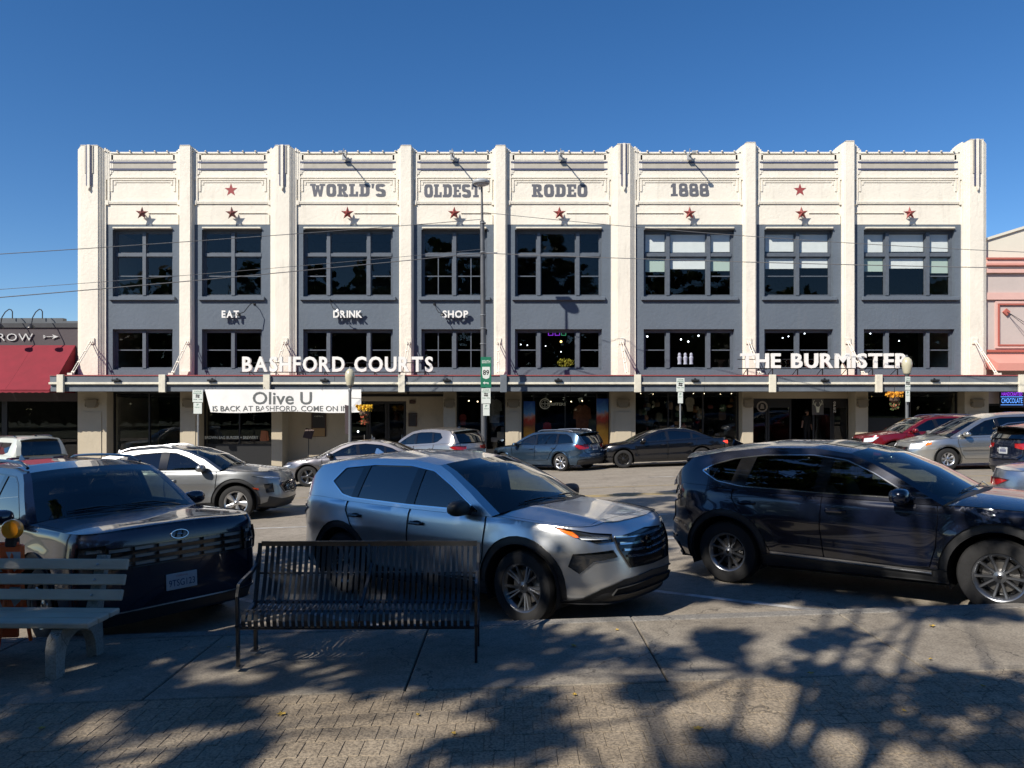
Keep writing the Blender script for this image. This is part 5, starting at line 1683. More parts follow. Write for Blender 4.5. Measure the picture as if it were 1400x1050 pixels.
# ---- painted letters of the frieze: heavy slab serif shapes
PL = mat('lettering_grey', (.11, .115, .135), .7, var=.1)
def slab(ch):
    """outline pieces on a 0..w by 0..10 grid: rectangles and rings"""
    S_ = 2.4; V_ = 2.9
    def ring(w, z0=0, z1=10, t=V_, ts=S_, n=8, a0=0, a1=360, sq=.55, cx=None):
        cx = w / 2 if cx is None else cx; cz = (z0 + z1) / 2; rx, rz = w / 2, (z1 - z0) / 2; out = []; inn = []
        N = 28
        for k in range(N + 1):
            a = R(a0 + (a1 - a0) * k / N); c, s = math.cos(a), math.sin(a)
            f = lambda q: math.copysign(abs(q)**sq, q)
            out.append((cx + rx * f(c), cz + rz * f(s))); inn.append((cx + (rx - t) * f(c), cz + (rz - ts) * f(s)))
        return [[out[k], out[k + 1], inn[k + 1], inn[k]] for k in range(N)]
    def r(x0, x1, z0, z1): return [[(x0, z0), (x1, z0), (x1, z1), (x0, z1)]]
    def q(*p): return [list(p)]
    if ch == 'O': return ring(8), 8
    if ch == 'D': return r(1, 3.8, 0, 10) + r(0, 4, 0, 2) + r(0, 4, 8, 10) + ring(9, a0=-90, a1=90, cx=3.9), 8.4
    if ch == 'L': return r(1, 3.8, 0, 10) + r(0, 4.8, 8.2, 10) + r(0, 7.4, 0, 2) + r(5.4, 7.4, 2, 4), 7.4
    if ch == 'E': return r(1, 3.8, 0, 10) + r(0, 7.6, 0, 2) + r(0, 7.6, 8, 10) + r(5.6, 7.6, 2, 3.6) + r(5.6, 7.6, 6.4, 8) + r(3.8, 6, 4.2, 5.9), 7.6
    if ch == 'T': return r(2.8, 5.6, 0, 10) + r(1.6, 6.8, 0, 1.8) + r(0, 8.4, 8, 10) + r(0, 1.9, 6, 8) + r(6.5, 8.4, 6, 8), 8.4
    if ch == 'R': return r(1, 3.8, 0, 10) + r(0, 4.8, 0, 1.8) + r(0, 4, 8.2, 10) + ring(8.2, 4.2, 10, a0=-90, a1=90, cx=3.7, ts=2) + q((3.8, 4.6), (6, 4.4), (8, 1.8), (5, 1.8)) + r(5, 8.8, 0, 1.8), 8.8
    if ch == 'W': return q((1, 10), (3.8, 10), (5.2, 0), (3, 0)) + q((5.2, 8), (7.2, 8), (5.2, 0), (3.4, 0)) + q((5.2, 8), (7.2, 8), (9.4, 0), (7.4, 0)) + q((9, 10), (11.4, 10), (9.6, 0), (7.4, 0)) + r(0, 4.6, 8.4, 10) + r(7.8, 12.4, 8.4, 10) + r(4.6, 7.6, 7.4, 9), 12.4
    if ch == 'S': return ring(8, 4.2, 10, a0=10, a1=270, ts=2.2) + ring(8, 0, 5.9, a0=-170, a1=90, ts=2.2), 8
    if ch == '8': return ring(7.4, 4.4, 10, ts=1.9, t=2.6) + ring(8, 0, 5.9, ts=2, t=2.7), 8
    if ch == '1': return r(1.6, 4.4, 0, 10) + r(0, 6, 0, 1.9) + q((1.6, 10), (1.6, 7), (0, 6.8), (0, 8.4)), 6
    if ch == "'": return q((.6, 10), (3.2, 10), (2.4, 6.4), (1.0, 6.4)), 3.2
    return [], 4
def slab_word(word, pxa, pxb, pya, pyb):
    x0, x1 = PX(pxa, D), PX(pxb, D); z0, z1 = PZ(pyb, D), PZ(pya, D)
    gl = [slab(c) for c in word]; tot = sum(g[1] for g in gl) + .9 * (len(gl) - 1)
    k = (x1 - x0) / tot; kz = (z1 - z0) / 10; x = x0
    for g, w in gl:
        b = MB(); n = 0
        for pl in g:
            n += 1; y = D - .0145 - .0004 * n        # each stroke a hair proud of the last
            P_ = [(x + a * k, y, z0 + c * kz) for a, c in pl]
            ar = area([(p[0], p[2]) for p in P_])
            b.add(P_ if ar > 0 else P_[::-1], [tuple(range(len(P_)))])
        bpart(b, 'painted_letter', PL); x += (w + .9) * k
slab_word("WORLD'S", 424, 527, 251.5, 269); slab_word('OLDEST', 580, 657, 252, 270)
slab_word('RODEO', 727, 803, 252, 269.5); slab_word('1888', 917, 969, 251, 268.5)
# ================================================================ signs, stars, lamps on the facade
WS = mat('sign_white', (.80, .79, .76), .4, coat=.2)
SR = mat('sign_return', (.55, .54, .52), .5)
BM = MATS['black_metal']
STAR = mat('star_red', (.26, .05, .045), .5, var=.25, vscale=8, metal=.2)
SBR = mat('star_brown', (.17, .055, .05), .5, var=.25, vscale=8)
def at_root(root, o):
    o.location = -Vector(root.location); return o
def letters_sign(text, root, pxa, pxb, zb_, h, y, depth, bold=.03, m=WS):
    x0, x1 = PX(pxa, y), PX(pxb, y)
    # letter by letter, true advance widths scaled to the measured length
    adv = []; 
    for ch in text:
        if ch == ' ': adv.append((None, h * .42)); continue
        v, f, w = text_verts(ch, h, bold); adv.append((ch, w))
    gap = h * .16
    tot = sum(a[1] for a in adv) + gap * (len(adv) - 1)
    k = (x1 - x0) / tot; x = x0
    for ch, w in adv:
        if ch:
            mb = text_mesh(ch, w * k, h, bold, depth)
            mb.v = [(a + x + w * k / 2, y + c_, z + zb_) for a, c_, z in mb.v]
            at_root(root, mb.build('letter', m, root))
        x += (w + gap) * k
    return x0, x1
ys = 32.2
for text, pa, pb, lab in (('BASHFORD COURTS', 331, 592, 'white raised capitals reading BASHFORD COURTS standing on the canopy edge'),
                          ('THE BURMISTER', 1013, 1243, 'white raised capitals reading THE BURMISTER standing on the canopy edge')):
    yb_, yt = (507.5, 487) if 'B' == text[0] else (502.5, 482.5)
    root = thing('letter_sign', lab, 'sign', (PX((pa + pb) / 2, ys), ys, PZ(512, ys)))
    zb_ = PZ(yb_, ys); h = PZ(yt, ys) - zb_
    x0, x1 = letters_sign(text, root, pa, pb, zb_, h, ys, .14, .028)
    b = MB()
    zr = zb_ - .02
    b.box(x0 - .1, x1 + .1, ys + .05, ys + .10, zr - .035, zr)
    k = x0 + .3
    while k < x1:
        b.box(k - .02, k + .02, ys + .05, ys + .09, PZ(513, ys), zr - .035); b.tube([(k, ys + .08, zr), (k + .0, ys + .7, PZ(512, ys))], .015, 5); k += 1.05
    b.box(x0 - .1, x1 + .1, ys + .145, ys + .175, zb_ + h * .55, zb_ + h * .6)
    at_root(root, b.build('sign_rail', BM, root))
for text, pa, pb, side in (('EAT', 303, 326.5, 1), ('DRINK', 455.5, 495, -1), ('SHOP', 605, 640, -1)):
    y = D - .24
    root = thing('letter_sign', f'small white raised word {text} projecting from the grey wall', 'sign', (PX((pa + pb) / 2, y), y, PZ(434, y)))
    zb_ = PZ(434, y); h = PZ(424.3, y) - zb_
    letters_sign(text, root, pa, pb, zb_, h, y, .07, .03)
    b = MB(); x0, x1 = PX(pa, y), PX(pb, y)
    b.box(x0, x1, y + .075, y + .10, zb_ + h * .45, zb_ + h * .6)
    for k in (x0 + .1, x1 - .1): b.tube([(k, y + .09, zb_ + h * .5), (k, D, zb_ + h * .5)], .015, 5)
    at_root(root, b.build('sign_rail', BM, root))
    # swan neck lamp beside it
    px0 = {'EAT': 348, 'DRINK': 453, 'SHOP': 594}[text]; pz0 = {'EAT': 416, 'DRINK': 411, 'SHOP': 416}[text]
    lx = PX(px0, D); lz = PZ(pz0, D)
    lr = thing('swan_neck_lamp', f'small swan neck lamp lighting the word {text}', 'lamp', (lx, D, lz))
    b = MB(); dx = -.55 if text == 'EAT' else .5
    b.tube([(0, 0, 0), (0, -.25, .03), (dx * .1, -.5, -.1), (dx * .45, -.62, -.42), (dx * .8, -.66, -.5)], .018, 6); b.ball((0, -.02, 0), (.06, .03, .06), 8)
    b.build('arm', BM, lr)
    b = MB(); b.lathe([(.02, .08), (.09, .0), (.10, -.05)], 12, M=Matrix.Translation((dx * .85, -.67, -.53))); b.build('lamp_shade', BM if text != 'DRINK' else WS, lr)
def star_mesh(r, dep):
    v = [(0, -dep, 0)]
    for k in range(10):
        a = math.pi / 2 + k * math.pi / 5; q = r if k % 2 == 0 else r * .40
        v.append((q * math.cos(a), 0, q * math.sin(a)))
    return v, [(0, 1 + (k + 1) % 10, 1 + k) for k in range(10)]
sp = (194, 317, 475, 621, 765, 943, 1096, 1244)
nm_ = ['above the leftmost bay', 'in the bay above the word EAT', "under the painted word WORLD'S", 'under the painted word OLDEST', 'under the painted word RODEO', 'under the painted 1888', 'under the flat star, right half of the facade', 'in the rightmost bay']
for i, px in enumerate(sp):
    y = D - .02
    b = MB(); v, f = star_mesh(.30, .11)
    b.add(v, f); b.add([(a, 0.0, c) for a, _, c in v[1:]], [tuple(range(10))])
    b.add([(a, -.0, c) for a, _, c in [(0, 0, -.0)]], [])
    mbs = MB(); mbs.tube([(0, -.01, 0), (0, .03, 0)], .05, 6)
    o = b.build('wall_star', SBR if i in (0, 1) else STAR)
    o.location = (PX(px, D - .24), D - .24, PZ(291.5, D - .24)); o.rotation_euler = (0, R(random.uniform(-4, 4)), 0)
    tag(o, f'raised red metal star {nm_[i]}', 'star', 'raised metal stars across the facade')
    q = MB(); q.tube([(0, 0.0, 0), (0, .23, 0)], .03, 6); q.build('fixing_rod', BM, o)
for px, lab in ((316, 'flat dark red painted star above a raised star in the second bay'), (1093.5, 'flat dark red painted star above a raised star, right half of the facade')):
    v, f = star_mesh(.30, 0)
    b = MB(); b.add([(a, 0, c) for a, _, c in v], [t for t in f])
    o = b.build('painted_star', mat('flat_star_red', (.30, .055, .055), .7)); o.location = (PX(px, D), D - .018, PZ(260, D)); tag(o, lab, 'star')
# floodlights on arms from the parapet
for px, w in ((472, "WORLD'S"), (619, 'OLDEST'), (766, 'RODEO'), (941, '1888')):
    y0 = D - .1; z0 = PZ(217, D)
    r = thing('parapet_floodlight', f'grey box floodlight on an arm above the painted {w}', 'lamp', (PX(px, D), y0, z0))
    b = MB(); b.bbox(-.09, .09, -.13, .0, -.12, .14, .01, mat('lamp_grey', (.35, .36, .37), .5)); b.tube([(0, -.1, .1), (0, -.2, .3), (0, -.22, .34)], .02, 6, MATS['lamp_grey']); b.build('mounting_box', None, r)
    b = MB(); b.tube([(0, -.1, .05), (.02, -.4, .06), (.03, -.85, .0)], .03, 6); b.build('arm', BM, r)
    b = MB(); b.bbox(-.07, .11, -.94, -.84, -.09, .02, .01); b.build('lamp_head', MATS['lamp_grey'], r)

# ---- banner under the canopy
WBn = mat('banner_white', (.80, .79, .77), .55, var=.05, vscale=2)
yb = 31.75
xl, xr_ = PX(280, yb), PX(494, yb); zt, zb_ = PZ(532.5, yb), PZ(563.5, yb)
b = MB(); nx, nz = 140, 10; v = []
rb = random.Random(3)
cre = [(rb.uniform(0, 1), rb.uniform(-.6, .6), rb.uniform(.001, .0035), rb.uniform(.012, .03)) for _ in range(22)]
for j in range(nz + 1):
    for i in range(nx + 1):
        s, t = i / nx, j / nz
        xa = xl + (PX(288, yb) - xl) * (1 - t)
        x = xa + (xr_ - xa) * s
        z = zb_ + (zt - zb_) * t - .03 * math.sin(math.pi * s * 3) * (1 - t)
        dy = sum(a * math.exp(-((s - c - k * (t - .5) * .25) / w)**2) for c, k, a, w in cre)
        v.append((x, yb - dy - .05 * math.sin(s * 7), z))
f = [(j * (nx + 1) + i, j * (nx + 1) + i + 1, (j + 1) * (nx + 1) + i + 1, (j + 1) * (nx + 1) + i) for j in range(nz) for i in range(nx)]
bn = thing('banner', 'long creased white banner hung under the canopy, reading Olive U', 'banner', ((xl + xr_) / 2, yb, zt))
b.add(v, f, None, True); at_root(bn, b.build('banner_sheet', WBn, bn, angle=80))
GT = mat('banner_grey_print', (.12, .13, .13), .6)
def on_banner(txt, pa, pb, pt_, pb_, bold, nm):
    h = PZ(pt_, yb) - PZ(pb_, yb); x0, x1 = PX(pa, yb), PX(pb, yb)
    t_ = text_mesh(txt, x1 - x0, h, bold)
    def yy(x, z):
        t = (z - zb_) / (zt - zb_); s = (x - xl) / (xr_ - xl)
        return yb - sum(a * math.exp(-((s - c - k * (t - .5) * .25) / w)**2) for c, k, a, w in cre) - .05 * math.sin(s * 7) - .012
    t_.v = [(a + (x0 + x1) / 2, 0, c + PZ(pb_, yb)) for a, _, c in t_.v]
    t_.v = [(a, yy(a, c), c) for a, _, c in t_.v]
    at_root(bn, t_.build(nm, GT, bn))
on_banner('Olive U', 346, 426, 535, 552.5, .012, 'banner_title')
on_banner('IS BACK AT BASHFORD. COME ON IN', 291, 476, 554.5, 562, .004, 'banner_line')
b = MB()
for x in (xl + .1, PX(360, yb), PX(440, yb), xr_ - .1): b.tube([(x, yb, zt - .02), (x, yb + .3, zt + .25)], .008, 4)
at_root(bn, b.build('banner_cord', BM, bn))

# ---- street lamps with globes
def globe_lamp(px, pyt, Y, label):
    x = PX(px, Y); g = gz(x, Y) + KT; zt = PZ(pyt, Y); r = thing('street_lamp', label, 'street lamp', (x, Y, g), 0, 'globe street lamps on the far pavement')
    h = zt - g
    b = MB(); b.lathe([(.0, 0), (.19, 0), (.19, .12), (.13, .2), (.11, .6), (.075, .72), (.062, 1.1), (.055, h - .95), (.07, h - .9), (.07, h - .84), (.05, h - .8), (.10, h - .72), (.13, h - .68)], 16); b.build('post', mat('post_grey', (.17, .18, .19), .5, metal=.3), r)
    b = MB(); b.lathe([(.12, h - .68), (.15, h - .60), (.19, h - .38), (.195, h - .28), (.16, h - .14), (.08, h - .05), (.035, h - .03)], 20); b.build('globe', mat('globe_glass', (.50, .47, .34), .25, coat=.6), r)
    b = MB(); b.lathe([(.05, h - .035), (.03, h), (.02, h + .03), (.001, h + .06)], 10); b.build('finial', MATS['post_grey'], r)
    return r, h
lr, h = globe_lamp(478.5, 503, 30.0, 'globe street lamp in front of the Olive U banner')
b = MB(); b.prism([(-.20, 2.55), (.02, 2.5), (.02, 1.35), (-.18, 1.42)], -.02, .02, None); b.build('banner_arm', mat('dark_banner', (.05, .035, .04), .8), lr)
lr2, h = globe_lamp(1240, 487, 30.0, 'globe street lamp in front of the final letters of THE BURMISTER')
# hanging flower baskets
def basket(px, py0, py1, Y, top, col2, label, bracket):
    x = PX(px, Y); z1 = PZ(py0, Y); z0 = PZ(py1, Y)
    r = thing('flower_basket', label, 'flower basket', (x, Y, z0))
    rr = random.Random(int(px)); b = MB()
    for k in range(420):
        t = rr.random(); w = .30 * (1 - .0 * t)
        if rr.random() < .55: zz = z1 - z0 - rr.random()**1.5 * .22; q = .33
        else: zz = (z1 - z0) * rr.random() * .8; q = .10 + .12 * rr.random()
        a = rr.uniform(0, 6.28); rad = q * rr.random()**.5
        c = Vector((rad * math.cos(a), rad * math.sin(a), zz)); s = rr.uniform(.02, .045)
        n = Vector((rr.gauss(0, 1), rr.gauss(0, 1), rr.gauss(0, 1))).normalized(); u = n.orthogonal() * s; w_ = n.cross(u.normalized()) * s
        m_ = top if zz > (z1 - z0) - .24 else (col2 if rr.random() < .6 else MATS['leaf_basket'])
        b.add([c - u, c - w_, c + u, c + w_], [(0, 1, 2, 3)], m_)
    stuff(b.build('flowers', None, r))
    b = MB(); b.ball((0, 0, z1 - z0 - .3), (.2, .2, .16), 10); b.build('pot', mat('pot_brown', (.10, .06, .04), .8), r)
    b = MB(); b.tube([(0, 0, z1 - z0 - .2), (0, 0, z1 - z0 + .25), (bracket, 0, z1 - z0 + .28)], .012, 5); b.build('hook', BM, r)
mat('leaf_basket', (.06, .10, .03), .8)
basket(498, 554, 580, 30.0, mat('flower_yellow', (.70, .42, .02), .8), mat('flower_rust', (.35, .07, .03), .8), 'hanging basket of yellow and rust red flowers beside the banner', -.55)
basket(1223, 536, 561, 31.6, mat('flower_orange', (.75, .35, .03), .8), mat('flower_peach', (.55, .22, .12), .8), 'hanging basket of orange flowers in front of the right hand bar window', .2)

# ---- tall lamp pole with the highway and parking signs
GRN = mat('sign_green', (.012, .15, .085), .45); PW = mat('plate_sign_white', (.62, .66, .62), .45); GP = mat('galvanised', (.30, .31, .32), .45, metal=.5, var=.15, vscale=3)
def small_sign_face(b, x0, x1, z0, z1, y, lines, seed):
    rr = random.Random(seed)
def parking_plate(root, cx, y, zt, w=.30, h=.46, n='parking_plate', mark=True):
    """white plate with green lettering: two arrows and hours"""
    b = MB(); b.bbox(cx - w / 2, cx + w / 2, y - .012, y, zt - h, zt, .006); o = at_root(root, b.build(n, PW, root))
    def tx(s, ww, hh, zz, m):
        t_ = text_mesh(s, ww, hh, .01); t_.v = [(a + cx, y - .014, c + zz) for a, _, c in t_.v]; at_root(root, t_.build('plate_print', m, root))
    if mark:
        tx('2 HOUR', w * .7, .055, zt - .09, GRN); tx('PARKING', w * .8, .05, zt - .165, GRN)
        for sg in (-1, 1):
            bb = MB(); a = [(-.10, 0), (-.03, .05), (-.03, .02), (.09, .02), (.09, -.02), (-.03, -.02), (-.03, -.05)]
            bb.prism([(cx + sg * .0 + q * .9, zt - .25 - (sg > 0) * .0 + (p * 1.0 if True else 0) + sg * -.035) for q, p in ([(q * -sg, p) for q, p in a])], y - .016, y - .013, BM); at_root(root, bb.build('arrow', BM, root))
        tx('8AM - 5PM', w * .8, .04, zt - .40, GRN)
    else:
        tx('P', .07, .09, zt - .12, GRN); tx('ONLY', w * .7, .04, zt - .2, GRN)
def pole_sign(px, Y, pyt, label, plates):
    x = PX(px, Y); g = gz(x, Y) + KT; zt = PZ(pyt, Y)
    r = thing('parking_sign', label, 'sign', (x, Y, g))
    b = MB(); b.tube([(0, 0, 0), (0, 0, zt - g - .02)], .03, 8); b.build('post', GP, r)
    z = zt
    for (w, h, mk) in plates: parking_plate(r, x, Y - .04, z, w, h, mark=mk); z -= h + .02
pole_sign(271, 30.8, 533, 'two stacked parking plates on a grey post left of the banner', [(.42, .50, True), (.34, .44, False)])
pole_sign(930, 30.4, 517, 'two stacked parking plates on a pale post behind the black saloon', [(.32, .54, True), (.20, .44, False)])
Y = 30.4
x = PX(661, Y); g = gz(x, Y) + KT
r = thing('tall_street_light', 'tall grey street light pole carrying green route signs and overhead wires', 'street light', (x, Y, g))
zt = PZ(252, Y)
b = MB(); b.tube([(.02, 0, 0), (.0, 0, PZ(520, Y) - g), (-.02, 0, PZ(400, Y) - g), (-.05, 0, PZ(302, Y) - g)], [.11, .105, .10, .085], 12); b.tube([(-.05, 0, PZ(302, Y) - g), (-.07, 0, zt - g)], [.05, .04], 8); b.build('pole', mat('pole_grey', (.10, .105, .115), .5, metal=.3, var=.2, vscale=3), r)
b = MB(); b.ball((-.08, -.12, zt - g + .04), (.34, .30, .13), 16, None, .85); b.build('lamp_head', mat('lamp_head_grey', (.34, .36, .38), .4), r)
b = MB(); b.ball((-.08, -.15, zt - g - .06), (.22, .2, .08), 12); b.build('lens', mat('lamp_lens', (.45, .47, .48), .2, coat=.5), r)
b = MB()
for py in (305, 345, 431, 449, 470): b.lathe([(.115, -.02), (.125, -.01), (.125, .01), (.115, .02)], 12, M=Matrix.Translation((-.02, 0, PZ(py, Y) - g)))
b.box(-.02, .55, -.03, .03, PZ(347, Y) - g, PZ(345, Y) - g)
b.build('pole_band', MATS['galvanised'], r)
rs_ = thing('route_sign', 'green route sign reading SOUTH 89 with a left arrow on the tall pole', 'sign', (x, Y - .13, PZ(530, Y)))
ysg = Y - .16; cx = PX(664.5, ysg)
b = MB(); b.bbox(cx - .21, cx + .21, ysg, ysg + .012, PZ(530, ysg), PZ(488, ysg), .006); at_root(rs_, b.build('sign_plate', GRN, rs_))
def sgt(txt, w, h, py, m, dy=.004):
    t_ = text_mesh(txt, w, h, .02); t_.v = [(a + cx, ysg - dy, c + PZ(py, ysg)) for a, _, c in t_.v]; at_root(rs_, t_.build('sign_lettering', m, rs_))
sgt('SOUTH', .33, .12, 496.5, PW)
sh = [(-.15, .20), (-.02, .20), (.15, .20), (.16, -.05), (.12, -.24), (0, -.28), (-.12, -.24), (-.16, -.05)]
b = MB(); b.prism([(cx + a, PZ(508.5, ysg) + c) for a, c in sh], ysg - .006, ysg - .002, PW); at_root(rs_, b.build('shield', None, rs_))
sgt('89', .24, .20, 512.5, BM, .009)
b = MB(); za = PZ(523.5, ysg); b.prism([(cx - .13, za), (cx - .05, za + .06), (cx - .05, za + .02), (cx + .10, za + .02), (cx + .10, za - .05), (cx + .06, za - .05), (cx + .06, za - .02), (cx - .05, za - .02), (cx - .05, za - .06)], ysg - .005, ysg - .002, PW); at_root(rs_, b.build('arrow', None, rs_))
rp = thing('parking_sign', 'white and green parking plates strapped below the route sign', 'sign', (x, Y - .13, PZ(568, Y)))
parking_plate(rp, cx, ysg, PZ(531, ysg), .36, .60); parking_plate(rp, PX(665, ysg), ysg, PZ(552.5, ysg), .26, .46, mark=False)
# second set of plates on the right hand lamp
rp = thing('parking_sign', 'narrow parking plates on the globe lamp by the right hand bar window', 'sign', (PX(1241, 29.9), 29.9, PZ(552, 29.9)))
parking_plate(rp, PX(1241, 29.85), 29.85, PZ(515, 29.85), .20, .52); parking_plate(rp, PX(1241, 29.85), 29.85, PZ(534, 29.85), .17, .44, mark=False)

# ---- overhead wires (each hangs between real supports)
def wire(name, P0, P1, sag, r_, label):
    A, B_ = Vector(P0), Vector(P1); pts = []
    for k in range(29):
        t = k / 28; p = A.lerp(B_, t); p.z -= sag * 4 * t * (1 - t); pts.append(p)
    b = MB(); b.tube(pts, r_, 5); o = b.build(name, mat('cable_grey', (.12, .12, .125), .6)); tag(o, label, 'cable')
wire('overhead_wire', pt(-520, 378, 22), pt(657, 300, 30.3), .10, .013, 'highest overhead wire rising from the left to the street light pole')
wire('overhead_wire', pt(-500, 446, 22), pt(657, 346, 30.3), .10, .016, 'lower overhead wire running from the left to the street light pole')
wire('overhead_wire', pt(-300, 416, 24), pt(657, 341, 30.3), .10, .009, 'thinnest overhead wire between the other two, left of the pole')
wire('overhead_wire', pt(657, 290, 30.3), pt(1600, 352, 27), .25, .012, 'upper overhead wire falling to the right from the street light pole')
wire('overhead_wire', pt(657, 346, 30.3), pt(1700, 371, 25), .10, .015, 'lower overhead wire crossing the right half of the facade')
# ================================================================ neighbours and shop contents
AW = mat('awning_red', (.20, .010, .022), .85, var=.12, vscale=2, bump=.002, bscale=6)
PLM = mat_stucco('plum_wall', (.075, .062, .068), .1, .006, .2, (.12, .11, .1))
DG = mat('dark_coping', (.035, .037, .042), .6, var=.2)
LB = thing('shop_building', 'dark single storey shop with a red awning at the left edge', 'building', (-24, 37, gz(-20, 34)))
def lp(b, name, m=None, parent=None):
    o = b.build(name, m, parent or LB); 
    if parent is None: o.location = -Vector(LB.location)
    return o
xr0 = PIL[0][0] - .01; xl0 = -36
zA = PZ(437, D); zB = PZ(448, D)
b = MB(); b.box(xl0, xr0, D, D + .35, 2.4, zB); lp(b, 'front_wall', PLM)
b = MB(); b.box(xl0, xr0, D - .06, D + .4, zB, PZ(442, D)); lp(b, 'coping', DG)
b = MB(); b.box(xl0, PX(84, D), D + .1, D + .4, PZ(442, D), PZ(434.5, D)); b.box(PX(84, D), xr0, D + .1, D + .4, PZ(442, D), PZ(438.5, D)); lp(b, 'parapet', mat('parapet_metal', (.10, .11, .12), .5, var=.15))
b = MB(); b.box(xl0, xr0, D + .36, D + 18, zB - 1.2, zB - 1.0); lp(b, 'roof', RF)
b = MB(); b.box(xl0, xr0, D + 17.7, D + 18, -2, zB); b.box(xl0, xl0 + .3, D + .35, D + 17.7, -2, zB); lp(b, 'outer_wall', PLM)
# awning with its real slope, side cheek and scalloped valance
ya, z1, z0 = 32.1, PZ(472, D), PZ(533, 32.1)
xe = PX(103, D)
b = MB()
npn = 9; xs = [xl0 + (xe - xl0) * k / npn for k in range(npn + 1)]
for k in range(npn):
    b = MB(); a, c = xs[k] + .003, xs[k + 1] - .003; m_ = 6; v = []
    for j in range(m_ + 1):
        t = j / m_; yy = D - .02 + (ya - D) * t; zz = z1 + (z0 - z1) * t - .05 * math.sin(math.pi * t)
        v += [(a, yy, zz), (c, yy, zz)]
    b.add(v, [(2 * j, 2 * j + 1, 2 * j + 3, 2 * j + 2) for j in range(m_)], None, True)
    lp(b, 'awning_panel', AW)
b = MB(); n = 120; v = []
for k in range(n + 1):
    x = xl0 + (xe - xl0) * k / n; v += [(x, ya, z0), (x, ya - .01, z0 - .10 - .03 * abs(math.sin(k * math.pi / 2)))]
b.add(v, [(2 * k, 2 * k + 2, 2 * k + 3, 2 * k + 1) for k in range(n)]); lp(b, 'awning_valance', AW)
b = MB(); b.prism([(D - .02, z1), (ya, z0), (ya, z0 - .1), (D - .02, z0 - .1)], xe - .01, xe + .012, None, axis='x'); lp(b, 'awning_cheek', AW)
# lettering and arrow
SL = mat('letter_pale', (.62, .62, .60), .4, metal=.2)
root = thing('letter_sign', 'pale raised letters ARROW with an arrow above the red awning', 'sign', (PX(10, D), D - .04, PZ(466, D)))
letters_sign('ARROW', root, -30, 45, PZ(466, D), PZ(455.5, D) - PZ(466, D), D - .06, .03, -.005, SL)
b = MB(); z = PZ(460.5, D); x0, x1 = PX(60, D), PX(81, D)
b.box(x0, x1 - .2, D - .06, D - .03, z - .012, z + .012); b.prism([(x1, z), (x1 - .28, z + .10), (x1 - .2, z), (x1 - .28, z - .10)], D - .06, D - .03)
b.prism([(x0, z + .08), (x0 + .16, z), (x0, z - .08), (x0 + .05, z)], D - .06, D - .03); at_root(root, b.build('arrow', SL, root))
for k, (px, q) in enumerate(((17, 'leftmost'), (58, 'right hand'))):
    lr = thing('swan_neck_lamp', f'black swan neck sign lamp above the red awning, {q} of two', 'lamp', (PX(px, D), D, PZ(440, D)))
    b = MB(); b.tube([(0, .0, .15), (0, .0, .45), (0, -.08, .52), (0.05, -.3, .52), (.08, -.6, .36), (.1, -.85, .1), (.1, -.95, -.25)], .022, 6); b.build('arm', BM, lr)
    b = MB(); b.lathe([(.03, .12), (.08, .09), (.17, -.03), (.18, -.06)], 14, M=Matrix.Translation((.1, -.97, -.32))); b.build('lamp_shade', BM, lr)
# dark shop front under the awning
zsA = z0 + .1
b = MB(); b.box(xl0, xr0, D + .1, D + .2, zsA - .2, 2.4 + .4); lp(b, 'shopfront_head', BK)
for k in range(5):
    a, c = xl0 + (xr0 - xl0) * k / 5, xl0 + (xr0 - xl0) * (k + 1) / 5
    b = MB(); g = min(gz(a, 33), gz(c, 33)) + KT - .2
    b.box(a, a + .12, D + .1, D + .22, g, zsA - .2); b.box(c - .12, c, D + .1, D + .22, g, zsA - .2); b.box(a + .12, c - .12, D + .1, D + .22, g, g + .6)
    o = lp(b, 'shopfront', BK)
    b = MB(); b.add([(a + .12, D + .15, g + .6), (c - .12, D + .15, g + .6), (c - .12, D + .15, zsA - .2), (a + .12, D + .15, zsA - .2)], [(0, 1, 2, 3)]); lp(b, 'pane', MATS['shop_glass'], o).location = (0, 0, 0)
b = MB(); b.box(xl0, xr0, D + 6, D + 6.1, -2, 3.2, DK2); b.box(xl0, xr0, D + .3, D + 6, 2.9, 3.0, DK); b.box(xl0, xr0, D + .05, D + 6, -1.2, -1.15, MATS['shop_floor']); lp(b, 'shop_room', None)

# pink building on the right
PK = mat_stucco('pink_paint', (.60, .27, .22), .05, .004, .15, (.4, .2, .18)); PK2 = mat('pink_light', (.66, .42, .37), .7, var=.06); PK3 = mat('pink_deep', (.42, .12, .09), .6)
GP2 = mat_stucco('blush_wall', (.50, .43, .40), .05, .006, .2, (.35, .28, .25)); CW = mat_stucco('gable_cream', (.68, .64, .54), .04, .006, .2, (.4, .38, .32))
RB = thing('shop_building', 'pink trimmed building with a cream gable at the right edge', 'building', (27, 37, gz(24, 34)))
def rp_(b, name, m=None, parent=None):
    o = b.build(name, m, parent or RB)
    if parent is None: o.location = -Vector(RB.location)
    return o
x0, x1 = PIL[-1][1] + .01, 38.0
b = MB(); b.prism([(x0, PZ(352, D)), (x1, PZ(352, D)), (x1, PZ(335, D)), ((x0 + x1) / 2 + 1, PZ(238, D)), (x0, PZ(329, D))], D + .14, D + .4); rp_(b, 'gable', CW)
xm = (x0 + x1) / 2 + 1
b = MB(); b.prism([(x0, PZ(329, D)), (xm, PZ(238, D)), (x1, PZ(335, D)), (x1, PZ(332, D)), (xm, PZ(234, D)), (x0, PZ(325.5, D))], D + .06, D + 12); rp_(b, 'gable_roof', CW)
b = MB(); b.box(x0, x1, D + .1, D + 2.0, PZ(353, D) - .3, PZ(353, D) - .2); rp_(b, 'roof', RF)
zz = lambda py: PZ(py, D)
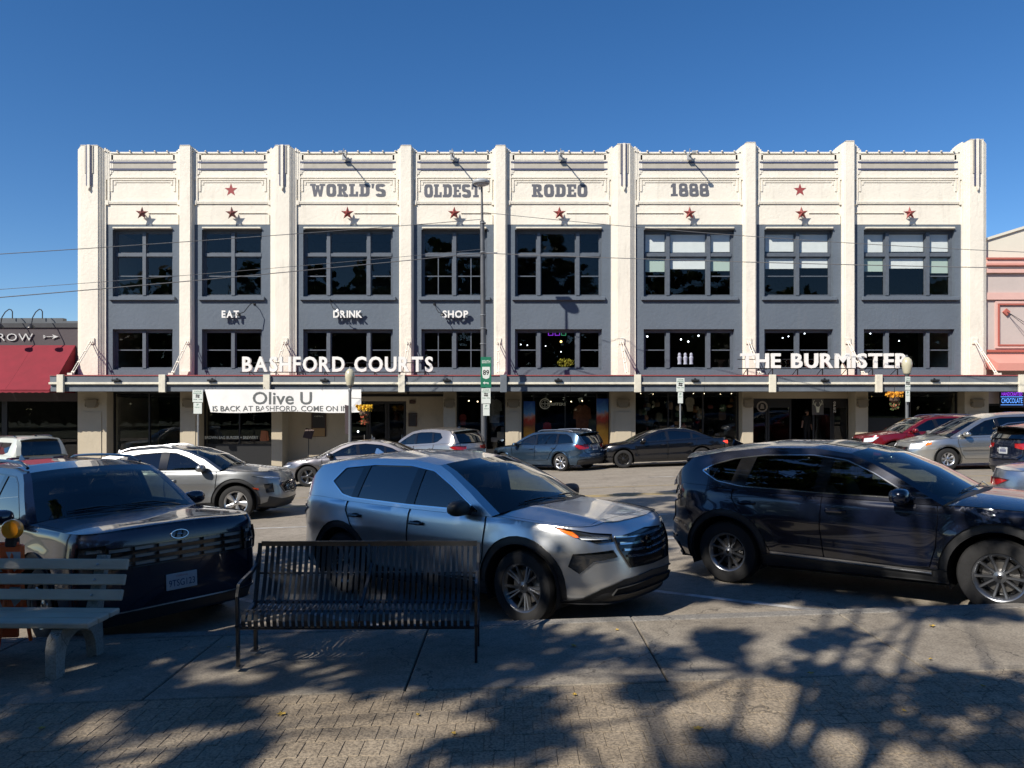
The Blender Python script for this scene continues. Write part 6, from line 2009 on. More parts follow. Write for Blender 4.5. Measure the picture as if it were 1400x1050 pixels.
def band(pa, pb, pr, m, nm, xa=None, xb=None):
    b = MB(); b.box(x0 if xa is None else xa, x1 if xb is None else xb, D + .1 - pr, D + .1, zz(pb), zz(pa)); rp_(b, nm, m)
b = MB(); b.box(x0, x1, D + .1, D + .45, 2.3, zz(353)); rp_(b, 'front_wall', GP2)
band(353, 355.5, .28, PK3, 'cornice'); band(355.5, 361, .22, PK2, 'cornice'); band(361, 363.5, .26, PK, 'cornice'); band(363.5, 373, .14, PK2, 'cornice'); 
band(400, 409.5, .10, PK2, 'string_course')
fx0 = PX(1362, D)
for k in range(3):
    a = fx0 + k * 5.2; c = a + 4.6
    for q, (e, m_, pr) in enumerate(((0, PK2, .05), (.11, PK3, .08))):
        b = MB(); w = .10 if q == 0 else .06
        za, zc_ = zz(476) + e, zz(411.5) - e
        b.box(a + e, a + e + w, D + .1 - pr, D + .1, za, zc_); b.box(c - e - w, c - e, D + .1 - pr, D + .1, za, zc_); b.box(a + e + w, c - e - w, D + .1 - pr, D + .1, za, za + w); b.box(a + e + w, c - e - w, D + .1 - pr, D + .1, zc_ - w, zc_)
        rp_(b, 'panel_frame', m_)
    b = MB(); cx = a + .48; cz_ = zz(426.5); b.prism([(cx - .16, cz_), (cx, cz_ - .16), (cx + .16, cz_), (cx, cz_ + .16)], D - .0, D + .1); rp_(b, 'diamond_boss', PK3)
    b = MB(); b.tube([(cx, D - .02, cz_), (cx + 2.3, D - 1.9, zz(500))], .012, 5); b.tube([(cx, D - .02, cz_), (cx + 1.6, D - 1.9, zz(500))], .012, 5); rp_(b, 'stay_cable', BM)
band(478, 481, .10, PK3, 'string_course'); 
b = MB(); b.prism([(D + .1, zz(484)), (D + .1, zz(504)), (D - .9, zz(508)), (D - .9, zz(498))], x0 + .02, x1, None, axis='x'); rp_(b, 'canopy', PK)
b = MB(); b.box(x0, x1, D + 14, D + 14.3, -1, zz(353)); b.box(x1 - .3, x1, D + .45, D + 14, -1, zz(353)); rp_(b, 'outer_wall', GP2)
for k in range(3):
    a = x0 + .02 + k * 4.9; c = a + 4.85; g = gz(a, 33) + KT - .2
    b = MB(); t = .1
    b.box(a, a + t, D + .15, D + .27, g, 2.3); b.box(c - t, c, D + .15, D + .27, g, 2.3); b.box(a + t, c - t, D + .15, D + .27, g, g + .55); b.box(a + t, c - t, D + .15, D + .27, 2.2, 3.0)
    o = rp_(b, 'shopfront', BK)
    b = MB(); b.add([(a + t, D + .2, g + .55), (c - t, D + .2, g + .55), (c - t, D + .2, 2.2), (a + t, D + .2, 2.2)], [(0, 1, 2, 3)]); rp_(b, 'pane', MATS['shop_glass'], o)
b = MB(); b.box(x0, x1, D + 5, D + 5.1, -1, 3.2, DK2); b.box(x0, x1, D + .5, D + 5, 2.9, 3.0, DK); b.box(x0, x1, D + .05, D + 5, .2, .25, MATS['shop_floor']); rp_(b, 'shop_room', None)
# neon panel
NY = D - .3
nr = thing('neon_sign', 'purple and blue window sign reading CHOCOLATE at the right edge', 'sign', (PX(1384, NY), NY, PZ(556, NY)))
xa, xb = PX(1367, NY), PX(1400, NY)
b = MB(); b.bbox(xa, xb, NY, NY + .06, PZ(557, NY), PZ(525, NY), .01); at_root(nr, b.build('sign_panel', mat('neon_panel', (.01, .008, .02), .3), nr))
def neon(txt, pa, pb, w, m):
    t_ = text_mesh(txt, w, PZ(pa, NY) - PZ(pb, NY), 0); t_.v = [(a + (xa + xb) / 2, NY - .006, c + PZ(pb, NY)) for a, _, c in t_.v]; at_root(nr, t_.build('neon_lettering', m, nr))
NB, NP = lamp_mat('neon_blue', (.12, .35, 1.0), 1.3), lamp_mat('neon_purple', (.35, .05, .9), 1.1)
neon('CHOCOLATE', 544, 551, .92, NB); neon('LOCALLY', 529, 534.5, .6, NP); neon('HANDCRAFTED', 536, 541, .9, NP)
b = MB()
for (p, q) in ((542.2, 542.8), (553.2, 553.8), (526.5, 527.2)): b.box(xa + .04, xb - .04, NY - .008, NY - .002, PZ(q, NY), PZ(p, NY))
at_root(nr, b.build('neon_tube', NB, nr))

# ---- what is inside the windows
ORD = ['first', 'second', 'third', 'fourth', 'fifth', 'sixth', 'seventh', 'eighth', 'ninth', 'tenth']
BULB = lamp_mat('bulb', (1.0, .78, .48), 5.0); BULBC = lamp_mat('bulb_cool', (.85, .92, 1.0), 5.0)
BC = {}
def bulb(px, py, Y, r_=.038, m=BULB, lab='small lit bulb in the row above the black saloon', grp='lit bulbs inside the windows'):
    r_ *= .5; b = MB(); b.ball((0, 0, 0), r_, 8); b.tube([(0, 0, r_), (0, 0, .35)], .006, 4, BM)
    b.mats = [m, BM]; b.fm = [0 if i < len(b.f) - 6 else 1 for i in range(len(b.f))]
    o = b.build('bulb', None); o.location = pt(px, py, Y)
    BC[lab] = BC.get(lab, -1) + 1
    tag(o, lab + ', ' + ORD[BC[lab]] + ' from the left', 'bulb', grp)
for px, py in ((876, 538), (893, 539), (912, 537), (933, 539), (948, 538), (963, 538), (985, 539), (1000, 538)): bulb(px, py, D + .9)
for px, py in ((641, 548), (653, 549)): bulb(px, py, D + 1.4, .06, BULB, 'small bulb in the shop window left of the tall pole')
for px, py in ((753, 549), (781, 549), (796, 548), (817, 548)): bulb(px, py, D + 1.4, .05, BULB, 'small bulb behind the glass with the compass logo')
for px, py in ((712, 471), (721, 472), (746, 473), (767, 481)): bulb(px, py, D + 2, .045, BULBC, 'small white light in the lower window with the neon sign')
for px, py in ((885, 460), (931, 464), (941, 467), (955, 459)): bulb(px, py, D + 2.2, .08, BULBC, 'small white light in the lower window above the pale figurines')
for px, py in ((1070, 462), (1078, 460), (1100, 456), (1190, 456), (1229, 466)): bulb(px, py, D + 2.2, .06, BULBC, 'white light in the windows above THE BURMISTER letters')
bulb(1192, 541, D + .6, .09, lamp_mat('bulb_amber', (1, .62, .2), 4.0), 'amber lamp just inside the right hand bar window'); bulb(1268, 541, D + 1.4, .07, MATS['bulb_amber'], 'amber lamp deep inside the right hand bar window')
bulb(489.5, 590, D + 2.0, .09, BULBC, 'bright white light low inside the banner entrance')
bulb(767, 467, D + 1.2, .10, MATS['bulb_amber'], 'amber lamp in the lower window with the neon sign')
# neon and plants in the lower window of bay five
nr = thing('neon_sign', 'dim purple neon sign hung in a lower window beside the tall pole', 'sign', pt(762, 456, D + .5))
for k, (dx, m) in enumerate(((-.30, NP), (0, NP), (.28, lamp_mat('neon_green', (.1, .6, .3), .6)))):
    b = MB(); b.tube([(dx - .1, 0, .1), (dx - .1, 0, -.08), (dx + .1, 0, -.08), (dx + .1, 0, .1)], .012, 5); b.build('neon_tube', m, nr)
def leafy(name, c, r, n, m, label, cat='plant', s=(.03, .07), seed=1):
    rr = random.Random(seed); b = MB()
    for k in range(n):
        d = Vector((rr.gauss(0, 1), rr.gauss(0, 1), rr.gauss(0, 1))).normalized() * rr.random()**.4
        p = Vector((d.x * r[0], d.y * r[1], d.z * r[2])); q = rr.uniform(*s)
        n_ = Vector((rr.gauss(0, 1), rr.gauss(0, 1), rr.gauss(0, 1))).normalized(); u = n_.orthogonal().normalized() * q; w = n_.cross(u) * .6
        b.add([p - u, p - w, p + u, p + w], [(0, 1, 2, 3)])
    b.tube([(0, 0, 0), (0, 0, -r[2] - .1)], .04, 6)
    o = b.build(name, m); o.location = c; tag(o, label, cat); return o
leafy('potted_plant', pt(773, 496, D + .5), (.42, .2, .2), 220, mat('plant_yellow', (.30, .26, .02), .8), 'yellow leafed plant on the sill of the lower window beside the pole', seed=4)
# three pale figurines
for k, px in enumerate((929, 937, 945)):
    b = MB(); b.lathe([(.0, 0), (.09, 0), (.07, .12), (.10, .3), (.06, .36), (.075, .42), (.05, .5), (.0, .52)], 10); o = b.build('figurine', mat('figurine_white', (.5, .5, .6), .6))
    o.location = pt(px, 498, D + .42); tag(o, f'pale figurine on the lower window sill, {("left", "middle", "right")[k]} one of three', 'figurine', 'pale figurines on the window sill')
# murals, logo and stock of the shop behind the blue wagon
MU = material('mural'); t = MU.node_tree; bb_ = principled(MU); tc = t.nodes.new('ShaderNodeTexCoord'); sx = t.nodes.new('ShaderNodeSeparateXYZ'); t.links.new(tc.outputs['Object'], sx.inputs[0])
nz_ = t.nodes.new('ShaderNodeTexNoise'); nz_.inputs['Scale'].default_value = 3.5; t.links.new(tc.outputs['Object'], nz_.inputs[0])
ma = t.nodes.new('ShaderNodeMath'); ma.operation = 'MULTIPLY_ADD'; ma.inputs[1].default_value = .55; t.links.new(nz_.outputs[0], ma.inputs[0]); t.links.new(sx.outputs[2], ma.inputs[2])
mr = t.nodes.new('ShaderNodeMapRange'); mr.inputs[1].default_value = .2; mr.inputs[2].default_value = 2.6; t.links.new(ma.outputs[0], mr.inputs[0])
rp2 = t.nodes.new('ShaderNodeValToRGB'); rp2.color_ramp.interpolation = 'LINEAR'
els = [(0, (.45, .2, .02)), (.28, (.6, .3, .03)), (.42, (.25, .06, .02)), (.50, (.5, .05, .02)), (.58, (.55, .3, .2)), (.64, (.1, .3, .6)), (.82, (.01, .08, .4)), (1, (.005, .02, .15))]
cr_ = rp2.color_ramp
cr_.elements[0].position = 0; cr_.elements[0].color = (*els[0][1], 1); cr_.elements[1].position = 1; cr_.elements[1].color = (*els[-1][1], 1)
for p_, c_ in els[1:-1]:
    e_ = cr_.elements.new(p_); e_.color = (*c_, 1)
t.links.new(mr.outputs[0], rp2.inputs[0]); t.links.new(rp2.outputs[0], bb_.inputs['Base Color']); bb_.inputs['Roughness'].default_value = .5
for pa, pb, lab in ((716, 731.5, 'desert sunset mural panel at the left of the window behind the blue wagon'), (816, 832, 'desert sunset mural panel at the right of the window behind the blue wagon')):
    xa, xb = PX(pa, D), PX(pb, D); zb_ = GZ(xa) + .5
    b = MB(); b.box(-(xb - xa) / 2, (xb - xa) / 2, -.01, .01, 0, 2.0); o = b.build('mural_panel', MU); o.location = ((xa + xb) / 2, D + .08, zb_ + .02); tag(o, lab, 'mural')
LGm = mat('logo_cream', (.75, .76, .64), .6)
lg = thing('window_lettering', 'round compass logo and the word DRIFTERS on the shop glass', 'lettering', pt(757, 560, D + .12))
b = MB(); yl_ = D + .082
c = pt(745, 552, yl_); prev = None; n = 24
for (ra, rb_) in ((.24, .205), (.16, .145)):
    v = []; 
    for k in range(n): a = 2 * math.pi * k / n; v += [(c.x + ra * math.cos(a), yl_, c.z + ra * math.sin(a)), (c.x + rb_ * math.cos(a), yl_, c.z + rb_ * math.sin(a))]
    b.add(v, [(2 * k, 2 * ((k + 1) % n), 2 * ((k + 1) % n) + 1, 2 * k + 1) for k in range(n)])
for k in range(4):
    a = k * math.pi / 2; p = lambda r_, q: (c.x + r_ * math.cos(a + q), yl_ - .002, c.z + r_ * math.sin(a + q))
    b.add([p(.02, .8), p(.27, 0), p(.02, -.8)], [(0, 1, 2)])
at_root(lg, b.build('compass_logo', LGm, lg))
t_ = text_mesh('DRIFTERS', .80, .13, .012); q = pt(761, 554.5, yl_); t_.v = [(a + q.x, yl_ - .004, z + q.z) for a, _, z in t_.v]; at_root(lg, t_.build('shop_lettering', LGm, lg))
lg = thing('window_lettering', 'white words BROWN BAG BURGER + BREWERY across dark glass under the banner', 'lettering', pt(313, 601, D + .12))
t_ = text_mesh('BROWN BAG BURGER + BREWERY', PX(353, yl_) - PX(280, yl_), .13, .015); q = pt(316.5, 600, yl_); t_.v = [(a + q.x, yl_, z + q.z) for a, _, z in t_.v]; at_root(lg, t_.build('shop_lettering', LGm, lg))
b = MB(); q = pt(361, 603, D + .10); b.prism([(-.18, 0), (.1, 0), (.12, .45), (-.12, .47)], -.02, .02); b.prism([(.11, 0), (.22, .03), (.17, .42), (.13, .45)], -.01, .02); o = b.build('paper_bag_emblem', mat('bag_brown', (.36, .13, .06), .8)); o.location = q; tag(o, 'orange brown paper bag emblem on the dark glass under the banner', 'emblem')
# boards and plaques at the banner entrance
def board(name, pa, pb, za, zb_, Y, m, label, cat='sign', inner=None, txt=None):
    x0_, x1_ = PX(pa, Y), PX(pb, Y); a, c = PZ(zb_, Y), PZ(za, Y)
    r = thing(name, label, cat, ((x0_ + x1_) / 2, Y, a)); L_ = -Vector(r.location)
    b = MB(); b.bbox(x0_, x1_, Y - .05, Y, a, c, .01); o = b.build('frame', m, r); o.location = L_
    if inner:
        for (f0, f1, im) in inner:
            b = MB(); e = .05; b.box(x0_ + e, x1_ - e, Y - .056, Y - .05, a + (c - a) * f0 + .02, a + (c - a) * f1 - .02); o = b.build('board_face', im, r); o.location = L_
    if txt:
        n = len(txt)
        for k, s_ in enumerate(txt):
            t_ = text_mesh(s_, (x1_ - x0_) * .6, .05, .0); t_.v = [(p_ + (x0_ + x1_) / 2, Y - .06, z + c - .16 - k * .11) for p_, _, z in t_.v]; o = t_.build('board_lettering', LGm, r); o.location = L_
    return r
yy_ = D + .43
BRN = mat('board_brown', (.06, .03, .022), .6); KR = mat('kraft', (.38, .25, .12), .8)
board('menu_board', 426, 446, 565, 597, yy_, BRN, 'dark framed menu board with a brown sheet on the tan entrance wall', inner=[(.38, 1, mat('board_dark', (.03, .028, .028), .6)), (0, .38, KR)], txt=['OPEN'])
board('notice_board', 558.5, 570, 565, 583, yy_, BRN, 'small dark notice board on the tan wall right of the banner entrance', inner=[(0, 1, MATS['board_dark'])])
rt = board('wall_plaque', 560, 568, 547, 552, yy_, BRN, 'small dark emblem plaque above the notice board')
board('wall_plaque', 1165, 1171.5, 549, 573, D + .29, mat('plaque_grey', (.14, .14, .14), .5), 'narrow grey plaque beside the dark entrance doors', inner=[(0, .3, MATS['board_dark']), (.35, .65, MATS['board_dark']), (.7, 1, MATS['board_dark'])])
st = thing('menu_stand', 'slanted menu stand on a thin post left of the banner entrance', 'stand', (PX(422, 33.2), 33.2, GZ(-9)))
zst = PZ(607, 33.2) - GZ(-9)
b = MB(); b.tube([(0, 0, 0), (0, 0, PZ(600, 33.2) - GZ(-9))], .02, 6); b.lathe([(.0, 0), (.18, 0), (.16, .03), (.02, .04)], 12); b.build('post', BM, st)
b = MB(); b.bbox(-.2, .2, -.02, .02, -.22, .22, .01, M=Matrix.Translation((0, 0, PZ(593, 33.2) - GZ(-9))) @ Matrix.Rotation(R(-20), 4, 'X') @ Matrix.Rotation(R(12), 4, 'Y')); b.build('menu_panel', BRN, st)
# shop stock: garments and boxes
rr = random.Random(11)
def garment(px, py, Y, h, col, label, nm='hanging_garment'):
    b = MB(); w = h * .28
    b.prism([(-w * .3, 0), (-w, -h * .12), (-w * 1.15, -h * .5), (-w * .8, -h * .52), (-w * .7, -h), (w * .7, -h), (w * .8, -h * .52), (w * 1.15, -h * .5), (w, -h * .12), (w * .3, 0), (0, -h * .06)], -.06, .06)
    b.tube([(0, 0, -.02), (0, 0, .12)], .008, 4)
    o = b.build(nm, mat('cloth_%02d' % (abs(hash(col)) % 97), col, .9, var=.3, vscale=6)); o.location = pt(px, py, Y); tag(o, label, 'garment')
garment(943 - 0, 543, D + .8, .65, (.42, .36, .27), 'pale shirt hanging in the window behind the black saloon')
garment(748, 577, D + .7, .6, (.40, .03, .03), 'red shirt low in the window behind the blue wagon')
garment(796, 553, D + .9, 1.3, (.28, .10, .05), 'long rust coloured dress in the window behind the blue wagon')
garment(812, 566, D + 1.1, 1.1, (.08, .10, .13), 'grey blue garment right of the rust dress')
garment(676, 545, D + .7, 1.1, (.25, .25, .24), 'grey woven hanging in the window right of the tall pole')
garment(633, 566, D + .8, .5, (.35, .06, .05), 'red garment in the shop window left of the tall pole')
def crate(px, py, Y, w, h, col, label):
    b = MB(); b.bbox(-w / 2, w / 2, -w / 2, w / 2, 0, h, .01); b.box(-w / 2 + .02, w / 2 - .02, -w / 2 - .004, -w / 2, h * .3, h * .7, mat('stock_label', (.5, .46, .4), .8)) if False else None
    o = b.build('stock_box', mat('box_%02d' % (abs(hash(col)) % 97), col, .8, var=.2, vscale=5)); o.location = pt(px, py, Y); tag(o, label, 'box')
crate(650, 603, D + .6, .5, .45, (.40, .40, .36), 'pale printed box on the shop floor left of the tall pole')
crate(686, 601, D + .6, .42, .35, (.42, .36, .30), 'pale basket on the shelf right of the tall pole')
crate(690, 592, D + .9, .35, .28, (.36, .25, .22), 'small pinkish box on the shelf right of the tall pole')
crate(676, 604, D + .7, .3, .2, (.35, .3, .28), 'small beige box beside the pale basket')
for k in range(44):
    px = rr.uniform(874, 1008); py = rr.uniform(548, 600)
    s_ = rr.uniform(.06, .2); col = rr.choice([(.30, .14, .05), (.12, .11, .07), (.32, .28, .2), (.05, .09, .05), (.22, .05, .04), (.05, .08, .14), (.16, .10, .06)])
    b = MB()
    if k % 3: b.ball((0, 0, 0), (s_, .1, s_ * rr.uniform(.5, 1.5)), 8, None, rr.uniform(.5, 1))
    else: b.lathe([(.0, 0), (s_ * .6, 0), (s_ * .8, s_), (s_ * .3, s_ * 1.3), (s_ * .3, s_ * 1.7), (0, s_ * 1.7)], 10)
    o = b.build('gift_item', mat('gift_%d%d' % (int(col[0] * 100), int(col[2] * 100)), col, .6, var=.3)); o.location = pt(px, py, D + rr.uniform(.6, 1.6)); cn = {.30: 'rust brown', .12: 'olive brown', .32: 'cream', .05: 'dark green' if col[1] > .085 else 'dark blue', .22: 'dull red', .16: 'brown'}[col[0]]
    tag(o, ('tall ' if s_ > .15 else ('small ' if s_ < .1 else 'mid sized ')) + cn + (' vase' if k % 3 == 0 else ' rounded ornament') + f' in the window behind the black saloon, {"upper" if py < 566 else ("middle" if py < 583 else "lower")} {"left" if px < 919 else ("centre" if px < 963 else "right")}', 'ornament', 'ornaments filling the shop window')
# poster, round emblem, vertical letters at the dark entrance
yq = D + .33
pz_ = thing('window_poster', 'grey antler poster on the dark entrance glass', 'poster', pt(1118, 568, yq))
b = MB(); a = pt(1110, 567, yq); c = pt(1126, 545, yq); b.box(a.x, c.x, yq - .004, yq, a.z, c.z); at_root(pz_, b.build('sheet', mat('poster_grey', (.10, .10, .10), .5), pz_))
b = MB(); cx, cz_ = (a.x + c.x) / 2, (a.z + c.z) / 2
for sg in (-1, 1):
    for P_ in ([(0, -.05), (sg * .12, .05), (sg * .2, .2), (sg * .16, .3)], [(sg * .12, .05), (sg * .08, .2)], [(sg * .16, .12), (sg * .24, .12)]):
        b.tube([(cx + p, yq - .012, cz_ + q) for p, q in P_], .016, 4)
b.prism([(cx - .09, cz_), (cx + .09, cz_), (cx + .05, cz_ - .26), (cx - .05, cz_ - .26)], yq - .014, yq - .006); at_root(pz_, b.build('antler_print', LGm, pz_))
em = thing('window_emblem', 'round grey emblem on the left pane of the dark entrance', 'emblem', pt(1042, 562, yq)); c = pt(1042, 556, yq)
b = MB(); v = []
for k in range(20): a_ = 2 * math.pi * k / 20; v += [(c.x + .25 * math.cos(a_), yq - .01, c.z + .25 * math.sin(a_)), (c.x + .18 * math.cos(a_), yq - .01, c.z + .18 * math.sin(a_))]
b.add(v, [(2 * k, 2 * ((k + 1) % 20), 2 * ((k + 1) % 20) + 1, 2 * k + 1) for k in range(20)]); b.prism([(c.x - .1, c.z - .1), (c.x + .1, c.z - .1), (c.x + .05, c.z + .1), (c.x - .05, c.z + .12)], yq - .012, yq - .008)
at_root(em, b.build('emblem_print', mat('emblem_grey', (.28, .25, .22), .7), em))
vt = thing('vertical_lettering', 'white vertical letters on the dark entrance panel', 'lettering', pt(1141, 562, yq))
for k, ch in enumerate('OPEN'):
    t_ = text_mesh(ch, .10, .10, .02); c = pt(1141, 552 + k * 4, yq); t_.v = [(p + c.x, yq - .01, z + c.z) for p, _, z in t_.v]; at_root(vt, t_.build('letter', WS, vt))
# ================================================================ plaza trees (beside and behind the photographer)
BARK = mat('bark', (.075, .06, .045), .9, var=.35, vscale=5, bump=.02, bscale=12, stretch=(1, 1, .25))
def leaf_mat(nm, c):
    m = material(nm); t = m.node_tree; b = principled(m); L = t.links.new
    b.inputs['Base Color'].default_value = (*c, 1); b.inputs['Roughness'].default_value = .55
    o = t.nodes['Material Output']; tr = t.nodes.new('ShaderNodeBsdfTranslucent'); tr.inputs[0].default_value = (c[0] * 1.5, c[1] * 1.6, c[2] * .6, 1)
    mx = t.nodes.new('ShaderNodeMixShader'); mx.inputs[0].default_value = .3
    oi = t.nodes.new('ShaderNodeTexCoord'); n = t.nodes.new('ShaderNodeTexNoise'); n.inputs['Scale'].default_value = 1.2; L(oi.outputs['Object'], n.inputs[0])
    r = t.nodes.new('ShaderNodeValToRGB'); r.color_ramp.elements[0].position = .35; r.color_ramp.elements[1].position = .65
    r.color_ramp.elements[0].color = (c[0] * .7, c[1] * .75, c[2] * .8, 1); r.color_ramp.elements[1].color = (c[0] * 1.4, c[1] * 1.2, c[2], 1)
    L(n.outputs[0], r.inputs[0]); L(r.outputs[0], b.inputs['Base Color'])
    L(b.outputs[0], mx.inputs[1]); L(tr.outputs[0], mx.inputs[2]); L(mx.outputs[0], o.inputs[0]); return m
LEAF = leaf_mat('leaves', (.055, .085, .022)); LEAF2 = leaf_mat('leaves_dark', (.035, .06, .02))
def tree(x, y, h, label, crown_r, seed, nleaf=9000, leaf=(.07, .15), trunk_h=3.4, r0=.28, lm=LEAF, centre=None, squash=.75, clusters=70, spread=.62, grp='plaza trees'):
    rr = random.Random(seed)
    g = gz(x, y) + (KT if y < 7 else 0)
    root = thing('shade_tree', label, 'tree', (x, y, g - .02), 0, grp)
    c = Vector(centre) - Vector((x, y, g)) if centre else Vector((0, 0, h - crown_r * squash))
    b = MB()
    top = Vector((c.x * .25, c.y * .25, trunk_h))
    b.tube([(0, 0, 0), (.0, 0, .25), (top.x * .4, top.y * .4, trunk_h * .5), tuple(top)], [r0 * 1.5, r0 * 1.1, r0 * .95, r0 * .8], 12)
    o = b.build('trunk', BARK, root)
    cl = []
    for k in range(clusters):
        d = Vector((rr.gauss(0, 1), rr.gauss(0, 1), rr.gauss(0, 1))).normalized() * (rr.random()**.45)
        p = c + Vector((d.x * crown_r, d.y * crown_r, d.z * crown_r * squash)); cl.append((p, rr.uniform(.35, 1.0) * spread * crown_r / 4))
    lb = MB(); nb = 7
    hubs = []
    for k in range(nb):
        a = 2 * math.pi * k / nb + rr.uniform(-.3, .3); q = c + Vector((math.cos(a), math.sin(a), rr.uniform(-1.1, 1.3))) * crown_r * .30
        m_ = top.lerp(q, .5) + Vector((0, 0, .3)); lb.tube([top - Vector((0, 0, .2)), m_, q], [r0 * .38, r0 * .16, r0 * .07], 7); hubs.append((q, m_))
    for p, s in cl:
        q, m_ = min(hubs, key=lambda z: (z[0] - p).length); st_ = q if rr.random() < .7 else m_
        mid = st_.lerp(p, .5) + Vector((rr.gauss(0, .2), rr.gauss(0, .2), rr.gauss(0, .15))); lb.tube([st_, mid, p], [.03, .02, .008], 5, cap=False)
    lb.build('branches', BARK, root)
    rs = np.random.RandomState(seed); n = nleaf
    ci = rs.randint(0, len(cl), n); C_ = np.array([tuple(p) for p, s in cl])[ci]; S_ = np.array([s for p, s in cl])[ci]
    dd = rs.normal(size=(n, 3)); dd /= np.linalg.norm(dd, axis=1)[:, None]; dd *= (rs.rand(n)**.5)[:, None]
    P = C_ + dd * S_[:, None] * np.array([1.15, 1.15, .7])
    N = rs.normal(size=(n, 3)) + np.array([0, 0, .8]); N /= np.linalg.norm(N, axis=1)[:, None]
    T = np.cross(N, rs.normal(size=(n, 3))); T /= np.linalg.norm(T, axis=1)[:, None]; B_ = np.cross(N, T)
    sz = rs.uniform(leaf[0], leaf[1], n)[:, None]
    V = np.stack([P - T * sz, P - B_ * sz * .55, P + T * sz, P + B_ * sz * .55], 1).reshape(-1, 3)
    me = bpy.data.meshes.new('crown'); me.from_pydata(V.tolist(), [], np.arange(4 * n).reshape(-1, 4).tolist()); me.materials.append(lm)
    o = bpy.data.objects.new('crown', me); COL.objects.link(o); o.parent = root
    return root
TREES = [
    (-9.2, 1.2, 12.5, 'broad shade tree left of the photographer, over the pale bench', 4.6, 3, dict(centre=(-7.9, 2.6, 9.2), nleaf=30000, clusters=100, spread=.60)),
    (-3.6, -3.2, 11.5, 'leafy tree just behind the photographer to the left', 4.4, 5, dict(centre=(-3.4, -.6, 8.8), nleaf=8500, clusters=78, spread=.30, leaf=(.05, .12))),
    (1.8, -6.2, 11, 'leafy tree behind the photographer to the right', 4.2, 8, dict(centre=(-.4, -4.0, 8.2), nleaf=8000, clusters=64, spread=.34, leaf=(.05, .12))),
    (-9.6, 6.4, 13, 'shade tree by the kerb left of the photographer', 3.4, 9, dict(centre=(-6.9, 6.3, 10.6), nleaf=16000, clusters=70, spread=.6)),
    (-11.5, -2.2, 12, 'shade tree behind the pale bench, left of the photographer', 3.9, 10, dict(centre=(-10.3, -1.7, 8.6), nleaf=8500, clusters=62, spread=.34, leaf=(.06, .13))),
    (-16, -3, 14, 'tall dark tree on the far left of the plaza', 5.5, 11, dict(nleaf=9000, leaf=(.12, .24), lm=LEAF2)),
    (10, -9, 13, 'dark plaza tree behind and right of the photographer', 5.0, 13, dict(nleaf=8000, leaf=(.12, .24), lm=LEAF2)),
    (-9, -15, 20, 'large dark tree deep in the plaza, left', 7.5, 15, dict(nleaf=22000, leaf=(.16, .32), lm=LEAF2, clusters=190, spread=.55)),
    (3, -19, 21, 'large dark tree deep in the plaza, centre', 7.5, 17, dict(nleaf=22000, leaf=(.16, .32), lm=LEAF2, clusters=190, spread=.55)),
    (18, -17, 17, 'large dark tree deep in the plaza, right', 6.5, 19, dict(nleaf=22000, leaf=(.16, .32), lm=LEAF2, clusters=190, spread=.55)),
    (-24, -14, 19, 'dark tree deep in the plaza, far left', 7.0, 21, dict(nleaf=22000, leaf=(.16, .32), lm=LEAF2, clusters=190, spread=.55)),
    (31, -13, 13, 'dark tree deep in the plaza, far right', 5.5, 23, dict(nleaf=22000, leaf=(.16, .32), lm=LEAF2, clusters=190, spread=.55)),
]
for (x, y, h, lab, cr_, sd, kw) in TREES:
    if kw is None: continue
    tree(x, y, h, lab, cr_, sd, **kw)

# unseen leaf mass added behind the plaza so the windows reflect dark
rs = np.random.RandomState(4); n = 42000
P = np.c_[rs.uniform(-110, 110, n), rs.uniform(-62, -44, n), rs.rand(n)]
hgt = 17 + 3.5 * np.sin(P[:, 0] * .21) + 2.5 * np.sin(P[:, 0] * .57 + 1) + 1.5 * np.sin(P[:, 0] * 1.3)
P[:, 2] = P[:, 2] * hgt
N = rs.normal(size=(n, 3)); N /= np.linalg.norm(N, axis=1)[:, None]
T = np.cross(N, rs.normal(size=(n, 3))); T /= np.linalg.norm(T, axis=1)[:, None]; B_ = np.cross(N, T); sz = rs.uniform(.55, 1.1, n)[:, None]
V = np.stack([P - T * sz, P - B_ * sz * .6, P + T * sz, P + B_ * sz * .6], 1).reshape(-1, 3)
me = bpy.data.meshes.new('reflection_wood'); me.from_pydata(V.tolist(), [], np.arange(4 * n).reshape(-1, 4).tolist()); me.materials.append(LEAF2)
o = bpy.data.objects.new('reflection_wood', me); COL.objects.link(o); stuff(o)

# ================================================================ benches, barrier, small things on the pavement
# pale plank bench
PLK = mat('painted_plank', (.64, .56, .43), .6, var=.25, vscale=4, bump=.002, bscale=60, dirt=.3, stretch=(.3, 1, 1)); PCON = mat_ground_concrete('bench_concrete', (.30, .30, .27), (.40, .39, .35), .7)
bx1 = -3.25; bw = 1.95; byf = 5.92
g0 = gz(-3.9, 6) + KT
B1 = thing('plank_bench', 'pale grey plank bench with curved concrete legs at the left edge', 'bench', (bx1 - bw / 2, byf + .25, g0), R(-1.5))
hw = bw / 2
for k, (yy, ) in enumerate(((-.25,), (-.09,), (.07,))):
    b = MB(); b.bbox(-hw, hw, yy, yy + .145, .385, .43, .008); b.build('seat_plank', PLK, B1)
for k in range(3):
    z0_ = .485 + k * .118; y0_ = .235 + k * .045
    b = MB(); b.bbox(-hw + .0, hw + .0, -.018, .018, 0, .088, .006, M=Matrix.Translation((0, y0_, z0_)) @ Matrix.Rotation(R(-20), 4, 'X')); o = b.build('back_plank', PLK, B1)
    for sx in (-hw + .30, hw - .25):
        q = MB(); q.ball((sx, y0_ - .006, z0_ + .045), (.012, .012, .012), 8); q.build('bolt', MATS['car_satin'], o)
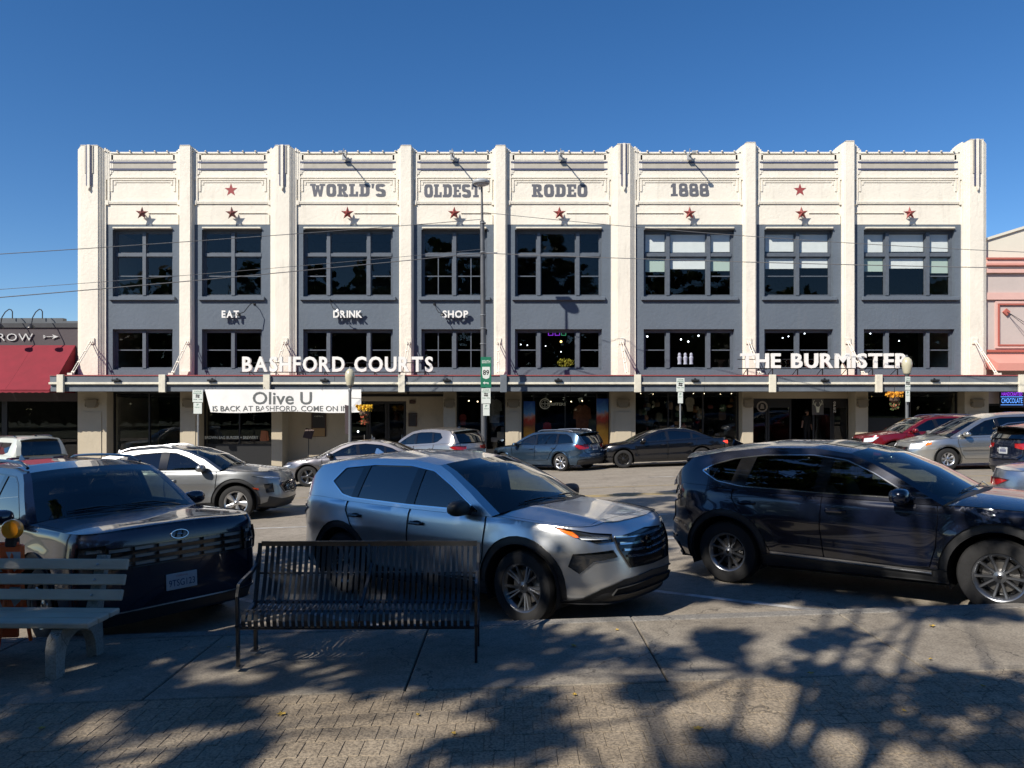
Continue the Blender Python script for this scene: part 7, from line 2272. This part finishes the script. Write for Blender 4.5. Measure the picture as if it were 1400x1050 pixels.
for sx in (-hw + .25, hw - .30):
    b = MB(); w = .085
    out = [(-.24, 0), (-.27, .26), (-.235, .34), (-.17, .385), (.20, .385), (.30, .50), (.405, .86), (.345, .87), (.235, .52), (.20, .44)][:0]
    prof = [(-.30, 0), (-.30, .24), (-.275, .32), (-.22, .37), (-.14, .384), (.22, .384), (.30, .56), (.40, .83), (.46, .82), (.37, .50), (.33, .30), (.36, 0), (.25, 0), (.225, .16), (.17, .25), (.08, .30), (-.03, .305), (-.12, .27), (-.175, .20), (-.19, .10), (-.19, 0)]
    b.prism(prof, sx, sx + w, PCON, axis='x'); b.build('leg', None, B1)
# black strap bench
BS = mat('bench_black', (.012, .013, .015), .38, coat=.3, bump=.0006, bscale=200)
g1 = gz(-1.2, 6.1) + KT
B2 = thing('metal_bench', 'black metal strap bench with curved seat and arms on the concrete slabs', 'bench', (-1.19, 6.1, g1), R(0.6))
W2 = 1.80; n = 37
prof = [(.335, .855), (.33, .83), (.27, .60), (.215, .46), (.19, .42), (.15, .395), (.0, .375), (-.12, .40), (-.185, .435), (-.225, .44), (-.262, .42), (-.275, .375), (-.262, .33), (-.23, .305)]
def strap(w, t=.006):
    v = []; f = []
    P_ = [Vector((0, a, c)) for a, c in prof]
    for i, p in enumerate(P_):
        d = (P_[min(i + 1, len(P_) - 1)] - P_[max(i - 1, 0)]).normalized(); n_ = Vector((0, -d.z, d.y)) * t / 2
        for s_ in (-1, 1):
            v += [p + n_ * s_ + Vector((-w / 2, 0, 0)), p + n_ * s_ + Vector((w / 2, 0, 0))]
    for i in range(len(P_) - 1):
        a = i * 4; f += [(a, a + 1, a + 5, a + 4), (a + 3, a + 2, a + 6, a + 7), (a + 1, a + 3, a + 7, a + 5), (a + 2, a, a + 4, a + 6)]
    return v, f
b = MB(); v, f = strap(.030); b.add(v, f, BS, False); first = b.build('strap', None, B2)
for k in range(n):
    x = -W2 / 2 + .05 + (W2 - .10) * k / (n - 1)
    if k == 0: first.location = (x, 0, 0)
    else: inst(first, B2, (x, 0, 0))
b = MB(); b.box(-W2 / 2, W2 / 2, .328, .345, .835, .875); b.build('top_rail', BS, B2)
b = MB(); b.tube([(-W2 / 2, -.232, .31), (W2 / 2, -.232, .31)], .013, 8); b.tube([(-W2 / 2, .20, .40), (W2 / 2, .20, .40)], .013, 8); b.tube([(-W2 / 2, .285, .62), (W2 / 2, .285, .62)], .009, 6); b.build('cross_bar', BS, B2)
for sx in (-W2 / 2 - .012, W2 / 2 + .012):
    b = MB()
    fl = dict(n=4, smooth=False, flat=(1.25, .8))
    b.tube([(sx, -.20, 0), (sx, -.21, .30), (sx, -.225, .55), (sx, -.19, .625), (sx, -.10, .64), (sx, .10, .66), (sx, .24, .70), (sx, .29, .77)], .019, m=BS, **fl); b.build('arm', None, B2)
    b = MB(); b.tube([(sx, .22, 0), (sx, .205, .40), (sx, .27, .60), (sx, .336, .86)], .022, m=BS, **fl); b.build('leg', None, B2)
    b = MB(); b.tube([(sx, -.23, .32), (sx, 0, .36), (sx, .2, .40)], .018, m=BS, **fl); b.build('side_bar', None, B2)
    for yy in (-.20, .22):
        b = MB(); b.bbox(sx - .035, sx + .035, yy - .04, yy + .04, 0, .008, .002); b.build('foot', BS, B2)
b = MB(); b.tube([(0, -.22, .32), (0, -.05, .36), (0, .2, .40), (.0, .27, .60), (0, .33, .85)], .014, 4, smooth=False); b.tube([(.02, -.16, .45), (.03, .0, .56), (.05, .17, .72)], .016, 4, smooth=False); b.build('middle_bar', BS, B2)
# traffic barrier with an amber lamp
OR = mat('barrier_orange', (.85, .13, .02), .5, coat=.2, dirt=.2); RW = mat('reflective_white', (.50, .50, .50), .4)
bxx = -4.33
TB = thing('traffic_barrier', 'orange and white traffic barrier with a round amber lamp behind the pale bench', 'barrier', (bxx, 6.6, gz(-4.4, 6.7) + KT + .03), R(3))
b = MB(); b.bbox(-.42, .13, -.03, .03, .66, .90, .015); b.bbox(-.42, .13, -.03, .03, .36, .56, .015); b.bbox(-.38, .09, -.015, .015, .1, .92, .01); b.build('panel', OR, TB)
b = MB()
for zz0, h_ in ((.67, .17), (.37, .17)):
    for k in range(3):
        x0_ = -.40 + k * .2
        b = MB(); b.prism([(x0_, zz0 + h_), (x0_ + .11, zz0 + h_), (x0_ + .17, zz0), (x0_ + .06, zz0)] if k < 2 else [(x0_ - .0, zz0 + h_), (x0_ + .12, zz0 + h_), (x0_ + .12, zz0 + .05), (x0_ + .07, zz0)], -.034, -.031); b.build('stripe', RW, TB)
for sg in (-1, 1):
    b = MB(); b.tube([(-.15 + sg * .2, .0, .9), (-.15 + sg * .2, sg * .0 - .25, 0)], .016, 6); b.tube([(-.15 + sg * .2, .0, .9), (-.15 + sg * .2, .25, 0)], .016, 6); b.build('leg', OR, TB)
b = MB(); b.lathe([(.0, -.045), (.07, -.04), (.085, -.02), (.085, .02), (.07, .04), (.0, .045)], 20, axis='y', M=Matrix.Translation((.035, 0, 1.03))); b.build('amber_lamp', mat('amber_plastic', (.9, .32, .01), .3, coat=.6), TB)
b = MB(); b.bbox(-.01, .08, -.04, .04, .88, .96, .01); b.build('battery_case', BM, TB)
# fallen leaves
rl = random.Random(21); LY = mat('fallen_leaf_yellow', (.45, .30, .06), .8, var=.3, vscale=20)
lv = [(1.55, 7.75), (2.55, 7.35), (2.1, 5.4), (.42, 5.15), (3.1, 5.05), (3.05, 5.6), (-.35, 4.6), (.5, 6.2), (-1.5, 5.0), (-.6, 4.9), (1.1, 4.55), (3.5, 6.4), (-2.4, 6.5), (.9, 6.6), (2.4, 4.7), (-3, 4.9)]
for k, (x, y) in enumerate(lv):
    s_ = rl.uniform(.02, .042); b = MB(); pts = []
    for q in range(10):
        a = 2 * math.pi * q / 10; rr_ = s_ * (1 if q % 2 == 0 else .55); pts.append((rr_ * math.cos(a), rr_ * math.sin(a) * .8, .006 + .008 * rl.random()))
    b.add([(0, 0, .004)] + pts, [(0, 1 + q, 1 + (q + 1) % 10) for q in range(10)])
    o = b.build('fallen_leaf', LY); o.location = (x, y, gz(x, y) + (KT if y < KY else 0) + .004); o.rotation_euler = (0, 0, rl.uniform(0, 6))
    zn = 'bricks' if y < 5.36 else ('concrete slabs' if y < KY else 'asphalt by the kerb')
    same = sorted([q[0] / q[1] for q in lv if ('bricks' if q[1] < 5.36 else ('concrete slabs' if q[1] < KY else 'asphalt by the kerb')) == zn])
    tag(o, 'small yellow fallen leaf on the ' + zn + ', ' + ORD[same.index(x / y)] + ' from the left', 'leaf', 'fallen leaves on ' + ('the bricks' if y < 5.36 else ('the slabs' if y < KY else 'the asphalt')))

# person in the dark doorway
def person(loc, rz):
    root = thing('person', 'person in black clothes standing inside the dark entrance, one arm held out', 'person', loc, rz)
    J = {'pel': (0, 0, .95), 'sp': (0, .01, 1.15), 'ch': (0, .0, 1.36), 'nk': (0, -.01, 1.50), 'hd': (0, -.02, 1.60), 'ht': (0, -.02, 1.72),
         'sl': (-.19, 0, 1.43), 'el': (-.36, -.1, 1.22), 'wl': (-.52, -.22, 1.02), 'hl': (-.57, -.25, .95), 'sr': (.19, 0, 1.43), 'er': (.25, .02, 1.14), 'wr': (.25, -.06, .90), 'hr': (.25, -.07, .82),
         'ql': (-.10, 0, .92), 'kl': (-.11, -.02, .50), 'al': (-.12, .02, .09), 'tl': (-.13, -.14, .03), 'qr': (.10, 0, .92), 'kr': (.12, -.01, .50), 'ar': (.14, .03, .09), 'tr': (.15, -.13, .03)}
    Rr = dict(pel=.15, sp=.135, ch=.155, nk=.055, hd=.085, ht=.07, sl=.07, el=.045, wl=.03, hl=.035, sr=.07, er=.045, wr=.03, hr=.035, ql=.095, kl=.06, al=.04, tl=.035, qr=.095, kr=.06, ar=.04, tr=.035)
    E_ = [('pel', 'sp'), ('sp', 'ch'), ('ch', 'nk'), ('nk', 'hd'), ('hd', 'ht'), ('ch', 'sl'), ('sl', 'el'), ('el', 'wl'), ('wl', 'hl'), ('ch', 'sr'), ('sr', 'er'), ('er', 'wr'), ('wr', 'hr'), ('pel', 'ql'), ('ql', 'kl'), ('kl', 'al'), ('al', 'tl'), ('pel', 'qr'), ('qr', 'kr'), ('kr', 'ar'), ('ar', 'tr')]
    ks = list(J); me = bpy.data.meshes.new('body'); me.from_pydata([J[k] for k in ks], [(ks.index(a), ks.index(b)) for a, b in E_], [])
    o = bpy.data.objects.new('body', me); COL.objects.link(o)
    md = o.modifiers.new('skin', 'SKIN'); o.modifiers.new('sub', 'SUBSURF').levels = 2
    for i, k in enumerate(ks): me.skin_vertices[0].data[i].radius = (Rr[k], Rr[k]); 
    me.skin_vertices[0].data[0].use_root = True
    dg = bpy.context.evaluated_depsgraph_get(); m2 = bpy.data.meshes.new_from_object(o.evaluated_get(dg)); bpy.data.objects.remove(o)
    sk, bk = mat('skin', (.45, .24, .16), .6), mat('black_cloth', (.012, .012, .014), .9)
    m2.materials.clear(); m2.materials.append(sk); m2.materials.append(bk)
    for p in m2.polygons:
        c = p.center; p.use_smooth = True
        skin = c.z > 1.50 or (abs(c.x) > .33 and c.z < 1.26) or (c.x > .19 and c.z < 1.1 and c.z > .7)
        p.material_index = 0 if skin else 1
    m2.name = 'body'; o = bpy.data.objects.new('body', m2); COL.objects.link(o); o.parent = root
    b = MB(); b.ball((0, .01, 1.70), (.098, .108, .09), 14); b.build('cap', bk, root)
    for sg in (-1, 1):
        b = MB(); b.ball((sg * .032, -.098, 1.64), (.010, .006, .007), 6); b.build('eye', bk, root)
person((PX(1103, 34.9), 34.9, GZ(13.2) + .0), R(25))

def car(label, spec, loc, hd, name='parked_car', cat='car', group=None): return make_car(name, label, cat, spec, loc, hd, group)
_, S_rogue = car('silver SUV with slatted chrome grille parked behind the black bench', spec_silver_suv(), (-.42, 8.98), -39)
_, S_fe = car('dark navy SUV with roof rails parked behind the pale plank bench', spec_navy_suv(), (-5.05, 9.02), -40)
car('glossy dark blue SUV parked right of the silver one, seen from the side', spec_blue_suv(), (4.09, 8.71), -41)
car('silver grey crossover with sloping tail driving right in the near lane', spec_grey_crossover(), (-7.25, 17.3), 0, 'moving_car')
# far lane saloons
p = base_sedan(); p.update(paint=MATS['paint_warm_grey'], spokes='five', rim_mat='alloy_dark'); p['feats'] = sedan_feats(p)
car('warm grey saloon in the far lane, its front below the banner', p, (-5.05, 25.4), 180, 'moving_car')
p = base_sedan(); p.update(paint=MATS['paint_black'], spokes='ten', rim_mat='alloy_black', L=5.0); p['feats'] = sedan_feats(p, 'brake_lens_lit')
car('glossy black saloon with dark wheels in the far lane, brake light lit', p, (5.55, 28.7), 178, 'moving_car')
# angled cars at the far kerb
p = base_suv(); p.update(L=4.78, W=1.93, paint=MATS['paint_champagne'], far=True, spokes='five', plates=[('r', .78, '')], rails=None); p['rail'] = shift(p['rail'], 0, .07); p['rail'][0] = (1.02, 1.02); p['rail'][-1] = (-2.2, 1.12); p['feats'] = rear_set(p)
p['dlo'] = shift(p['dlo'], 0, .03)
car('champagne crossover parked nose in under the yellow flower basket', p, (-3.15, 29.5), 140)
p = base_suv(); p.update(L=4.56, W=1.78, paint=MATS['paint_steel_blue'], far=True, spokes='seven', rim_mat='alloy', rim=.235, R=.325, Ra=.37, clad=.03, clad_paint=True, plates=[('r', .80, '')], rails=(-.1, -1.7), sill=.22,
    hood_c=[(2.3, .74), (2.15, .81), (1.9, .87), (1.5, .93), (1.1, .97), (.9, .98)],
    edge=[(-2.3, .93), (-2.1, .96), (-1.5, .955), (-.5, .92), (.3, .895), (.9, .88), (1.4, .85), (1.8, .80), (2.1, .74), (2.3, .68)],
    cowl=1.05, rail=[(1.05, .885), (.68, 1.09), (.34, 1.27), (.12, 1.36), (-.3, 1.405), (-.9, 1.41), (-1.5, 1.385), (-1.86, 1.34), (-2.02, 1.18), (-2.17, .96)],
    dlo=[(.86, .925), (-.2, .94), (-1.2, .965), (-1.85, 1.0), (-1.72, 1.22), (-1.5, 1.32), (-.9, 1.35), (-.3, 1.345), (.08, 1.295), (.4, 1.16), (.7, 1.01)],
    panes=[(-.13, 3, -.08, 3, 'glass_door'), (-1.08, -.22, -1.08, -.17, 'glass_door'), (-3, -1.17, -3, -1.17, 'glass_privacy')], mirror=(.70, .93), handles=[(.1, .80), (-.9, .82)])
p['feats'] = rear_set(p, 'tail_lens', .76, .92)
for d_ in p.get('doors', []): pass
car('steel blue estate wagon with pale wheels parked nose in at the far kerb', p, (1.3, 28.95), 140)
# red crossover and silver minivan
p = base_suv(); p.update(L=4.75, paint=MATS['paint_red'], far=True, spokes='five', clad=.03, clad_paint=True, rails=(-.1, -1.7)); p['feats'] = rear_set(p) + simple_front(p, .55, .84, .45, (.72, .88))
car('dark red crossover partly hidden behind the silver minivan', p, (14.7, 27.6), 180, 'moving_car')
p = base_suv(); p.update(L=5.12, W=1.95, xf=1.55, xr=-1.45, R=.335, Ra=.385, paint=MATS['paint_van_silver'], far=False, spokes='seven', rim_mat='alloy', rim=.20, clad=.03, clad_paint=True, sill=.22, nF=2.7, aF=1.4, tum=.26, mirror_mat=None, crease=.70,
    hood_c=[(2.58, .72), (2.45, .80), (2.2, .89), (1.9, .97), (1.6, 1.04), (1.3, 1.10)],
    edge=[(-2.58, .98), (-2.3, 1.02), (-1.5, 1.02), (-.5, 1.0), (.3, .98), (1.1, .965), (1.6, .93), (2.0, .86), (2.3, .78), (2.58, .66)],
    cowl=1.38, rail=[(1.38, .96), (.98, 1.18), (.58, 1.40), (.30, 1.53), (-.2, 1.62), (-1.0, 1.65), (-1.9, 1.62), (-2.25, 1.57), (-2.38, 1.35), (-2.46, 1.02)],
    dlo=[(1.18, 1.01), (.2, 1.03), (-1.2, 1.06), (-2.15, 1.08), (-2.12, 1.52), (-1.4, 1.57), (-.2, 1.56), (.30, 1.46), (.65, 1.29), (.98, 1.10)],
    panes=[(-.0, 3, .02, 3, 'glass_door'), (-1.15, -.10, -1.15, -.08, 'glass_privacy'), (-3, -1.25, -3, -1.25, 'glass_privacy')],
    doors=[('door', [('s', 1.22, 1.2), ('s', 1.24, .8), ('s', 1.16, .5), ('s', 1.05, .34), ('s', .02, .32), ('s', -.02, .7), ('s', -.02, 1.2)]), ('door', [('s', -.04, 1.2), ('s', -.06, .7), ('s', -.02, .32), ('s', -1.0, .34), ('s', -1.12, .6), ('s', -1.2, .8), ('s', -1.2, 1.2)])],
    handles=[(.22, .86), (-.12, .87)], mirror=(1.02, 1.04), rails=None, spoiler=.1)
p['feats'] = rear_set(p) + simple_front(p, .52, .70, .42, (.62, .82)) + [dict(nm='indicator', pl=[('s', 1.98, .84), ('s', 2.14, .82), ('s', 2.14, .74), ('s', 2.0, .78)], m=MATS['amber_lens'], off=.009), dict(nm='side_moulding', pl=[('s', -1.0, .60), ('s', 1.1, .60), ('s', 1.1, .565), ('s', -1.0, .565)], m=MATS['paint_van_silver'], off=.014)] + \
    [dict(nm='grille_bar', pl=(lambda S, z=z: stroke([S.tok(('f', 0, z)), S.tok(('f', .40, z + .004))], .014)), m=MATS['car_chrome'], off=.008, mirror='span') for z in (.56, .60, .64, .68)]
car('silver minivan heading left past the right hand street lamp', p, (14.62, 23.95), 180, 'moving_car', 'van')
# right edge, left edge, neighbour of the dark blue SUV
p = base_suv(); p.update(L=4.3, W=1.78, paint=MATS['paint_navy'], far=True, plates=[('r', .82, '')], spoiler=.28, spoiler_mat=MATS['car_gloss_black']); p['rail'] = [(a, 1.0 + (b - 1.0) * .72) if b > 1.0 else (a, b) for a, b in p['rail']]; p['rail'][-1] = (-2.05, 1.10)
p['rail'] = [(1.02, 1.02), (.66, 1.20), (.33, 1.33), (.14, 1.38), (-.3, 1.42), (-.9, 1.42), (-1.35, 1.40), (-1.72, 1.36), (-1.88, 1.24), (-2.02, 1.10)]; p['dlo'] = [(.80, 1.05), (-.2, 1.07), (-1.15, 1.11), (-1.45, 1.2), (-1.3, 1.31), (-.9, 1.36), (-.3, 1.36), (.1, 1.32), (.6, 1.14)]
p['xf'], p['xr'] = 1.28, -1.25; p['feats'] = rear_set(p)
car('dark hatchback seen from behind at the right edge, near lane', p, (13.9, 18.4), 0, 'moving_car')
p = base_suv(); p.update(L=4.80, W=1.92, R=.40, Ra=.46, paint=MATS['paint_sage'], far=True, spokes='five', rim_mat='alloy_black', nR=5, aR=.5, nF=4, rails=(.1, -1.8), rail_mat='car_gloss_black', sill=.34, plates=[('r', .86, '')], spoiler=.14,
    edge=[(-2.42, 1.14), (-2.0, 1.17), (-1, 1.16), (.3, 1.14), (1.0, 1.12), (1.5, 1.09), (2.0, 1.05), (2.42, .98)], hood_c=[(2.42, 1.03), (2.2, 1.12), (1.8, 1.17), (1.2, 1.2), (.9, 1.2)],
    cowl=1.05, rail=[(1.05, 1.12), (.78, 1.34), (.52, 1.54), (.36, 1.63), (.0, 1.69), (-.8, 1.71), (-1.7, 1.70), (-2.12, 1.66), (-2.26, 1.44), (-2.34, 1.16)],
    dlo=[(.84, 1.16), (-.2, 1.18), (-1.2, 1.2), (-1.55, 1.2), (-1.9, 1.28), (-1.88, 1.60), (-.3, 1.62), (.22, 1.60), (.42, 1.5), (.66, 1.32)], mirror=(.74, 1.2))
p['rail'] = [(a, b + .05 * (b > 1.3)) for a, b in p['rail']]; p['feats'] = rear_set(p, 'tail_lens_dark', .90, 1.08)
car('pale sage off road SUV parked nose in below the red awning', p, (-17.9, 27.6), 143)
p = base_sedan(); p.update(paint=MATS['paint_blue_silver'], far=False); p['feats'] = sedan_feats(p)
car('blue silver saloon whose rear corner shows beyond the dark blue hood', p, (9.25, 10.2), -41)
# badge of the navy SUV
